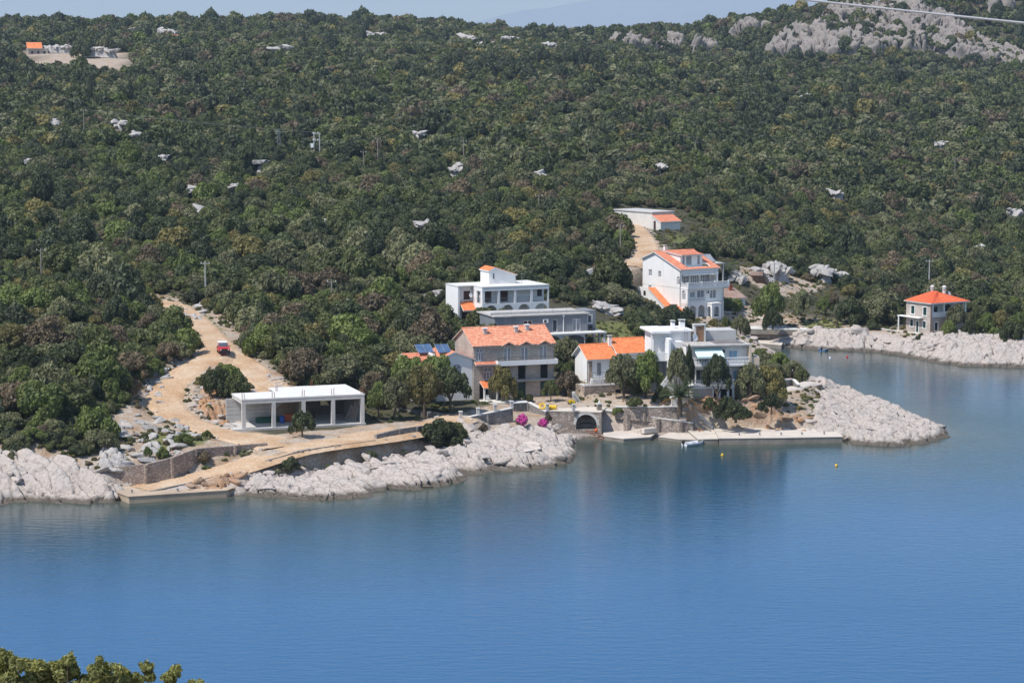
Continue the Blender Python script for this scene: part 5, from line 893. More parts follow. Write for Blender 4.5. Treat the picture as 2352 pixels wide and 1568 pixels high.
k_.part('terrace_wall', MB().wall(Fr((-1.6, -2.4), (10.4, -2.4)), 0, 12.0, -2.8, -0.25, 0.4, [(4.9, 5.8, -2.0, -0.9)]).box(-1.6, -1.2, -2.0, 2.5, -2.8, -0.25), 'stone_wall_red'); k_.part('dark_opening', MB().box(3.3, 4.2, -2.05, -2.0, -2.0, -0.9), 'dark_hole'); k_.part('terrace', MB().box(-1.62, 10.42, -2.42, 0.0, -0.249, -0.12), 'concrete'); balustrade(k_.root, Fr((-1.6, -2.35), (10.4, -2.35)), 0.1, 11.8, -0.12, 0.9, 'rust', 'bar', 1.2, 0, name='railing')
# ---- white house with flat roofs, awning and balconies
w_ = Bld('flat_roofed_house', FLATH, 'white flat roofed house with balconies and a pale mint awning'); zt1, zt2, zr = 1.9, 4.9, 7.7; W = 9.0
ff = Fr((0, 0), (W, 0)); fo = [(6.35, 6.85, zt2+0.7, zt2+1.75), (6.95, 7.5, zt2+0.7, zt2+1.75), (1.4, 3.2, zt2+0.05, zt2+2.1), (1.4, 2.9, zt1+0.1, zt1+2.1), (6.95, 7.5, zt1+0.7, zt1+1.8), (3.6, 4.1, zt1+0.1, zt1+2.1)]
yw = 1.2; ff = Fr((0, yw), (W, yw)); w_.part('front_wall', MB().wall(ff, 0, W, -0.5, zr-0.2, 0.35, fo), 'white')
for i in (0, 1, 4): window(w_.root, ff, *fo[i], mull=0, pane='glass_curtain'); shutter(w_.root, ff, fo[i][0]+0.02, fo[i][1]-0.02, fo[i][2], fo[i][3], 'blue_shutter')
for i in (2, 3, 5): window(w_.root, ff, *fo[i], mull=1 if i != 5 else 0, frame='metal_grey')
w_.part('body', MB().box(0, W, yw+0.36, 9.5, -0.5, zr-0.21), 'white'); w_.part('corner_pier', MB().box(W, W+0.35, 0.0, 1.4, -0.5, zr-0.205), 'cream'); w_.part('side_wall', MB().box(W+0.002, W+0.2, 1.4, 9.4, -0.5, zr-0.205), 'cream')
w_.part('roof_slab', MB().box(-0.2, W+0.35, 0.0, 9.6, zr-0.2, zr), 'roof_slab'); w_.part('roof_felt', MB().box(4.3, W-0.3, 1.2, 6.8, zr+0.002, zr+0.05), 'roof_felt')
w_.part('balcony', MB().box(0.4, W+0.0, -0.55, yw-0.003, zt2-0.25, zt2), 'white'); balustrade(w_.root, Fr((0.4, -0.5), (W, -0.5)), 0.0, W-0.5, zt2, 1.0, 'white_clean', 'bal', 0.24)
w_.part('side_balcony', MB().box(W+0.36, W+1.6, 0.2, 3.0, zt2-0.25, zt2).box(W+0.36, W+1.6, 0.2, 0.35, zt2, zt2+0.85), 'cream'); w_.part('side_post', MB().box(W+1.25, W+1.5, 0.3, 0.55, -0.6, zt2-0.25), 'white'); balustrade(w_.root, Fr((W+1.55, 0.4), (W+1.55, 3.0)), 0, 2.6, zt2, 0.95, 'white_clean', 'bal', 0.24)
ab = w_.part('awning', MB().hexa([(0.9, 1.1, zr-0.45), (5.0, 1.1, zr-0.45), (5.0, -1.1, zr-1.55), (0.9, -1.1, zr-1.55), (0.9, 1.1, zr-0.42), (5.0, 1.1, zr-0.42), (5.0, -1.1, zr-1.52), (0.9, -1.1, zr-1.52)]), 'awning'); w_.part('valance', MB().box(0.9, 5.0, -1.13, -1.1, zr-1.78, zr-1.53), 'awning', ab); w_.part('awning_arm', MB().tube([(0.95, 1.1, zr-1.4), (0.95, -1.05, zr-1.6)], 0.03, 5).tube([(4.95, 1.1, zr-1.4), (4.95, -1.05, zr-1.6)], 0.03, 5), 'metal_grey', ab)
w_.part('lower_terrace', MB().box(0.2, 6.4, -1.6, yw-0.004, zt1-0.2, zt1), 'white'); balustrade(w_.root, Fr((0.2, -1.55), (6.4, -1.55)), 0.1, 6.1, zt1, 0.95, 'white_clean', 'bal', 0.24)
w_.part('base_wall', MB().wall(Fr((0.2, -1.5), (6.4, -1.5)), 0, 6.2, -0.6, zt1-0.2, 0.3, [(3.1, 3.7, -0.3, 1.5), (4.1, 5.1, -0.3, 1.5), (5.4, 5.9, -0.3, 1.5)]), 'white')
bl = MB(); fb = Fr((0.2, -1.5), (6.4, -1.5))
for j in range(9): bl.fbox(fb, 0.02, 2.9, 0.003, 0.03+0.012*(j % 3), -0.5+j*0.235, -0.5+j*0.235+0.21)
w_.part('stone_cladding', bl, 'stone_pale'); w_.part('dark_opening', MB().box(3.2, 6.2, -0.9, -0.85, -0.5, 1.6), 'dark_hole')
# left part: stair tower, rounded room, balcony and upper flat
w_.part('left_body', MB().box(-4.2, -0.003, 3.2, 9.6, -0.4, 7.9), 'white'); w_.part('stair_tower', MB().box(-4.35, -3.3, 1.5, 3.3, 0.5, 8.55).box(-4.35, -3.9, 1.2, 1.5, 4.0, 8.5), 'white'); m = MB().lathe([(0.9, 3.0), (0.9, 6.9)], 28, (-2.3, 2.6, 0)).box(-3.3, -2.3, 1.7, 3.2, 3.0, 6.9); rr_ = w_.part('rounded_room', m, 'white'); w_.part('rounded_roof', MB().lathe([(1.0, 6.9), (1.0, 7.1), (0.0, 7.12)], 28, (-2.3, 2.6, 0)).box(-3.3, -2.3, 1.6, 3.2, 6.903, 7.095), 'roof_slab', rr_); w_.part('narrow_window', MB().box(-2.9, -2.55, 1.64, 1.69, 5.0, 6.3), 'brown_door', rr_)
w_.part('upper_flat', MB().box(-5.6, 1.6, 5.0, 10.2, 7.71, 9.2).box(-6.6, -3.4, 4.6, 9.8, 4.6, 9.1), 'white'); w_.part('upper_roof', MB().box(-7.6, -3.2, 2.9, 10.4, 9.201, 9.5).box(-3.2, 1.8, 4.6, 10.4, 9.203, 9.45), 'white_clean')
w_.part('side_terrace', MB().box(-7.4, -4.36, 2.0, 4.6, 5.3, 5.55).box(-7.4, -5.2, 2.0, 2.15, 5.55, 6.55).box(-7.4, -7.25, 2.15, 4.6, 5.55, 6.55), 'white'); balustrade(w_.root, Fr((-5.2, 2.1), (-4.4, 2.1)), 0, 0.8, 5.55, 0.95, 'white_clean', 'bal', 0.24); w_.part('side_post', MB().box(-7.3, -7.1, 2.1, 2.3, 0.5, 5.3).box(-7.3, -7.0, 4.2, 4.5, 0.5, 9.2), 'white'); w_.part('entrance_wall', MB().wall(Fr((-7.0, 4.59), (-4.3, 4.59)), 0, 2.7, 0.5, 5.3, 0.2, [(0.8, 1.7, 2.6, 4.4)]), 'white'); w_.part('dark_opening', MB().box(-6.2, -5.3, 4.9, 4.95, 2.6, 4.4), 'dark_wood')
m = MB().fpoly(Fr((-6.6, 0.6), (-3.2, 0.6)), [(0, 1.0), (3.4, 3.6), (3.4, 4.5), (1.4, 3.1), (0, 2.0)], -0.15, 0); w_.part('stair_parapet', m, 'white')
for i in range(7): w_.part('step', MB().box(-6.5+i*0.45, -6.05+i*0.45, 0.61, 1.6, 0.2, 1.1+i*0.36), 'concrete')
w_.part('planter_wall', MB().box(-4.6, 0.0, -1.2, -0.9, -1.2, 0.55).box(-4.6, 0.0, -0.9, 1.1, 0.1, 0.45), 'white')
w_.part('roof_shelter', MB().box(2.0, 2.25, 4.4, 5.6, zr, zr+2.35).box(3.45, 3.7, 4.4, 5.6, zr, zr+2.35).box(1.95, 3.75, 4.35, 5.65, zr+2.35, zr+2.55), 'concrete'); door(w_.root, Fr((2.25, 4.5), (3.45, 4.5)), 0, 1.2, zr+0.02, zr+2.3, 'brown_door', 0.05)
w_.part('roof_parapet', MB().box(3.72, 8.6, 5.4, 5.6, zr+0.051, zr+1.5).box(3.72, 8.6, 5.6, 9.4, zr+1.3, zr+1.48), 'concrete'); chimney(w_.root, -0.9, 7.2, 9.4, 0.9, 0.75); chimney(w_.root, 1.1, 8.2, 9.4, 0.9, 0.75); dish(w_.root, (1.35, 2.0, zr+0.9), 0.55, (0.55, -0.75, 0.3))
m = MB().tube([(0.55, 4.2, zr), (0.55, 4.95, zr+2.0)], 0.035, 5).tube([(1.0, 4.2, zr), (1.0, 4.95, zr+2.0)], 0.035, 5)
for i in range(7): m.tube([(0.55, 4.2+0.107*(i+0.5), zr+0.285*(i+0.5)), (1.0, 4.2+0.107*(i+0.5), zr+0.285*(i+0.5))], 0.025, 4)
o = m.build('ladder', 'metal_grey'); o.location = tuple(w_.o); o.rotation_euler = (0, 0, w_.th); tag(o, 'metal ladder leaning between the flat roofs of the white house', 'ladder')
# ---- four storey white house
q_ = Bld('four_storey_house', TALLH, 'tall white house with orange gabled roof, stacked balconies and ground floor arches'); W = 9.0; D = 14.0; z1, z2 = 2.8, 5.6; y0 = 2.1
ft = Fr((0, 0), (W, 0)); th_ = [(0.35, 2.1, 0.02, 2.2, 'arch'), (2.55, 4.2, 0.02, 2.2, 'arch')]
q_.part('arcade', MB().wall(ft, 0, 4.6, -0.4, z1-0.2, 0.3, th_), 'white'); q_.part('arcade_side', MB().wall(Fr((0, 2.0), (0, 0.3)), 0, 1.7, -0.4, z1-0.2, 0.25, [(0.3, 1.4, 0.0, 2.2, 'arch')]), 'white')
q_.part('porch', MB().wall(Fr((4.6, -1.6), (6.9, -1.6)), 0, 2.3, -0.3, 2.45, 0.25, [(0.5, 1.8, 0.02, 2.0, 'arch')]).wall(Fr((4.6, 0), (4.6, -1.6)), 0, 1.35, -0.3, 2.45, 0.25, [(0.2, 1.2, 0.0, 2.0, 'arch')]).box(4.5, 7.0, -1.7, 0.0, 2.451, 2.65), 'white')
wl = [(0.9, 2.0, z1+0.9, z1+2.0), (2.6, 4.3, z1+0.05, z1+2.2), (5.6, 7.2, z1+0.5, z1+2.1)]; f1 = Fr((0, 0.35), (W, 0.35)); q_.part('lower_wall', MB().wall(f1, 0.1, W, z1-0.1, z2-0.3, 0.3, wl), 'white')
for i in wl: window(q_.root, f1, *i, pane='glass_curtain')
q_.part('lower_balcony', MB().box(0, 4.7, -0.02, 0.34, z1-0.2, z1), 'white'); balustrade(q_.root, ft, 0.1, 4.5, z1, 0.9, 'white_clean', 'bal', 0.22)
q_.part('ground_wall', MB().box(0.05, W, 2.0, 2.3, -0.4, z1-0.1).box(W-0.3, W, 0.35, 2.0, -0.4, z2-0.3), 'white'); q_.part('upper_balcony', MB().box(-0.05, W+0.9, -0.2, y0+0.2, z2-0.28, z2), 'white')
balustrade(q_.root, Fr((-0.05, -0.18), (W+0.9, -0.18)), 0.1, W+0.85, z2, 0.95, 'white_clean', 'bal', 0.22, 0, 3); balustrade(q_.root, Fr((0.0, y0), (0.0, -0.1)), 0.1, y0-0.2, z2, 0.95, 'white_clean', 'bal', 0.22)
# side wall with gable; heights rear 10.4, ridge 12.0, front eave 9.1
zf, zrd, zb = 8.9, 11.7, 10.3; yr = y0+7.9; sf = Fr((0, D), (0, 0)); sw = [(1.9, 2.9, 7.9, 9.3), (4.9, 5.8, 7.9, 9.2), (1.9, 2.8, 4.2, 5.4), (12.25-0.0, 13.35, z1+0.5, z1+2.3, 'arch')]
m = MB().wall(sf, 0, D-0.001, -0.6, z2-0.3, 0.3, [sw[2], sw[3]]); m.wall(sf, 0, D-y0, z2-0.3, 8.9, 0.3, [(1.9, 2.9, 7.0, 8.3), (4.9, 5.8, 7.0, 8.2), (D-y0-1.2, D-y0-0.3, z2+0.4, z2+2.0, 'arch')]); m.fpoly(sf, [(0, 8.9), (D-y0, 8.9), (D-y0, zf), (D-yr, zrd), (0, zb)], -0.3, 0.0) if False else m.fpoly(sf, [(0, 8.9), (D-y0, 8.9), (D-yr, zrd), (0, zb)], -0.3, 0.0)
q_.part('side_wall', m, 'white'); window(q_.root, sf, 1.9, 2.9, 7.0, 8.3, frame='white_clean', pane='glass_curtain'); window(q_.root, sf, 4.9, 5.8, 7.0, 8.2, frame='white_clean', pane='glass_curtain'); window(q_.root, sf, *sw[2], pane='glass_curtain'); window(q_.root, sf, *sw[3][:4], arch=True, pane='glass_curtain'); window(q_.root, sf, D-y0-1.2, D-y0-0.3, z2+0.4, z2+2.0, arch=True, pane='glass_curtain')
q_.part('body', MB().box(0.31, W-0.05, y0+2.2, D, -0.4, 8.8), 'white'); q_.part('right_wall', MB().box(W-0.3, W, y0+0.3, D, -0.4, 8.85), 'white')
fv = Fr((0, y0), (W, y0)); q_.part('veranda_beam', MB().fbox(fv, 0.3, W, -0.35, 0, 8.0, 8.88), 'white'); q_.part('veranda_post', MB().fbox(fv, W-0.35, W, -0.35, 0, z2, 8.0), 'white'); fgz = Fr((0.31, y0+1.7), (W-0.3, y0+1.7)); q_.part('glazed_wall', MB().wall(fgz, 0, W-0.61, z2, 8.0, 0.2, [(0.3, 3.0, z2+0.1, z2+2.2), (3.4, 5.4, z2+0.1, z2+2.2), (5.8, 8.0, z2+0.1, z2+2.2)]), 'white')
for a, b_ in ((0.3, 3.0), (3.4, 5.4), (5.8, 8.0)): window(q_.root, fgz, a, b_, z2+0.1, z2+2.2, pane='glass_curtain', mull=3, bars=1)
q_.part('retracted_awning', MB().fbox(fv, 0.4, W-0.3, 0.002, 0.5, 7.75, 7.95), 'white_clean')
sl_ = (zrd-zf)/(yr-y0); zat = lambda y: zf+(y-y0)*sl_+0.12
tiled(q_.root, (-0.4, y0-0.4, zat(y0-0.4)), (2.0, y0-0.4, zat(y0-0.4)), (2.0, yr, zat(yr)), (-0.4, yr, zat(yr)), 'tile_faded'); tiled(q_.root, (7.6, y0-0.4, zat(y0-0.4)), (W+0.4, y0-0.4, zat(y0-0.4)), (W+0.4, yr, zat(yr)), (7.6, yr, zat(yr)), 'tile_faded'); tiled(q_.root, (2.0, y0-0.4, zat(y0-0.4)), (7.6, y0-0.4, zat(y0-0.4)), (7.6, y0+0.5, zat(y0+0.5)), (2.0, y0+0.5, zat(y0+0.5)), 'tile_faded')
tiled(q_.root, (W+0.4, D+0.4, zb-0.05), (-0.4, D+0.4, zb-0.05), (-0.4, yr, zat(yr)), (W+0.4, yr, zat(yr)), 'tile_faded')
dy = y0+2.6; zd = zat(dy)+1.55; tiled(q_.root, (1.7, dy-0.6, zd-0.1), (7.3, dy-0.6, zd-0.1), (7.3, yr, zat(yr)+0.12), (1.7, yr, zat(yr)+0.12), 'tile_faded', 0.12, name='dormer_roof'); dw = MB().wall(Fr((2.0, dy), (7.2, dy)), 0, 5.2, zat(y0)+0.1, zd-0.15, 0.2, [(0.4, 0.9, zat(dy)-0.5, zd-0.3), (1.3, 2.6, zat(dy)-0.5, zd-0.3), (4.0, 4.6, zat(dy)-0.5, zd-0.3)]); dw.add([(2.0, dy, zat(dy)-0.9), (2.0, yr-0.5, zat(yr)-0.2), (2.0, dy, zd-0.15)], [(0, 1, 2)]); dw.add([(7.2, dy, zat(dy)-0.9), (7.2, yr-0.5, zat(yr)-0.2), (7.2, dy, zd-0.15)], [(0, 1, 2)]); dd_ = q_.part('dormer', dw, 'white')
for a, b_ in ((0.4, 0.9), (1.3, 2.6), (4.0, 4.6)): window(dd_, Fr((2.0, dy), (7.2, dy)), a, b_, zat(dy)-0.5, zd-0.3, pane='glass_curtain', mull=0) if False else q_.part('dormer_pane', MB().fbox(Fr((2.0, dy), (7.2, dy)), a, b_, -0.15, -0.1, zat(dy)-0.5, zd-0.3), 'glass_curtain', dd_)
q_.part('roof_terrace', MB().box(2.0, 7.6, y0+0.5, dy, 8.9, zat(y0)+0.09), 'concrete_light'); chimney(q_.root, 2.8, yr+0.6, zat(yr)-0.5, 1.3, 0.5)
# outside stair along the side wall with its tiled strip
fx = Fr((-1.5, D), (-1.5, 0)); q_.part('stair_wall', MB().fpoly(fx, [(0.5, -0.6), (11.5, -0.6), (11.5, 0.4), (3.6, 5.0), (0.5, 5.0)], -0.2, 0), 'white'); q_.part('stair_window', MB().fbox(fx, 2.3, 3.0, 0.003, 0.03, 3.4, 4.3), 'dark_hole')
tiled(q_.root, (-1.75, 2.3, 0.35), (-0.02, 2.3, 0.35), (-0.02, D-3.9, 5.0), (-1.75, D-3.9, 5.0), 'tile_orange', 0.14, name='stair_roof'); tiled(q_.root, (-2.2, 0.6, 1.0), (-0.02, 0.6, 1.0), (-0.02, 3.2, 2.2), (-2.2, 3.2, 2.2), 'tile_orange', 0.14, name='stair_roof')
bn = empty('sun_lounger', local_pt(q_, 1.2, 1.0, z2), q_.th); MB().box(-0.9, 0.9, -0.35, 0.35, 0.3, 0.4).hexa([(-0.9, -0.35, 0.4), (-0.8, -0.35, 0.4), (-0.8, 0.35, 0.4), (-0.9, 0.35, 0.4), (-1.3, -0.35, 1.0), (-1.2, -0.35, 1.0), (-1.2, 0.35, 1.0), (-1.3, 0.35, 1.0)]).build('seat', 'black_plastic', bn)
for x in (-0.8, 0.8): MB().box(x-0.04, x+0.04, -0.3, -0.22, 0, 0.3).box(x-0.04, x+0.04, 0.22, 0.3, 0, 0.3).build('leg', 'black_plastic', bn)
tag(bn, 'dark lounger behind the upper balcony rail of the tall house', 'lounger')
# pavilion with stone tiles beside it, and the carport with solar collectors behind
pv = Bld('pavilion', (PZ(1660, 712, 5.4), R(24)), 'low pavilion with mottled pink tiled roof and brick chimney', 'pavilion'); W = 5.0
pv.part('front_wall', MB().wall(Fr((0, 0), (W, 0)), 0, W, -0.6, 2.2, 0.25, [(2.9, 4.4, 0.0, 1.8)]).box(0, 0.25, 0.25, 4.5, -0.6, 2.2).box(W-0.25, W, 0.25, 4.5, -0.6, 2.2).box(0.25, W-0.25, 4.25, 4.5, -0.6, 3.4), 'white'); door(pv.root, Fr((0, 0), (W, 0)), 2.9, 4.4, 0.0, 1.8, 'blue_shutter'); tiled(pv.root, (-0.3, -0.4, 2.2), (W+0.3, -0.4, 2.2), (W+0.3, 4.8, 3.7), (-0.3, 4.8, 3.7), 'stone_roof', 0.15, 0.4, 0.5); cm = pv.part('chimney', MB().box(3.4, 4.0, 3.4, 3.9, 3.0, 4.4), 'brick_red'); pv.part('chimney_cap', MB().box(3.35, 4.05, 3.35, 3.95, 4.4, 4.5), 'brick_red', cm)
cpo = PD(1601, 642, 462); ct = Bld('carport', (cpo, R(25)), 'flat concrete carport carrying solar collectors and a water tank', 'carport'); W = 6.3
ct.part('roof_slab', MB().box(-0.3, W, 0, 5, 2.9, 3.1), 'concrete');
for x, y in ((0, 0.1), (3.0, 0.1), (W-0.4, 0.1), (W-0.4, 4.5), (0, 4.5)): ct.part('post', MB().box(x, x+0.28, y, y+0.28, -1.0, 2.9), 'concrete')
for i in range(2):
    x = 0.5+i*2.2; sp_ = ct.part('solar_panel', MB().hexa([(x, 1.0, 3.3), (x+2.0, 1.0, 3.3), (x+2.0, 3.2, 4.6), (x, 3.2, 4.6), (x, 0.95, 3.4), (x+2.0, 0.95, 3.4), (x+2.0, 3.15, 4.7), (x, 3.15, 4.7)]), 'glass_curtain'); ct.part('panel_leg', MB().tube([(x+0.3, 3.1, 4.5), (x+0.3, 3.1, 3.1)], 0.04, 5).tube([(x+1.7, 3.1, 4.5), (x+1.7, 3.1, 3.1)], 0.04, 5).tube([(x+1.0, 1.05, 3.32), (x+1.0, 1.05, 3.1)], 0.04, 5), 'metal_grey', sp_)
dish(ct.root, (-0.5, 0.6, 3.9), 0.6, (0.6, -0.7, 0.3))
# ---- shed on the slope
sh = Bld('shed', SHED, 'long pale concrete shed with flat roof and orange lean-to on the hillside', 'shed'); L_ = 16.0; Wd = 6.0
fsd = Fr((-0.2, L_), (-0.2, 2.8)); sh.part('side_wall', MB().wall(fsd, 0, L_-2.8, -0.8, 3.6, 0.3, [(0.4, 1.2, 0.0, 2.4)]).box(0.12, Wd, 2.8, 3.1, -0.8, 3.6).box(Wd-0.3, Wd, 3.1, L_, -0.8, 3.6).box(0.12, Wd-0.3, L_-0.3, L_, -0.8, 3.6), 'concrete_light'); door(sh.root, fsd, 0.4, 1.2, 0, 2.4, 'dark_wood'); sh.part('roof_slab', MB().box(-0.4, Wd+0.2, 2.6, L_+0.2, 3.601, 3.8), 'concrete')
fle = Fr((-0.19, 2.79), (-0.19, -0.2)); sh.part('lean_to_wall', MB().fpoly(fle, [(0, -0.8), (0.5, -0.8), (0.5, 2.9), (0, 3.0)], -0.25, 0).fpoly(fle, [(0.5, 1.9), (1.3, 1.9), (1.3, 2.55), (0.5, 2.85)], -0.25, 0).fpoly(fle, [(1.3, -0.8), (2.99, -0.8), (2.99, 1.75), (1.3, 2.55)], -0.25, 0).box(0.06, 5.4, -0.2, 0.05, -0.8, 1.7), 'concrete_light'); door(sh.root, fle, 0.5, 1.3, 0.0, 1.9, 'dark_wood'); tiled(sh.root, (-0.4, -0.5, 1.75), (5.6, -0.5, 1.75), (5.6, 2.79, 3.15), (-0.4, 2.79, 3.15), 'tile_faded')
# ---- stone house by the cove
c_ = Bld('cove_house', COVEH, 'square pale stone house with red roof and green shutters above the cove'); S = 6.9; W = 8.7; ze = 5.7; fl = Fr((0, S), (0, 0))
fsx = [(1.2, 2.0, 0.95, 2.25), (2.9, 3.55, 0.0, 2.1), (4.8, 5.6, 0.95, 2.25), (1.4, 2.35, 3.35, 4.85), (4.8, 5.75, 3.35, 4.85)]
c_.part('left_wall', MB().wall(fl, 0, S, -0.8, ze, 0.4, fsx), 'stone_pale')
for i in fsx: window(c_.root, fl, *i, frame='green_shutter', pane='green_shutter', mull=1 if i != fsx[1] else 0, surround='white_clean', inset=0.1)
frr = Fr((0, 0), (W, 0)); rh = [(1.0, 1.75, 0.6, 2.1)]; c_.part('right_wall', MB().wall(frr, 0.41, W, -0.8, 3.0, 0.4, rh), 'stone_pale'); window(c_.root, frr, *rh[0], frame='green_shutter', pane='green_shutter', surround='white_clean', inset=0.1)
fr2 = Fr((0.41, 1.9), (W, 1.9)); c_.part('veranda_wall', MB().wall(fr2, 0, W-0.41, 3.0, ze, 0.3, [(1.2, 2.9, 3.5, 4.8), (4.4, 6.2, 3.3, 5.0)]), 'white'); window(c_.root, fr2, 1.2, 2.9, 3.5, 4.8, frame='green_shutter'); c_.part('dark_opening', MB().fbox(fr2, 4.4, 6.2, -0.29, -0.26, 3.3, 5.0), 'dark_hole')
c_.part('veranda_floor', MB().box(0.42, W+0.02, 0.0, 1.9, 2.85, 3.003), 'concrete_light'); c_.part('veranda_parapet', MB().box(0.42, W, 0.02, 0.2, 3.004, 4.0).box(W-0.2, W, 0.2, 1.9, 3.004, 4.0), 'white')
for x in (0.42, 3.2, 5.9, W-0.3): c_.part('veranda_post', MB().box(x, x+0.28, 0.03, 0.31, 4.0, ze), 'white')
c_.part('body', MB().box(0.42, W, 2.2, S, -0.8, ze-0.05), 'stone_pale'); c_.part('rear_veranda_wall', MB().box(W, W+0.25, 1.0, S, -0.8, ze-0.06), 'white')
xr = 4.2; zz = 7.35; tiled(c_.root, (-0.35, S+0.35, ze), (-0.35, 0.9, ze), (xr, 2.9, zz), (xr, S-2.2, zz), 'tile_red', verge='concrete_light'); tiled(c_.root, (-0.35, -0.45, ze), (W+0.5, -0.45, ze), (xr+0.02, 2.9, zz), (xr, 2.9, zz), 'tile_red', verge='white_clean', tile=0.3); tiled(c_.root, (W+0.5, -0.45, ze), (W+0.5, S+0.35, ze), (xr, S-2.2, zz), (xr, 2.9, zz), 'tile_red', verge='concrete_light'); tiled(c_.root, (W+0.5, S+0.35, ze), (-0.35, S+0.35, ze), (xr, S-2.2, zz), (xr+0.02, S-2.2, zz), 'tile_red', verge='concrete_light'); tiled(c_.root, (-0.35, 0.9, ze+0.002), (-0.35, -0.45, ze+0.002), (xr, 2.88, zz), (xr, 2.9, zz), 'tile_red', verge='concrete_light')
for x, y in ((4.6, 5.0), (6.0, 3.2)): cm = c_.part('chimney', MB().lathe([(0.32, 6.0), (0.32, 7.7), (0.42, 7.75), (0.42, 7.85)], 12, (x, y, 0)), 'concrete_light'); c_.part('chimney_dome', MB().lathe([(0.30, 7.85), (0.30, 8.05), (0.44, 8.1), (0.42, 8.3), (0.25, 8.45), (0.05, 8.5)], 12, (x, y, 0)), 'concrete_light', cm)
dish(c_.root, (7.3, 3.4, 6.9), 0.42, (0.2, -0.9, 0.35)); c_.part('canopy', MB().box(-1.1, 0.0, 2.0, S+1.3, 2.75, 2.9), 'white_clean'); c_.part('canopy_post', MB().box(-1.05, -0.85, S+0.9, S+1.1, -0.6, 2.75), 'white_clean'); c_.part('drainpipe', MB().tube([(-0.06, -0.06, -0.5), (-0.06, -0.06, ze-0.2)], 0.05, 6), 'rust')
# ---- far farmhouse on the hill
fo_ = on_slope(85, 128); fm = Bld('farmhouse', (fo_, R(15)), 'ruined stone farmhouse with orange roof far up the hillside'); fm.part('wall', MB().box(-4, 5, 0, 6, -2, 3.2), 'stone_house'); fm.part('yard_wall', MB().box(5, 22, 0.5, 1.2, -2, 1.2), 'stone_wall'); tiled(fm.root, (-4.5, -0.5, 3.2), (2.5, -0.5, 3.2), (2.5, 4.5, 6.0), (-4.5, 4.5, 6.0), 'tile_orange', tile=0.6, course=1.0)
for x in (-2.6, 0.2, 3.0): fm.part('window', MB().box(x, x+0.9, -0.04, -0.003, 0.8, 2.0), 'dark_hole')
fo2 = on_slope(412, 98); f2_ = Bld('ruin', (fo2, R(10)), 'tiny rust roofed ruin below the hill crest', 'ruin'); f2_.part('wall', MB().box(-3, 3, 0, 4, -2, 2.4), 'stone_house'); tiled(f2_.root, (-3.4, -0.5, 2.4), (3.4, -0.5, 2.4), (3.4, 4.4, 4.0), (-3.4, 4.4, 4.0), 'tile_old', tile=0.6, course=1.0); f2_.part('door', MB().box(-0.5, 0.5, -0.05, -0.003, -1, 1.8), 'dark_hole')
# corrugated white roof half hidden in the wood
q = on_slope(790, 692, 2.4); o = empty('sheet_roof', (q[0], q[1], q[2]), R(20)); m = MB()
for k in range(14): m.hexa([(-1.7+k*0.25, 0, 2.6+0.05*(k % 2)), (-1.45+k*0.25, 0, 2.65-0.05*(k % 2)), (-1.45+k*0.25, 3, 3.35-0.05*(k % 2)), (-1.7+k*0.25, 3, 3.3+0.05*(k % 2)), (-1.7+k*0.25, 0, 2.63+0.05*(k % 2)), (-1.45+k*0.25, 0, 2.68-0.05*(k % 2)), (-1.45+k*0.25, 3, 3.38-0.05*(k % 2)), (-1.7+k*0.25, 3, 3.33+0.05*(k % 2))])
m.build('sheeting', 'white_clean', o)
for x, y in ((-1.5, 0.2), (1.5, 0.2), (-1.5, 2.8), (1.5, 2.8)): MB().tube([(x, y, 0), (x, y, 2.65+y*0.22)], 0.07, 6).build('post', 'pole_wood', o)
o.scale = (0.6, 0.6, 0.85)
tag(o, 'white corrugated shelter roof half hidden in the wood', 'shelter')

def ac_unit(b, fr, s0, z):
    o = MB().fbox(fr, s0, s0+0.8, 0.02, 0.32, z, z+0.55).build('air_conditioner', 'white_clean', b.root); q = fr(s0+0.33, 0.33, z+0.28)
    MB().fbox(fr, s0+0.08, s0+0.52, 0.322, 0.335, z+0.07, z+0.48).build('fan_grille', 'rail_dark', o)
for ob_ in w_.root.children_recursive:                     # the left part steps back more tightly
    for vx in ob_.data.vertices:
        if vx.co.x < 0: vx.co.x *= 0.62
ac_unit(w_, ff, 5.1, zt2+1.5); ac_unit(q_, f1, 4.7, z1+1.5); ac_unit(v, wf, 0.08, 3.4); ac_unit(h, gf, 8.2, zt+1.6); ac_unit(s, fa, 0.5, 4.4)
def aerial(b, x, y, z, hh=1.6):
    m = MB().tube([(x, y, z), (x, y, z+hh)], 0.025, 5)
    for k in range(5): m.tube([(x-0.35+0.05*k, y-0.1*k, z+hh-0.1), (x+0.35-0.05*k, y-0.1*k, z+hh-0.1)], 0.014, 4)
    m.tube([(x, y, z+hh-0.1), (x, y-0.5, z+hh-0.1)], 0.014, 4); m.build('aerial', 'metal_grey', b.root)
aerial(s, 6.5, 4.4, 9.9); aerial(v, 9.5, 5.0, 6.68); aerial(q_, 4.5, y0+7.9, 11.7); aerial(k_, 2.0, 3.0, 5.2); aerial(w_, 6.5, 7.5, 9.1); aerial(c_, 3.4, 4.0, 7.3)
for b, x, y, z0_, z1_ in ((v, W*0+12.34, 0.6, -0.3, 6.4), (q_, -0.08, 2.2, 0, 8.6), (w_, -0.08, 1.1, -0.4, 7.4), (k_, -0.08, 0.3, -2.0, 3.3), (s, 12.48, -0.02, 0, 7.6)): MB().tube([(x, y, z0_), (x, y, z1_)], 0.055, 6).build('downpipe', 'metal_grey', b.root)

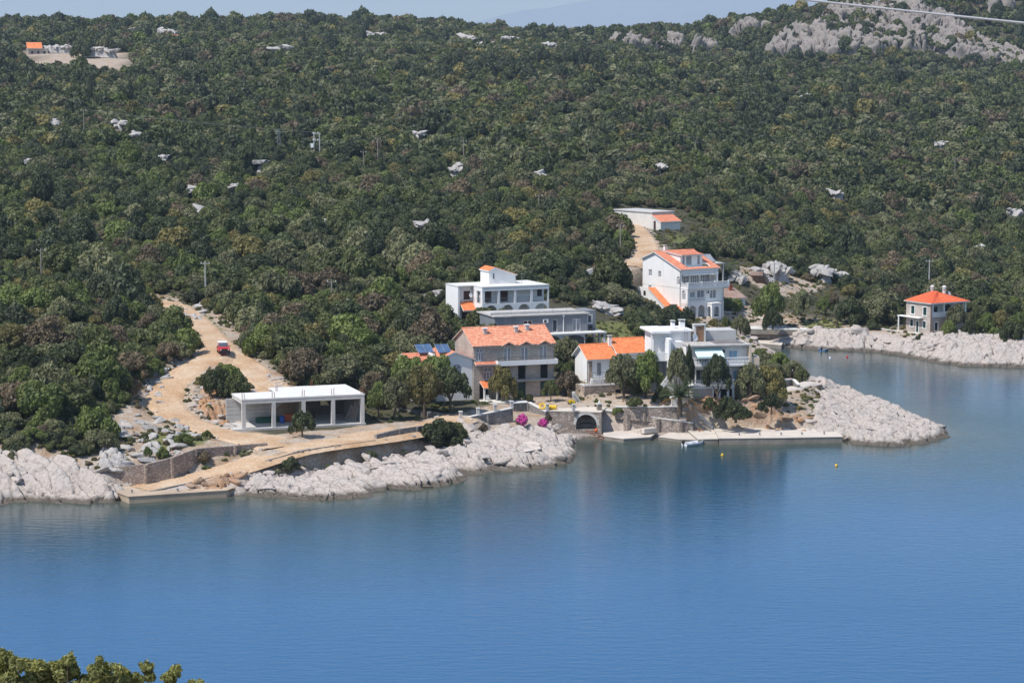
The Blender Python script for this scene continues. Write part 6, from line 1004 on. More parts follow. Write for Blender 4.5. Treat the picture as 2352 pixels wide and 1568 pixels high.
for b, pa, pb, mt in ((k_, (-0.4, 3.0, 5.25), (4.5, 3.0, 5.25), 'tile_orange'), (k_, (4.6, 3.7, 5.9), (10.2, 3.7, 5.9), 'tile_orange'), (c_, (4.2, 2.9, 7.38), (4.2, 4.7, 7.38), 'tile_red'), (q_, (-0.4, y0+7.9, 11.85), (9.4, y0+7.9, 11.85), 'tile_faded')): MB().tube([pa, pb], 0.12, 8).build('ridge_tiles', mt, b.root)
# ================================================================ vehicle, boats, small things
def car():
    q = PZ(513, 811, 10.12); r_ = empty('parked_car', (q[0], q[1], q[2]), R(-90+13)); tag(r_, 'red boxy off-road car with white hardtop on the dirt track', 'car')
    hw = 0.80; prof = [(-1.85, 0.45), (-1.88, 0.95), (1.80, 0.95), (1.86, 0.80), (1.86, 0.45), (1.45, 0.38), (-1.45, 0.38)]
    def ext(p, y0, y1, m): n = len(p); m.add([(x, y0, z) for x, z in p]+[(x, y1, z) for x, z in p], [tuple(range(n)), tuple(range(2*n-1, n-1, -1))]+[(i, n+i, n+(i+1) % n, (i+1) % n) for i in range(n)]); return m
    m = ext(prof, -hw, hw, MB()); m.hexa([(0.62, -0.76, 0.951), (1.80, -0.72, 0.951), (1.80, 0.72, 0.951), (0.62, 0.76, 0.951), (0.62, -0.74, 1.06), (1.72, -0.68, 0.985), (1.72, 0.68, 0.985), (0.62, 0.74, 1.06)])
    for sy in (-1, 1):
        for x0, x1, x2, x3 in ((0.62, 0.72, 0.10, 0.20), (-0.42, -0.32, -0.45, -0.35)): m.hexa([(x0, sy*0.74-0.03, 0.951), (x1, sy*0.74-0.03, 0.951), (x1, sy*0.74+0.03, 0.951), (x0, sy*0.74+0.03, 0.951), (x2, sy*0.64-0.03, 1.60), (x3, sy*0.64-0.03, 1.60), (x3, sy*0.64+0.03, 1.60), (x2, sy*0.64+0.03, 1.60)])
    body = m.build('body', 'red_paint', r_)
    MB().hexa([(-1.82, -0.70, 1.58), (0.20, -0.68, 1.60), (0.20, 0.68, 1.60), (-1.82, 0.70, 1.58), (-1.78, -0.62, 1.68), (0.10, -0.60, 1.69), (0.10, 0.60, 1.69), (-1.78, 0.62, 1.68)]).hexa([(-1.86, -0.775, 0.952), (-0.95, -0.775, 0.952), (-0.95, 0.775, 0.952), (-1.86, 0.775, 0.952), (-1.80, -0.69, 1.58), (-1.0, -0.69, 1.58), (-1.0, 0.69, 1.58), (-1.80, 0.69, 1.58)]).build('hardtop', 'car_white', r_)
    MB().hexa([(0.60, -0.70, 1.05), (0.66, -0.70, 1.05), (0.66, 0.70, 1.05), (0.60, 0.70, 1.05), (0.12, -0.62, 1.58), (0.18, -0.62, 1.58), (0.18, 0.62, 1.58), (0.12, 0.62, 1.58)]).build('windscreen', 'windscreen', r_)
    for sy in (-1, 1):
        MB().hexa([(-0.33, sy*0.735-0.008, 0.98), (0.58, sy*0.735-0.008, 0.98), (0.58, sy*0.735+0.008, 0.98), (-0.33, sy*0.735+0.008, 0.98), (-0.36, sy*0.65-0.008, 1.55), (0.14, sy*0.65-0.008, 1.55), (0.14, sy*0.65+0.008, 1.55), (-0.36, sy*0.65+0.008, 1.55)]).build('side_window', 'windscreen', r_)
        MB().hexa([(-0.94, sy*0.735-0.01, 0.98), (-0.46, sy*0.735-0.01, 0.98), (-0.46, sy*0.735+0.01, 0.98), (-0.94, sy*0.735+0.01, 0.98), (-0.96, sy*0.65-0.01, 1.55), (-0.48, sy*0.65-0.01, 1.55), (-0.48, sy*0.65+0.01, 1.55), (-0.96, sy*0.65+0.01, 1.55)]).build('side_window', 'windscreen', r_)
        MB().lathe([(0.0, 0), (0.11, 0.0), (0.11, 0.04), (0.0, 0.05)], 12).build('headlight', 'lamp_glass', r_).matrix_local = __import__('mathutils').Matrix.Translation((1.865, sy*0.55, 0.72)) @ __import__('mathutils').Matrix.Rotation(R(90), 4, 'Y')
        MB().box(0.42, 0.52, sy*0.92-0.09, sy*0.92+0.09, 1.02, 1.16).box(0.45, 0.49, min(sy*0.74, sy*0.84), max(sy*0.74, sy*0.84), 1.05, 1.09).build('mirror', 'black_plastic', r_)
        for x in (-1.15, 1.2):
            w_ = MB().lathe([(0.18, -0.11), (0.30, -0.11), (0.345, -0.07), (0.345, 0.07), (0.30, 0.11), (0.18, 0.11)], 18).build('wheel', 'tyre', r_, False); w_.location = (x, sy*0.70, 0.345); w_.rotation_euler = (R(90), 0, 0); MB().lathe([(0.0, -0.09), (0.19, -0.1), (0.19, 0.1), (0.0, 0.09)], 12).build('rim', 'metal_grey', w_)
    MB().box(1.862, 1.88, -0.42, 0.42, 0.60, 0.84).build('grille', 'black_plastic', r_); MB().box(1.80, 2.02, -0.80, 0.80, 0.38, 0.56).tube([(2.0, -0.45, 0.5), (2.0, -0.45, 0.9), (2.0, 0.45, 0.9), (2.0, 0.45, 0.5)], 0.03, 6).build('bumper', 'black_plastic', r_); MB().box(-1.99, -1.87, -0.78, 0.78, 0.40, 0.56).build('bumper', 'black_plastic', r_); MB().lathe([(0.34, 0), (0.34, 0.2), (0.2, 0.22)], 16).build('spare_wheel', 'tyre', r_).matrix_local = __import__('mathutils').Matrix.Translation((-1.9, 0.2, 0.95)) @ __import__('mathutils').Matrix.Rotation(R(-90), 4, 'Y')
car()
def boat(name, label, at, rz, L, B, hullmat, low):
    r_ = empty(name, at, rz); st = [(-0.5, 0.82, 0.34), (-0.25, 0.98, 0.35), (0.05, 1.0, 0.38), (0.28, 0.80, 0.44), (0.42, 0.42, 0.50), (0.5, 0.03, 0.55)]; m = MB()
    for x, k, h in st: m.v += [(x*L, -k*B/2, h), (x*L, -k*B/2*0.92, 0.05), (x*L, -k*B/2*0.5, -0.12), (x*L, k*B/2*0.5, -0.12), (x*L, k*B/2*0.92, 0.05), (x*L, k*B/2, h), (x*L*0.98, k*B/2*0.86, h-0.02), (x*L*0.98, k*B/2*0.7, 0.02), (x*L*0.98, -k*B/2*0.7, 0.02), (x*L*0.98, -k*B/2*0.86, h-0.02)]
    n = 10; m.f += [(i*n+j, i*n+(j+1) % n, (i+1)*n+(j+1) % n, (i+1)*n+j) for i in range(5) for j in range(n)]; m.f += [tuple(range(n-1, -1, -1)), tuple(range(50, 60))]; m.build('hull', hullmat, r_)
    for k in (-0.22, 0.12): MB().box(k*L-0.13, k*L+0.13, -B*0.42, B*0.42, 0.2, 0.25).build('thwart', 'pole_wood', r_)
    g_ = MB()
    for sy in (-1, 1): g_.tube([(x*L, sy*k*B/2, h) for x, k, h in st], 0.035, 5)
    g_.build('gunwale', low, r_); st_ = MB()
    for sy in (-1, 1): st_.tube([(x*L, sy*k*B/2*0.965, h*0.42) for x, k, h in st], 0.05, 5)
    st_.build('stripe', 'boat_blue', r_)
    om = MB().box(-L/2-0.32, -L/2-0.02, -0.14, 0.14, 0.35, 0.75).box(-L/2-0.22, -L/2-0.1, -0.06, 0.06, -0.3, 0.35).build('outboard_motor', 'black_plastic', r_); MB().tube([(-L/2-0.05, 0, 0.6), (-L/2+0.4, 0.1, 0.65)], 0.03, 5).build('tiller', 'black_plastic', om)
    return tag(r_, label, 'boat')
q = PZ(1593, 1022, 0); boat('motor_dinghy', 'small white motor boat with blue stripe moored at the quay', (q[0], q[1], 0.03), R(38), 3.5, 1.45, 'boat_white', 'boat_white')
q = PZ(1893, 804, 0); boat('motor_dinghy', 'little blue boat moored at the back of the cove', (q[0], q[1], 0.03), R(68), 3.6, 1.5, 'boat_blue', 'boat_white')
for px, py, mt, lb in ((1659, 1046, 'yellow', 'yellow mooring buoy off the end of the quay'), (1921, 1070, 'yellow', 'yellow mooring buoy out in open water'), (1906.5, 823, 'boat_white', 'white mooring buoy in the cove'), (1946, 820, 'red_plastic', 'red mooring buoy in the cove')):
    q = PZ(px, py, 0); r_ = empty('buoy', (q[0], q[1], -0.05)); MB().lathe([(0.02, -0.12), (0.13, -0.06), (0.2, 0.08), (0.2, 0.18), (0.13, 0.3), (0.05, 0.35)], 14).build('float', mt, r_, True); MB().lathe([(0.05, 0.34), (0.05, 0.42), (0.09, 0.44), (0.09, 0.48), (0.03, 0.5)], 10).build('eye', 'metal_grey', r_); tag(r_, lb, 'buoy', 'yellow mooring buoys' if mt == 'yellow' else None)
q = PZ(1267, 940, 3.6); o = MB().tube([(-0.75, 0, 0.32), (-0.7, 0, 0.32), (-0.65, 0, 0.32), (0.65, 0, 0.32), (0.7, 0, 0.32), (0.75, 0, 0.32)], [0.1, 0.27, 0.32, 0.32, 0.27, 0.1], 14).build('float_drum', 'yellow'); o.location = (q[0], q[1], q[2]); tag(o, 'big yellow float drum lying on the boathouse terrace', 'float')
q = PZ(1246, 936, 3.9); o = MB().tube([(math.cos(a)*0.4, math.sin(a)*0.4, 0.25+0.15*math.sin(a)) for a in np.linspace(0, 6.1, 14)], 0.13, 8).build('float_ring', 'yellow'); o.location = (q[0], q[1], q[2]); o.rotation_euler = (R(25), 0, 0); tag(o, 'yellow rubber ring by the sloping stone wall', 'ring')
q = PZ(1369, 992, 0.85); o = MB().lathe([(0.02, 0), (0.2, 0.06), (0.26, 0.25), (0.2, 0.45), (0.08, 0.5), (0.05, 0.58)], 12).build('fender_buoy', 'orange_plastic'); o.location = tuple(q); tag(o, 'orange buoy left beside the slipway rails', 'buoy')
q = PZ(472, 1063, 2.1); o = MB().lathe([(0.2, 0), (0.24, 0.1), (0.24, 0.5), (0.15, 0.6), (0.08, 0.62)], 12).build('canister', 'car_white'); o.location = (q[0], q[1]-0.3, q[2]); tag(o, 'white canister at the foot of the red stone wall', 'canister')
q = PZ(1122, 918, 4.15); r_ = empty('garden_chair', (q[0], q[1]-1.2, 4.1), 0.6); MB().box(-0.25, 0.25, -0.25, 0.25, 0.40, 0.44).build('seat', 'white_clean', r_); MB().box(-0.25, 0.25, 0.22, 0.26, 0.44, 0.9).build('backrest', 'white_clean', r_)
for x in (-0.22, 0.22):
    for y in (-0.22, 0.22): MB().box(x-0.025, x+0.025, y-0.025, y+0.025, 0, 0.4).build('leg', 'white_clean', r_)
tag(r_, 'white garden chair on the porch of the stone house', 'chair')
q = PZ(1296, 833, 6.0); r_ = empty('red_canopy', (q[0]+1, q[1]+6, 5.6), R(15)); MB().hexa([(-1.2, 0, 1.5), (1.2, 0, 1.5), (1.2, 2, 2.3), (-1.2, 2, 2.3), (-1.2, 0, 1.54), (1.2, 0, 1.54), (1.2, 2, 2.34), (-1.2, 2, 2.34)]).build('cover', 'brick_red', r_)
for x, y in ((-1.1, 0.1), (1.1, 0.1), (-1.1, 1.9), (1.1, 1.9)): MB().tube([(x, y, 0), (x, y, 1.5+y*0.4)], 0.04, 5).build('pole', 'metal_grey', r_)
tag(r_, 'small dark red canopy left of the small house gable', 'canopy')
def pole(px, py0, py1, mat, label, arm=True, extra=2.5):
    q = on_slope(px, py1, 2.0); z1 = PD(px, py0, q[1])[2]; g_ = float(ground(np.array([q[0]]), np.array([q[1]]))[0]); r_ = empty('utility_pole', (q[0], q[1], g_-0.3)); h = max(5.0, z1-g_+0.3)
    MB().tube([(0, 0, 0), (0, 0, h)], [0.17, 0.11], 8).build('shaft', mat, r_)
    if arm: a = MB().box(-0.8, 0.8, -0.05, 0.05, h-0.45, h-0.35).build('crossarm', mat, r_); i_ = MB(); [i_.lathe([(0.05, h-0.35), (0.07, h-0.25), (0.03, h-0.12)], 6, (x, 0, 0)) for x in (-0.7, 0, 0.7)]; i_.build('insulator', 'white_clean', a)
    tag(r_, label, 'pole', 'utility poles standing in the scrub'); return np.array([q[0], q[1], g_-0.3+h])
tops = {}
for px, a, b_, mt in ((95, 570, 625, 'pole_wood'), (472, 600, 650, 'pole_concrete'), (762, 642, 690, 'pole_wood'), (972, 568, 602, 'pole_concrete'), (868, 316, 365, 'pole_wood'), (1065, 322, 365, 'pole_wood'), (835, 346, 378, 'pole_wood'), (193, 252, 305, 'pole_wood'), (1238, 446, 490, 'pole_wood'), (1778, 602, 648, 'pole_concrete'), (2134, 596, 652, 'pole_concrete'), (1597, 325, 368, 'pole_wood'), (2013, 464, 495, 'pole_concrete'), (2193, 362, 402, 'pole_wood'), (1425, 515, 568, 'pole_wood')):
    tops[px] = pole(px, a, b_, mt, ('pale concrete' if mt == 'pole_concrete' else 'weathered wooden')+' utility pole rising out of the scrub')
q = on_slope(728, 348, 2.0); g_ = q[2]; r_ = empty('transformer_station', (q[0], q[1], g_-0.3)); hh = PD(728, 305, q[1])[2]-g_+0.3
for x in (-0.75, 0.75): MB().tube([(x, 0, 0), (x, 0, hh)], 0.16, 8).build('shaft', 'pole_concrete', r_)
MB().box(-1.1, 1.1, -0.08, 0.08, hh-0.4, hh-0.25).box(-1.1, 1.1, -0.08, 0.08, hh-2.2, hh-2.05).build('crossarm', 'pole_concrete', r_); MB().box(-1.7, -0.9, -0.5, 0.3, hh*0.45, hh*0.45+1.1).build('transformer', 'white_clean', r_); i_ = MB(); [i_.lathe([(0.1, z), (0.16, z+0.1), (0.06, z+0.4)], 6, (x, 0, 0)) for x in (-1.0, -0.5, 0.3) for z in (hh-0.25, hh-2.05)]; i_.build('insulator', 'white_clean', r_); tag(r_, 'twin pole transformer station with white insulators on the hillside', 'transformer'); T0 = np.array([q[0], q[1], g_-0.3+hh])
q = on_slope(641, 348, 2.0); r_ = empty('lattice_mast', (q[0], q[1], q[2]-0.3)); hh = PD(641, 296, q[1])[2]-q[2]+0.3; m = MB()
for sx, sy in ((-1, -1), (1, -1), (1, 1), (-1, 1)): m.tube([(sx*0.7, sy*0.7, 0), (sx*0.15, sy*0.15, hh)], 0.05, 4)
for k in range(7):
    a, b_ = 1-k/7*0.78, 1-(k+1)/7*0.78
    for sy in (-1, 1): m.tube([(-0.7*a, sy*0.7*a, hh*k/7), (0.7*b_, sy*0.7*b_, hh*(k+1)/7)], 0.035, 4); m.tube([(sy*0.7*a, 0.7*a, hh*k/7), (sy*0.7*b_, -0.7*b_, hh*(k+1)/7)], 0.035, 4)
m.build('lattice', 'metal_grey', r_); MB().box(-1.2, 1.2, -0.06, 0.06, hh-0.9, hh-0.78).build('crossarm', 'metal_grey', r_); tag(r_, 'thin steel lattice mast left of the transformer station', 'mast')
for k in range(3):
    a, b_ = tops[193]+np.array([(k-1)*0.8, 0, 0.1]), T0+np.array([(k-1)*0.8, 0, 0.1]); o = MB().tube([a+(b_-a)*u-np.array([0, 0, 2.2*4*u*(1-u)*0.25]) for u in np.linspace(0, 1, 14)], 0.013, 4).build('power_line', 'wire'); tag(o, 'thin overhead wire strung between hillside pole and transformer', 'wire', 'overhead wires')
a, b_ = PD(1480, -42, 22), PD(3000, 113, 22.5); o = MB().tube([a+(b_-a)*u-np.array([0, 0, 0.1*u*(1-u)]) for u in np.linspace(-1.5, 2, 40)], 0.0105, 8).build('overhead_cable', 'cable'); tag(o, 'pale cable crossing the sky close by, in front of the cliff', 'cable')
# ================================================================ vegetation
ICO = None
def ico(sub):
    bm = bmesh.new(); bmesh.ops.create_icosphere(bm, subdivisions=sub, radius=1); v = np.array([x.co[:] for x in bm.verts]); f = np.array([[a.index for a in q.verts] for q in bm.faces]); bm.free(); return v, f
IC1, IC2 = ico(1), ico(2)
def crown_mesh(name, seed, mat, nclump, nleaf, size, core=IC2, spread=0.62, rc=(0.26, 0.44), zc=0.56, zr=0.34, jitter=0.75, aspect=1.6, clumps=None, corek=0.80):
    """leaf clumps spread through a domed crown: radius about 1, height about 1"""
    r = np.random.default_rng(seed); C = []; Rr = []
    if clumps is not None: C = [c[:3] for c in clumps]; Rr = [c[3] for c in clumps]
    else:
        for i in range(nclump):
            a = i*2.39996+r.random()*0.9; u = math.sqrt((i+0.5)/nclump)*spread*(0.8+0.4*r.random()); rad = rc[0]+(rc[1]-rc[0])*r.random()
            C.append((u*math.cos(a), u*math.sin(a), zc+zr*(1-(u/spread)**2)*(0.35+0.65*r.random())-0.18*(u/spread)**2-0.1*r.random())); Rr.append(rad)
    C = np.array(C); Rr = np.array(Rr); V = []; F3 = []; k = 0
    cv, cf = core
    for c, rad in zip(C, Rr):
        n = 1+0.22*(r.random(len(cv))-0.5); V.append(c+cv*(rad*corek*n)[:, None]*np.array([1, 1, 0.85])); F3.append(cf+k); k += len(cv)
    pr = Rr**2/np.sum(Rr**2); ci = r.choice(len(C), nleaf, p=pr); d = r.normal(size=(nleaf, 3)); d[:, 2] = d[:, 2]*0.9+0.25; d /= np.linalg.norm(d, axis=1)[:, None]
    P = C[ci]+d*(Rr[ci]*(0.80+0.28*r.random(nleaf)))[:, None]*np.array([1, 1, 0.9])
    nn = d+r.normal(size=(nleaf, 3))*jitter*0.6; nn /= np.linalg.norm(nn, axis=1)[:, None]
    a = np.cross(nn, r.normal(size=(nleaf, 3))); a /= np.linalg.norm(a, axis=1)[:, None]; b2 = np.cross(nn, a)
    s_ = size*(0.6+0.8*r.random(nleaf))[:, None]; A = a*s_*aspect/2; B2 = b2*s_/2
    Q = np.stack([P-A, P+B2*0.9, P+A, P-B2*0.9], 1).reshape(-1, 3); V.append(Q); k4 = k+np.arange(nleaf)*4
    F3.append(np.stack([k4, k4+1, k4+2], -1)); F3.append(np.stack([k4, k4+2, k4+3], -1))
    return raw_mesh(name, np.vstack(V), np.vstack(F3), mat)
def trunk_mesh(seed, h=0.62):
    r = np.random.default_rng(seed); m = MB(); top = np.array([0.08*r.normal(), 0.08*r.normal(), h*0.55]); m.tube([(0, 0, -0.06), (0.01, 0.0, 0.05), tuple(top*0.6), tuple(top)], [0.10, 0.075, 0.06, 0.05], 7)
    for i in range(4): a = i*1.57+r.random(); e = top+np.array([math.cos(a)*0.45, math.sin(a)*0.45, 0.22+0.16*r.random()]); m.tube([tuple(top*0.8), tuple((top+e)/2+np.array([0, 0, -0.02])), tuple(e)], [0.04, 0.028, 0.012], 5)
    return mesh_from('trunk', m.v, m.f, 'bark')
KINDS = ['leaf_dark', 'leaf_mid', 'leaf_bright', 'leaf_olive', 'leaf_gold', 'leaf_brown', 'leaf_pine']
WORDS = {'leaf_dark': 'dark green', 'leaf_mid': 'mid green', 'leaf_bright': 'fresh bright green', 'leaf_olive': 'grey green', 'leaf_gold': 'golden green', 'leaf_brown': 'brownish', 'leaf_pine': 'blackish green'}
NEARM = {k: [crown_mesh('crown', 100+i*7+j*31, k, 13 if j % 2 else 10, 2400, 0.094, corek=0.74, jitter=0.9) for j in range(3)] for i, k in enumerate(KINDS)}
HIM = {}
def hi_crown(kind, j):
    if (kind, j) not in HIM: HIM[(kind, j)] = crown_mesh('crown', 900+KINDS.index(kind)*11+j, kind, 24, 4600, 0.072, rc=(0.14, 0.32), spread=0.74, zr=0.4, corek=0.60, jitter=1.1)
    return HIM[(kind, j)]
TRUNKS = [trunk_mesh(i) for i in range(4)]
def tree(x, y, z, r, h, kind, label, group=None, hi=False, name='tree', rz=None, j=None, trunk_lift=0.0):
    o = empty(name, (x, y, z), random.random()*6.28 if rz is None else rz); o.scale = (r, r, h); jj = random.randrange(3) if j is None else j
    c = bpy.data.objects.new('crown', hi_crown(kind, jj) if hi else NEARM[kind][jj]); link(c, o); c.location = (0, 0, trunk_lift)
    if trunk_lift == 0 and h > 1.9*r: c.scale = (1, 1, 0.76); c.location = (0, 0, 0.24)
    t_ = bpy.data.objects.new('trunk', TRUNKS[random.randrange(4)]); link(t_, o)
    return tag(o, label, 'bush' if name in ('bush', 'shrub') else 'tree', group)
def gtree(px, pyb, z, wpx, hpx, kind, label, name='tree', hi=True, lift=0.0, group=None, dd=0):
    q = PZ(px, pyb, z); s_ = FPX/q[1]; g_ = float(ground(np.array([q[0]]), np.array([q[1]+dd]))[0]); return tree(q[0], q[1]+dd, min(z, g_)-0.05 if abs(g_-z) < 1.2 else z, wpx/s_/2*1.08, hpx/s_*1.02, kind, label, group, hi, name, trunk_lift=lift)
gtree(695, 1003, 4.0, 62, 56, 'leaf_dark', 'small dark round tree standing alone in front of the garage', lift=0.12)
gtree(1008, 1008, 2.9, 106, 62, 'leaf_dark', 'wide dark bush on the white rocks below the terrace wall', 'bush'); gtree(1048, 1000, 2.9, 55, 42, 'leaf_mid', 'lower green bush beside the wide dark bush on the rocks', 'bush')
for px, py, z, a, b_, k in ((500, 905, 7.3, 75, 70, 'leaf_dark'), (540, 908, 7.2, 65, 60, 'leaf_mid'), (482, 890, 7.7, 50, 45, 'leaf_mid'), (522, 868, 8.2, 60, 34, 'leaf_bright'), (552, 900, 7.4, 45, 45, 'leaf_olive')): gtree(px, py, z, a, b_, k, WORDS[k]+' bush in the clump between the two dirt tracks', 'bush', group='clump between the tracks')
for px, py, z, a, b_, k, lb in ((870, 962, 4.1, 60, 80, 'leaf_bright', 'bright green tree just right of the concrete garage'), (905, 958, 4.3, 80, 95, 'leaf_olive', 'grey green tree beside the bright one right of the garage'), (975, 945, 4.4, 95, 115, 'leaf_gold', 'golden green oak left of the stone house'), (930, 930, 5.0, 90, 95, 'leaf_mid', 'mid green tree between garage and golden oak'), (1035, 942, 4.2, 100, 105, 'leaf_dark', 'dark tree hiding the lower annex of the stone house'), (1000, 905, 5.6, 110, 90, 'leaf_bright', 'bright green crown in front of the white annex'), (860, 925, 5.0, 80, 75, 'leaf_brown', 'brownish tree behind the garage corner'), (940, 890, 6.3, 90, 75, 'leaf_bright', 'fresh green tree left of the white annex'), (1070, 900, 4.4, 50, 60, 'leaf_dark', 'narrow dark tree against the annex wall')): gtree(px, py, z, a, b_, k, lb)
gtree(1152, 921, 4.05, 66, 68, 'leaf_gold', 'round olive coloured tree on the terrace of the stone house', lift=0.16)
gtree(1110, 752, 8.9, 85, 46, 'leaf_mid', 'broad leafy tree in front of the white villa'); gtree(1150, 754, 8.8, 80, 44, 'leaf_olive', 'grey green tree between the villa and the tiled stone house roof')
gtree(1300, 850, 5.6, 70, 75, 'leaf_olive', 'grey olive tree between the stone house and the small house'); gtree(1290, 812, 6.9, 60, 36, 'leaf_bright', 'bright creeper bush under the grey house arches', 'bush'); gtree(1345, 800, 6.9, 60, 28, 'leaf_bright', 'low bright bush under the terrace of the grey house', 'bush'); gtree(1300, 905, 4.2, 70, 60, 'leaf_brown', 'bare twiggy shrub beside the small house steps', 'shrub'); gtree(1305, 865, 5.0, 40, 35, 'leaf_bright', 'green vine on the pergola left of the small house', 'shrub')
gtree(1432, 905, 5.2, 85, 105, 'leaf_olive', 'tall grey green olive tree in front of the small house'); gtree(1482, 905, 5.2, 82, 105, 'leaf_bright', 'dense bright green tree right of the small house'); gtree(1455, 905, 4.6, 70, 60, 'leaf_mid', 'mid green shrub under the olive by the small house', 'shrub')
gtree(1558, 924, 4.5, 58, 92, 'leaf_olive', 'loose grey green pine in front of the flat roofed house', lift=0.36); gtree(1583, 924, 4.5, 26, 98, 'leaf_dark', 'slim upright conifer beside the loose pine', lift=0.34); gtree(1648, 924, 4.5, 66, 86, 'leaf_pine', 'round black green pine before the balcony', lift=0.4); gtree(1190, 917, 4.1, 30, 24, 'leaf_bright', 'green shrub by the green doors of the stone house', 'shrub'); gtree(1215, 918, 4.1, 24, 18, 'leaf_mid', 'small shrub in the garden wall corner by the stone house', 'shrub'); gtree(1265, 918, 4.1, 40, 50, 'leaf_mid', 'climbing vine at the right corner of the stone house', 'shrub')
gtree(1690, 968, 2.4, 78, 40, 'leaf_dark', 'low dark oleander hedge beside the quay stairs', 'bush'); gtree(1668, 962, 2.6, 60, 52, 'leaf_dark', 'taller dark oleander next to the stairs', 'bush'); gtree(1720, 918, 4.4, 85, 82, 'leaf_olive', 'big grey green round tree right of the flat roofed house'); gtree(1765, 920, 4.2, 85, 75, 'leaf_gold', 'golden tinged round tree beside the spit path'); gtree(1772, 948, 3.4, 60, 45, 'leaf_dark', 'dark bush on the bank below the round trees', 'bush'); gtree(1630, 942, 3.6, 30, 30, 'leaf_mid', 'small round shrub beside the top of the stairs', 'shrub'); gtree(1520, 925, 4.1, 45, 40, 'leaf_dark', 'dark shrub behind the palm', 'shrub'); gtree(1460, 935, 3.9, 50, 22, 'leaf_mid', 'low garden shrub on the upper wall', 'shrub'); gtree(1420, 938, 3.7, 28, 18, 'leaf_bright', 'small bright shrub above the boathouse', 'shrub')
for px, py, a, b_, k in ((1760, 848, 60, 36, 'leaf_olive'), (1790, 852, 62, 40, 'leaf_bright'), (1820, 862, 58, 38, 'leaf_olive'), (1745, 836, 46, 34, 'leaf_mid'), (1842, 868, 36, 28, 'leaf_mid'), (1775, 866, 56, 34, 'leaf_olive')): gtree(px, py, 2.6, a, b_, k, WORDS[k]+' shrub on the cove side of the spit', 'shrub', group='spit shrubs')
gtree(1768, 737, 4.4, 84, 78, 'leaf_bright', 'large fresh green fig tree beside the pavilion'); gtree(1840, 722, 5.2, 62, 56, 'leaf_olive', 'silvery olive tree by the garden path'); gtree(1700, 770, 3.0, 46, 46, 'leaf_olive', 'grey oleander on the cove sea wall', 'bush'); gtree(1668, 753, 4.0, 25, 25, 'leaf_bright', 'clipped green ball bush below the terrace wall', 'bush'); gtree(1640, 752, 4.2, 30, 20, 'leaf_gold', 'small yellowish bush beside the clipped ball', 'bush'); gtree(1775, 755, 3.4, 50, 46, 'leaf_dark', 'dark ivy mass below the fig tree', 'bush'); gtree(1680, 713, 5.4, 66, 30, 'leaf_bright', 'bright vine pergola in front of the pavilion', 'bush'); gtree(1895, 710, 5.6, 40, 46, 'leaf_bright', 'bright green tree above the garden path'); gtree(1912, 712, 5.4, 34, 40, 'leaf_brown', 'brown cypress bush above the path')
for px, py, z, a, b_, k, lb in ((1955, 735, 4.3, 80, 62, 'leaf_dark', 'spreading dark pine over the cove path'), (2015, 742, 3.6, 90, 66, 'leaf_olive', 'large grey green olive left of the cove house'), (1972, 742, 3.6, 50, 40, 'leaf_olive', 'smaller olive beside the large one by the cove'), (2050, 738, 3.8, 60, 50, 'leaf_mid', 'green tree touching the cove house wall'), (2198, 768, 3.1, 62, 66, 'leaf_olive', 'grey green tree in front of the cove house veranda'), (2180, 775, 2.9, 40, 40, 'leaf_bright', 'fresh green bush below the cove house veranda'), (2225, 775, 2.9, 42, 40, 'leaf_dark', 'dark green bush right of the cove house')): gtree(px, py, z, a, b_, k, lb)
for i, (px, py, a, b_, k) in enumerate(((2262, 768, 50, 46, 'leaf_bright'), (2295, 765, 56, 50, 'leaf_gold'), (2285, 778, 44, 28, 'leaf_bright'), (2322, 785, 60, 56, 'leaf_dark'), (2340, 765, 50, 50, 'leaf_bright'), (2248, 752, 50, 50, 'leaf_mid'))): gtree(px, py, 2.8, a, b_, k, WORDS[k]+' bush on the shore right of the cove house', 'bush', group='bushes right of the cove house')
for px, py, z, a, b_, k in ((340, 1043, 4.0, 24, 22, 'leaf_bright'), (375, 1040, 4.1, 34, 28, 'leaf_bright'), (420, 1012, 4.5, 52, 26, 'leaf_bright'), (475, 1005, 4.2, 28, 18, 'leaf_bright'), (330, 1005, 4.8, 24, 16, 'leaf_mid'), (455, 1010, 4.2, 20, 12, 'leaf_olive'), (300, 1010, 4.8, 22, 14, 'leaf_olive'), (30, 1062, 3.6, 30, 30, 'leaf_olive'), (2110, 790, 1.9, 12, 22, 'leaf_dark'), (1110, 985, 2.8, 22, 28, 'leaf_brown'), (1260, 968, 2.6, 20, 30, 'leaf_brown')): gtree(px, py, z, a, b_, k, WORDS[k]+' low shrub on the stony slope', 'shrub', group='low shrubs on stony ground')
MATS['leaf_pink'] = MATS['flower_pink']; pinkm = crown_mesh('blossom', 71, 'flower_pink', 8, 900, 0.12, corek=0.6); yelm = crown_mesh('blossom', 72, 'flower_yellow', 7, 500, 0.14, corek=0.6)
for px, py, z, a, b_, me_, lb, ct_ in ((1198, 978, 2.6, 34, 26, pinkm, 'pink bougainvillea nearest the grey wall corner', 'flowers'), (1246, 982, 2.3, 28, 20, pinkm, 'magenta bougainvillea mound against the boathouse wall', 'flowers'), (1312, 930, 4.0, 20, 14, yelm, 'yellow flowering bush on the boathouse terrace', 'flowers')):
    q = PZ(px, py, z); s_ = FPX/q[1]; o = empty('flowering_bush', tuple(q)); o.scale = (a/s_/2, a/s_/2, b_/s_); link(bpy.data.objects.new('blossom', me_), o); c = link(bpy.data.objects.new('foliage', NEARM['leaf_mid'][0]), o); c.scale = (0.92, 0.92, 0.88); tag(o, lb, ct_)
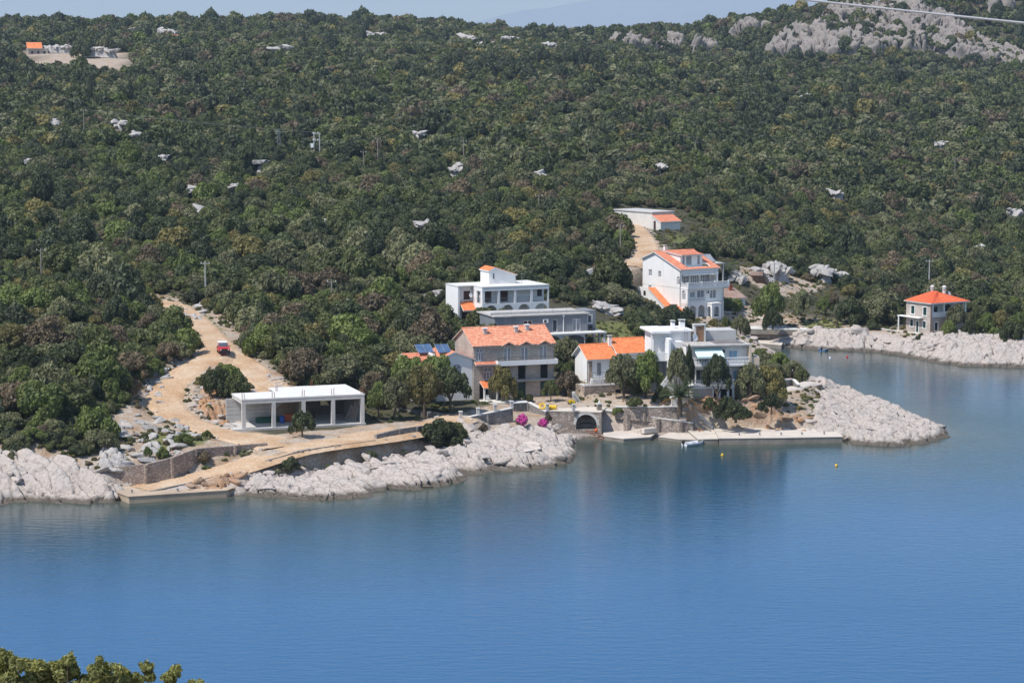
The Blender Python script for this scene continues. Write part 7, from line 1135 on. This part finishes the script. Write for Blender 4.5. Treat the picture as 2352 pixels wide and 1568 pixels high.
# palms
def palm(px, pyb, z, trunk_h, fl, label, n=46, skirt=True):
    q = PZ(px, pyb, z); r_ = empty('palm_tree', tuple(q)); m = MB(); pr = []
    for i in range(15): u = i/14; pr += [(0.34-0.06*u+0.03*(i % 2), u*trunk_h)]
    m.lathe([(0.3, -0.3)]+pr, 12); m.build('trunk', 'bark', r_); r = np.random.default_rng(int(px))
    for i in range(n):
        a = i*2.4+r.random()*0.3; el = R(82-105*(i/n)); L = fl*(0.85+0.3*r.random()); V, Fc = [], []; pts = []
        for k in range(9): u = k/8; e = el-R(65)*u*u; pts.append((u, e))
        x, zz = 0.0, 0.0; P = []
        for k in range(9): P.append((x, zz)); x += math.cos(pts[k][1])*L/8; zz += math.sin(pts[k][1])*L/8
        old = skirt and i > n*0.82
        for k in range(8):
            (x0, z0), (x1, z1) = P[k], P[k+1]; w0 = 0.42*math.sin(math.pi*min(1, (k+0.6)/9))*(0.6 if old else 1)
            for sgn in (-1, 1):
                for j in range(3):
                    u0 = j/3; bx, bz = x0+(x1-x0)*u0, z0+(z1-z0)*u0; b_ = len(V); V += [(bx, 0, bz), (bx+0.10, 0, bz), (bx+0.34, sgn*w0, bz-0.16)]; Fc.append((b_, b_+1, b_+2))
        ca, sa = math.cos(a), math.sin(a); V = [(ca*vx-sa*vy, sa*vx+ca*vy, vz+trunk_h) for vx, vy, vz in V]
        mm = MB().add(V, Fc); mm.tube([(ca*x_, sa*x_, z_+trunk_h) for x_, z_ in P], [0.045-0.004*k for k in range(9)], 4); mm.build('frond', 'frond_old' if old else 'frond', r_)
    return tag(r_, label, 'palm')
palm(1562, 952, 3.0, 2.6, 3.1, 'date palm with orange old fronds beside the quay stairs'); palm(1667, 655, 9.0, 2.6, 2.8, 'palm beside the right end of the four storey house', 34, False)
# cypresses and the pines on the skyline
def tall(px, pyt, pyb, wpx, kind, label, name='tree', group=None):
    q = on_slope(px, pyb, 1.0); s_ = FPX/q[1]; return tree(q[0], q[1], q[2]-0.3, wpx/s_/2, (pyb-pyt)/s_+1.5, kind, label, group, False, name)
for px, a, b_, w_ in ((208, 180, 232, 15), (300, 188, 240, 17), (283, 200, 245, 16), (78, 165, 200, 16)): tall(px, a, b_, w_, 'leaf_pine', 'dark pointed cypress on the far hillside', 'cypress_tree', 'cypresses on the far hillside')
for px, a, b_, w_ in ((1265, 34, 72, 46), (1290, 44, 72, 36), (1078, 24, 62, 36), (190, 92, 128, 62), (1360, 46, 70, 26), (2352, 20, 60, 50)): tall(px, a, b_, w_, 'leaf_pine' if px != 190 else 'leaf_dark', 'big dark tree standing above the scrub on the far ridge', 'pine_tree', 'big trees on the far ridge')
for k in range(16): px = 1010+k*24+random.uniform(-14, 14); py = 175+random.uniform(-28, 22); tall(px, py-38, py, 62, 'leaf_pine', 'tall blackish pine in the stand below the ridge', 'pine_tree', 'pine stand below the ridge')
# ---- the scrub wood
def scatter():
    pts = []; d = 284.0
    while d < 1585:
        sp = 2.7+d/540; lo, hi = -0.265*d-8, 0.265*d+8; n = int((hi-lo)/sp); xs = lo+(np.arange(n)+rng.random(n)*0.9)*sp; ys = d+rng.random(n)*sp*0.95; pts.append(np.stack([xs, ys], 1)); d += sp*0.86
    main = len(np.vstack(pts)); d = 284.0
    while d < 900:
        sp = 2.3+d/560; lo, hi = -0.265*d-8, 0.265*d+8; n = int((hi-lo)/sp); xs = lo+(np.arange(n)+rng.random(n)*0.95)*sp; ys = d+rng.random(n)*sp*0.95; pts.append(np.stack([xs, ys], 1)); d += sp*0.86
    A = np.vstack(pts); return A, np.arange(len(A)) >= main
P, low = scatter(); z = ground(P[:, 0], P[:, 1]); px, py = proj(P[:, 0], P[:, 1], z); sd = shore(P[:, 0], P[:, 1]); ok = sd > 7.5+4*(fbm(P[:, 0]*0.1, P[:, 1]*0.1, 50)-0.4)
for nme, (pts_, hw) in ROADS.items(): ok &= segdist(P[:, 0], P[:, 1], pts_) > hw+1.6
for cx, cy_, hx, hy, th, pz, fall in PADS: c, s_ = math.cos(th), math.sin(th); lx = c*(P[:, 0]-cx)+s_*(P[:, 1]-cy_); ly = -s_*(P[:, 0]-cx)+c*(P[:, 1]-cy_); ok &= ~((np.abs(lx) < hx+1.0) & (np.abs(ly) < hy+1.0))
jit = 10*(fbm(P[:, 0]*0.3, P[:, 1]*0.3, 60)-0.47)
NOFOREST = [[(1440, 655), (1480, 640), (1595, 690), (1595, 740), (1530, 728), (1450, 700)], [(1400, 480), (1500, 520), (1515, 600), (1465, 645), (1440, 560)], [(430, 870), (460, 812), (560, 825), (610, 900), (570, 960), (430, 940)], [(1060, 1010), (1075, 905), (1290, 890), (1290, 830), (1480, 790), (1500, 750), (1740, 775), (1870, 850), (1870, 1010), (1300, 1010)], [(1030, 690), (1280, 690), (1400, 715), (1440, 745), (1470, 790), (1400, 815), (1290, 830), (1080, 800), (1040, 770)],
    [(1565, 660), (1600, 590), (1700, 590), (1800, 640), (1990, 690), (2010, 775), (1650, 775), (1560, 740)], [(2030, 715), (2400, 725), (2400, 860), (2000, 860)], [(1400, 470), (1560, 480), (1650, 540), (1640, 570), (1520, 600), (1440, 560)], [(540, 900), (860, 900), (1060, 930), (1060, 1010), (540, 1100)]]
for q in BARE_PX+GRASS_PX+NOFOREST: ok &= ~inpoly(px+jit, py+jit*0.4, q)
for cx, cy_, rx, ry in OUTC: ok &= ((P[:, 0]-cx)/(rx*1.1))**2+((P[:, 1]-cy_+7)/(ry*0.95+9))**2 > 1
clf = np.zeros(len(P), bool)
for q in CLIFFS: clf |= inpoly(P[:, 0], P[:, 1], q)
ok &= ~(clf & (fbm(P[:, 0]*0.04, P[:, 1]*0.04, 66) < 0.49))
for q in ROCKPOLY: ok &= ~inpoly(P[:, 0], P[:, 1], np.array(q))
gap = fbm(P[:, 0]*0.05, P[:, 1]*0.05, 70); ok &= ~((gap < 0.27) & (rng.random(len(P)) < 0.7) & (P[:, 1] < 900))
z = z+np.where(clf, 3.2, 0); P, z, px, py, low = P[ok], z[ok], px[ok], py[ok], low[ok]; n = len(P); d = P[:, 1]
n1 = (fbm(P[:, 0]*0.022, P[:, 1]*0.014, 80)-0.47)*1.5; n2 = (fbm(P[:, 0]*0.06, P[:, 1]*0.04, 90)-0.47)*1.3; lush = np.clip((1300-px)/900, 0, 1)*np.clip((800-d)/400, 0.1, 1)
wts = np.stack([0.30+n1*0.7+0*d, 0.30+n2*0.5+0*d, 0.03+0.15*lush+np.maximum(n2, 0)*0.35*(0.3+lush), 0.13+0.08*(1-lush)-n1*0.35, 0.035+np.maximum(-n2, 0)*0.35, 0.06*(1-0.6*lush)+np.maximum(-n1, 0)*0.3, 0.07+np.maximum(n1, 0)*0.2], 1); wts = np.maximum(wts, 0.01); wts /= wts.sum(1)[:, None]
ki = (np.cumsum(wts, 1) > rng.random(n)[:, None]).argmax(1)
rad = (1.1+0.8*rng.random(n)+2.2*rng.random(n)**5)*(1+d/2800); rad[low] = (0.75+0.7*rng.random(low.sum()))*(1+d[low]/2600); hgt = rad*(0.8+0.6*rng.random(n)); pine = ki == 6; hgt[pine] *= 1.35
near_edge = segdist(P[:, 0], P[:, 1], SH); hgt = np.where(near_edge < 14, hgt*0.8, hgt)
vis = (px > -10) & (px < 2362) & (py < 1160) & (d < 470); size = np.where(vis, rad*FPX/d, 0); order = np.argsort(-size*np.where(d < 380, 1.6, 1.0)); named = np.zeros(n, bool); named[order[:215]] = True
REG = [(lambda a, b_: a < 440 and b_ > 925, 'just above the left shore rocks', 'shore edge left of the track'), (lambda a, b_: 260 < a < 440, 'along the left edge of the dirt track', 'edge of the track'), (lambda a, b_: a < 440, 'on the slope left of the dirt track', 'slope left of the track'), (lambda a, b_: a < 760, 'in the wood behind the red car', 'wood behind the garage'), (lambda a, b_: a < 1100, 'in the wood beside the white villa', 'wood beside the villa'), (lambda a, b_: a < 1620, 'in the scrub below the tall white house', 'scrub between villa and tall house'), (lambda a, b_: True, 'in the scrub above the cove', 'scrub above the cove')]
for i in np.nonzero(named)[0]:
    k = KINDS[ki[i]]
    for f_, wd, gp in REG:
        if f_(px[i], py[i]): break
    szw = 'broad ' if rad[i] > 2.5 else 'low ' if hgt[i] < 1.9 else 'tall ' if hgt[i] > 1.32*rad[i] else ''
    tree(P[i, 0], P[i, 1], z[i]-0.1, rad[i]*1.06, hgt[i]*1.1, k, szw+WORDS[k]+' scrub tree '+wd, szw+WORDS[k]+' trees, '+gp, d[i] < 345, 'tree')
# everything else of the wood reads as one mass: instances on points
lib = bpy.data.collections.new('crowns')
FARM = {k: [crown_mesh('crown_far', 500+i*7+j*31, k, 9, 420, 0.23, IC1, corek=0.78, jitter=0.9) for j in range(2)] for i, k in enumerate(KINDS)}
nm = 0
for k in KINDS:
    for me_ in NEARM[k]+FARM[k]: o = bpy.data.objects.new('c%02d' % nm, me_); lib.objects.link(o); nm += 1
rest = ~named; Q = P[rest]; kk = ki[rest]; dd = d[rest]; far = dd > 640; idx = kk*5+np.where(far, 3+rng.integers(0, 2, len(Q)), rng.integers(0, 3, len(Q)))
pm = bpy.data.meshes.new('scrub_wood'); pm.vertices.add(len(Q)); pm.vertices.foreach_set('co', np.stack([Q[:, 0], Q[:, 1], z[rest]-0.15], 1).astype(np.float32).ravel())
a = pm.attributes.new('idx', 'INT', 'POINT'); a.data.foreach_set('value', idx.astype(np.int32)); a = pm.attributes.new('rot', 'FLOAT_VECTOR', 'POINT'); rv = np.zeros((len(Q), 3), np.float32); rv[:, 2] = rng.random(len(Q))*6.28; a.data.foreach_set('vector', rv.ravel())
a = pm.attributes.new('scl', 'FLOAT_VECTOR', 'POINT'); a.data.foreach_set('vector', np.stack([rad[rest], rad[rest], hgt[rest]], 1).astype(np.float32).ravel())
ob = tag(link(bpy.data.objects.new('scrub_wood', pm)), 'dense evergreen scrub wood covering the hillside', 'woodland', kind='stuff')
ng = bpy.data.node_groups.new('scrub', 'GeometryNodeTree'); ng.interface.new_socket('Geometry', in_out='INPUT', socket_type='NodeSocketGeometry'); ng.interface.new_socket('Geometry', in_out='OUTPUT', socket_type='NodeSocketGeometry')
gi, go = ng.nodes.new('NodeGroupInput'), ng.nodes.new('NodeGroupOutput'); mp_ = ng.nodes.new('GeometryNodeMeshToPoints'); ip = ng.nodes.new('GeometryNodeInstanceOnPoints'); cinfo = ng.nodes.new('GeometryNodeCollectionInfo'); cinfo.inputs['Collection'].default_value = lib; cinfo.inputs['Separate Children'].default_value = True; cinfo.inputs['Reset Children'].default_value = True
def named_attr(nm_, ty): q = ng.nodes.new('GeometryNodeInputNamedAttribute'); q.data_type = ty; q.inputs['Name'].default_value = nm_; return q.outputs['Attribute']
L = ng.links.new; L(gi.outputs[0], mp_.inputs['Mesh']); L(mp_.outputs[0], ip.inputs['Points']); L(cinfo.outputs[0], ip.inputs['Instance']); ip.inputs['Pick Instance'].default_value = True; L(named_attr('idx', 'INT'), ip.inputs['Instance Index']); L(named_attr('scl', 'FLOAT_VECTOR'), ip.inputs['Scale']); L(ip.outputs[0], go.inputs[0])
e2r = ng.nodes.new('FunctionNodeEulerToRotation'); L(named_attr('rot', 'FLOAT_VECTOR'), e2r.inputs[0]); L(e2r.outputs[0], ip.inputs['Rotation'])
md = ob.modifiers.new('scrub', 'NODES'); md.node_group = ng
# ---- low ground cover on the open ground between: tufts and cushions too small to pick apart
G = np.stack([rng.uniform(-70, 125, 48000), rng.uniform(280, 560, 48000)], 1); gzz = ground(G[:, 0], G[:, 1]); gs = shore(G[:, 0], G[:, 1]); gk = (gs > 4.5) & (fbm(G[:, 0]*0.16, G[:, 1]*0.16, 130) > np.where(G[:, 1] > 375, 0.30, 0.42))
for nme, (pts_, hw) in ROADS.items(): gk &= segdist(G[:, 0], G[:, 1], pts_) > hw+0.5
for cx, cy_, hx, hy, th, pz, fall in PADS: c, s_ = math.cos(th), math.sin(th); lx = c*(G[:, 0]-cx)+s_*(G[:, 1]-cy_); ly = -s_*(G[:, 0]-cx)+c*(G[:, 1]-cy_); gk &= ~((np.abs(lx) < hx+0.2) & (np.abs(ly) < hy+0.2))
gpx_, gpy_ = proj(G[:, 0], G[:, 1], gzz); yd = inpoly(gpx_, gpy_, BARE_PX[0]) | inpoly(gpx_, gpy_, [(1240, 985), (1400, 940), (1620, 955), (1650, 980), (1950, 985), (1950, 1030), (1240, 1030)]); gk &= ~yd; G, gzz = G[gk], gzz[gk]
cov = bpy.data.meshes.new('ground_cover'); cov.vertices.add(len(G)); cov.vertices.foreach_set('co', np.stack([G[:, 0], G[:, 1], gzz-0.08], 1).astype(np.float32).ravel()); ck = rng.choice([1, 2, 3, 4, 4, 3, 5], len(G)); cs = 0.18+0.42*rng.random(len(G))**2
a = cov.attributes.new('idx', 'INT', 'POINT'); a.data.foreach_set('value', (ck*5+3+rng.integers(0, 2, len(G))).astype(np.int32)); a = cov.attributes.new('rot', 'FLOAT_VECTOR', 'POINT'); rv = np.zeros((len(G), 3), np.float32); rv[:, 2] = rng.random(len(G))*6.28; a.data.foreach_set('vector', rv.ravel()); a = cov.attributes.new('scl', 'FLOAT_VECTOR', 'POINT'); a.data.foreach_set('vector', np.stack([cs, cs, cs*0.9], 1).astype(np.float32).ravel())
oc = tag(link(bpy.data.objects.new('ground_cover', cov)), 'tufts of grass and low herbs on open stony ground', 'ground cover', kind='stuff'); md = oc.modifiers.new('cover', 'NODES'); md.node_group = ng
# ---- tree close to the camera, its top in the corner of the view
fd = 24.0; cl = []; nmain = []
for px_, py_, r_ in ((0, 1535, 46), (15, 1508, 26), (85, 1530, 36), (40, 1575, 50), (120, 1560, 44), (160, 1535, 30), (155, 1512, 15), (200, 1565, 42), (230, 1532, 26), (262, 1560, 34), (270, 1535, 16), (335, 1530, 15), (345, 1550, 16), (310, 1562, 20), (405, 1540, 14), (392, 1558, 18), (460, 1566, 10), (440, 1580, 20), (100, 1620, 70), (220, 1630, 70), (340, 1610, 50), (0, 1650, 80), (160, 1700, 80), (-60, 1560, 60)):
    q = PD(px_, py_+r_*0.25, fd+random.uniform(-0.35, 0.35)); cl.append((*q, r_*0.74*fd/FPX)); nmain.append(len(cl)-1)
    for k in range(6): a = random.uniform(0, 6.28); e = random.uniform(0.45, 1.0)*r_; q = PD(px_+e*math.cos(a), py_-abs(e*math.sin(a))*random.choice((0.85, 0.6, -0.5)), fd+random.uniform(-0.3, 0.3)); cl.append((*q, r_*random.uniform(0.22, 0.42)*fd/FPX))
base = PD(140, 1750, fd); gz_ = float(ground(np.array([base[0]]), np.array([base[1]]))[0]); fo = empty('foreground_tree', (base[0], base[1], gz_-0.1)); off3 = np.array([base[0], base[1], gz_-0.1]); cl = [(c[0]-off3[0], c[1]-off3[1], c[2]-off3[2], c[3]) for c in cl]
link(bpy.data.objects.new('crown', crown_mesh('crown', 4, 'leaf_near', 0, 44000, 0.028, corek=0.62, jitter=1.3, aspect=2.0, clumps=cl)), fo); m = MB(); m.tube([(0, 0, 0), (0.05, 0, 1.0), (0.0, 0.05, 1.6)], [0.12, 0.09, 0.06], 8)
for c in [cl[i] for i in nmain]: m.tube([(0.0, 0.05, 1.5), ((c[0])*0.5, c[1]*0.5, (1.5+c[2])/2-0.1), (c[0], c[1], c[2]-c[3]*0.5)], [0.03, 0.012, 0.005], 5)
m.build('trunk', 'bark', fo); tag(fo, 'sunlit yellowish green treetop close by on the near slope', 'tree')
# ---- air
m = bpy.data.materials.new('haze'); m.use_nodes = True; t = m.node_tree; t.nodes.remove(t.nodes['Principled BSDF']); pv_ = t.nodes.new('ShaderNodeVolumePrincipled'); pv_.inputs['Color'].default_value = (0.60, 0.78, 1.0, 1); pv_.inputs['Density'].default_value = HAZE_DENSITY; pv_.inputs['Anisotropy'].default_value = 0.0; t.links.new(pv_.outputs[0], t.nodes['Material Output'].inputs['Volume']); MATS['haze'] = m
hz = MB().box(-14000, 14500, -90, 33000, -60, 1700).build('haze', 'haze'); tag(hz, 'pale blue haze in the distance', 'haze', kind='stuff')
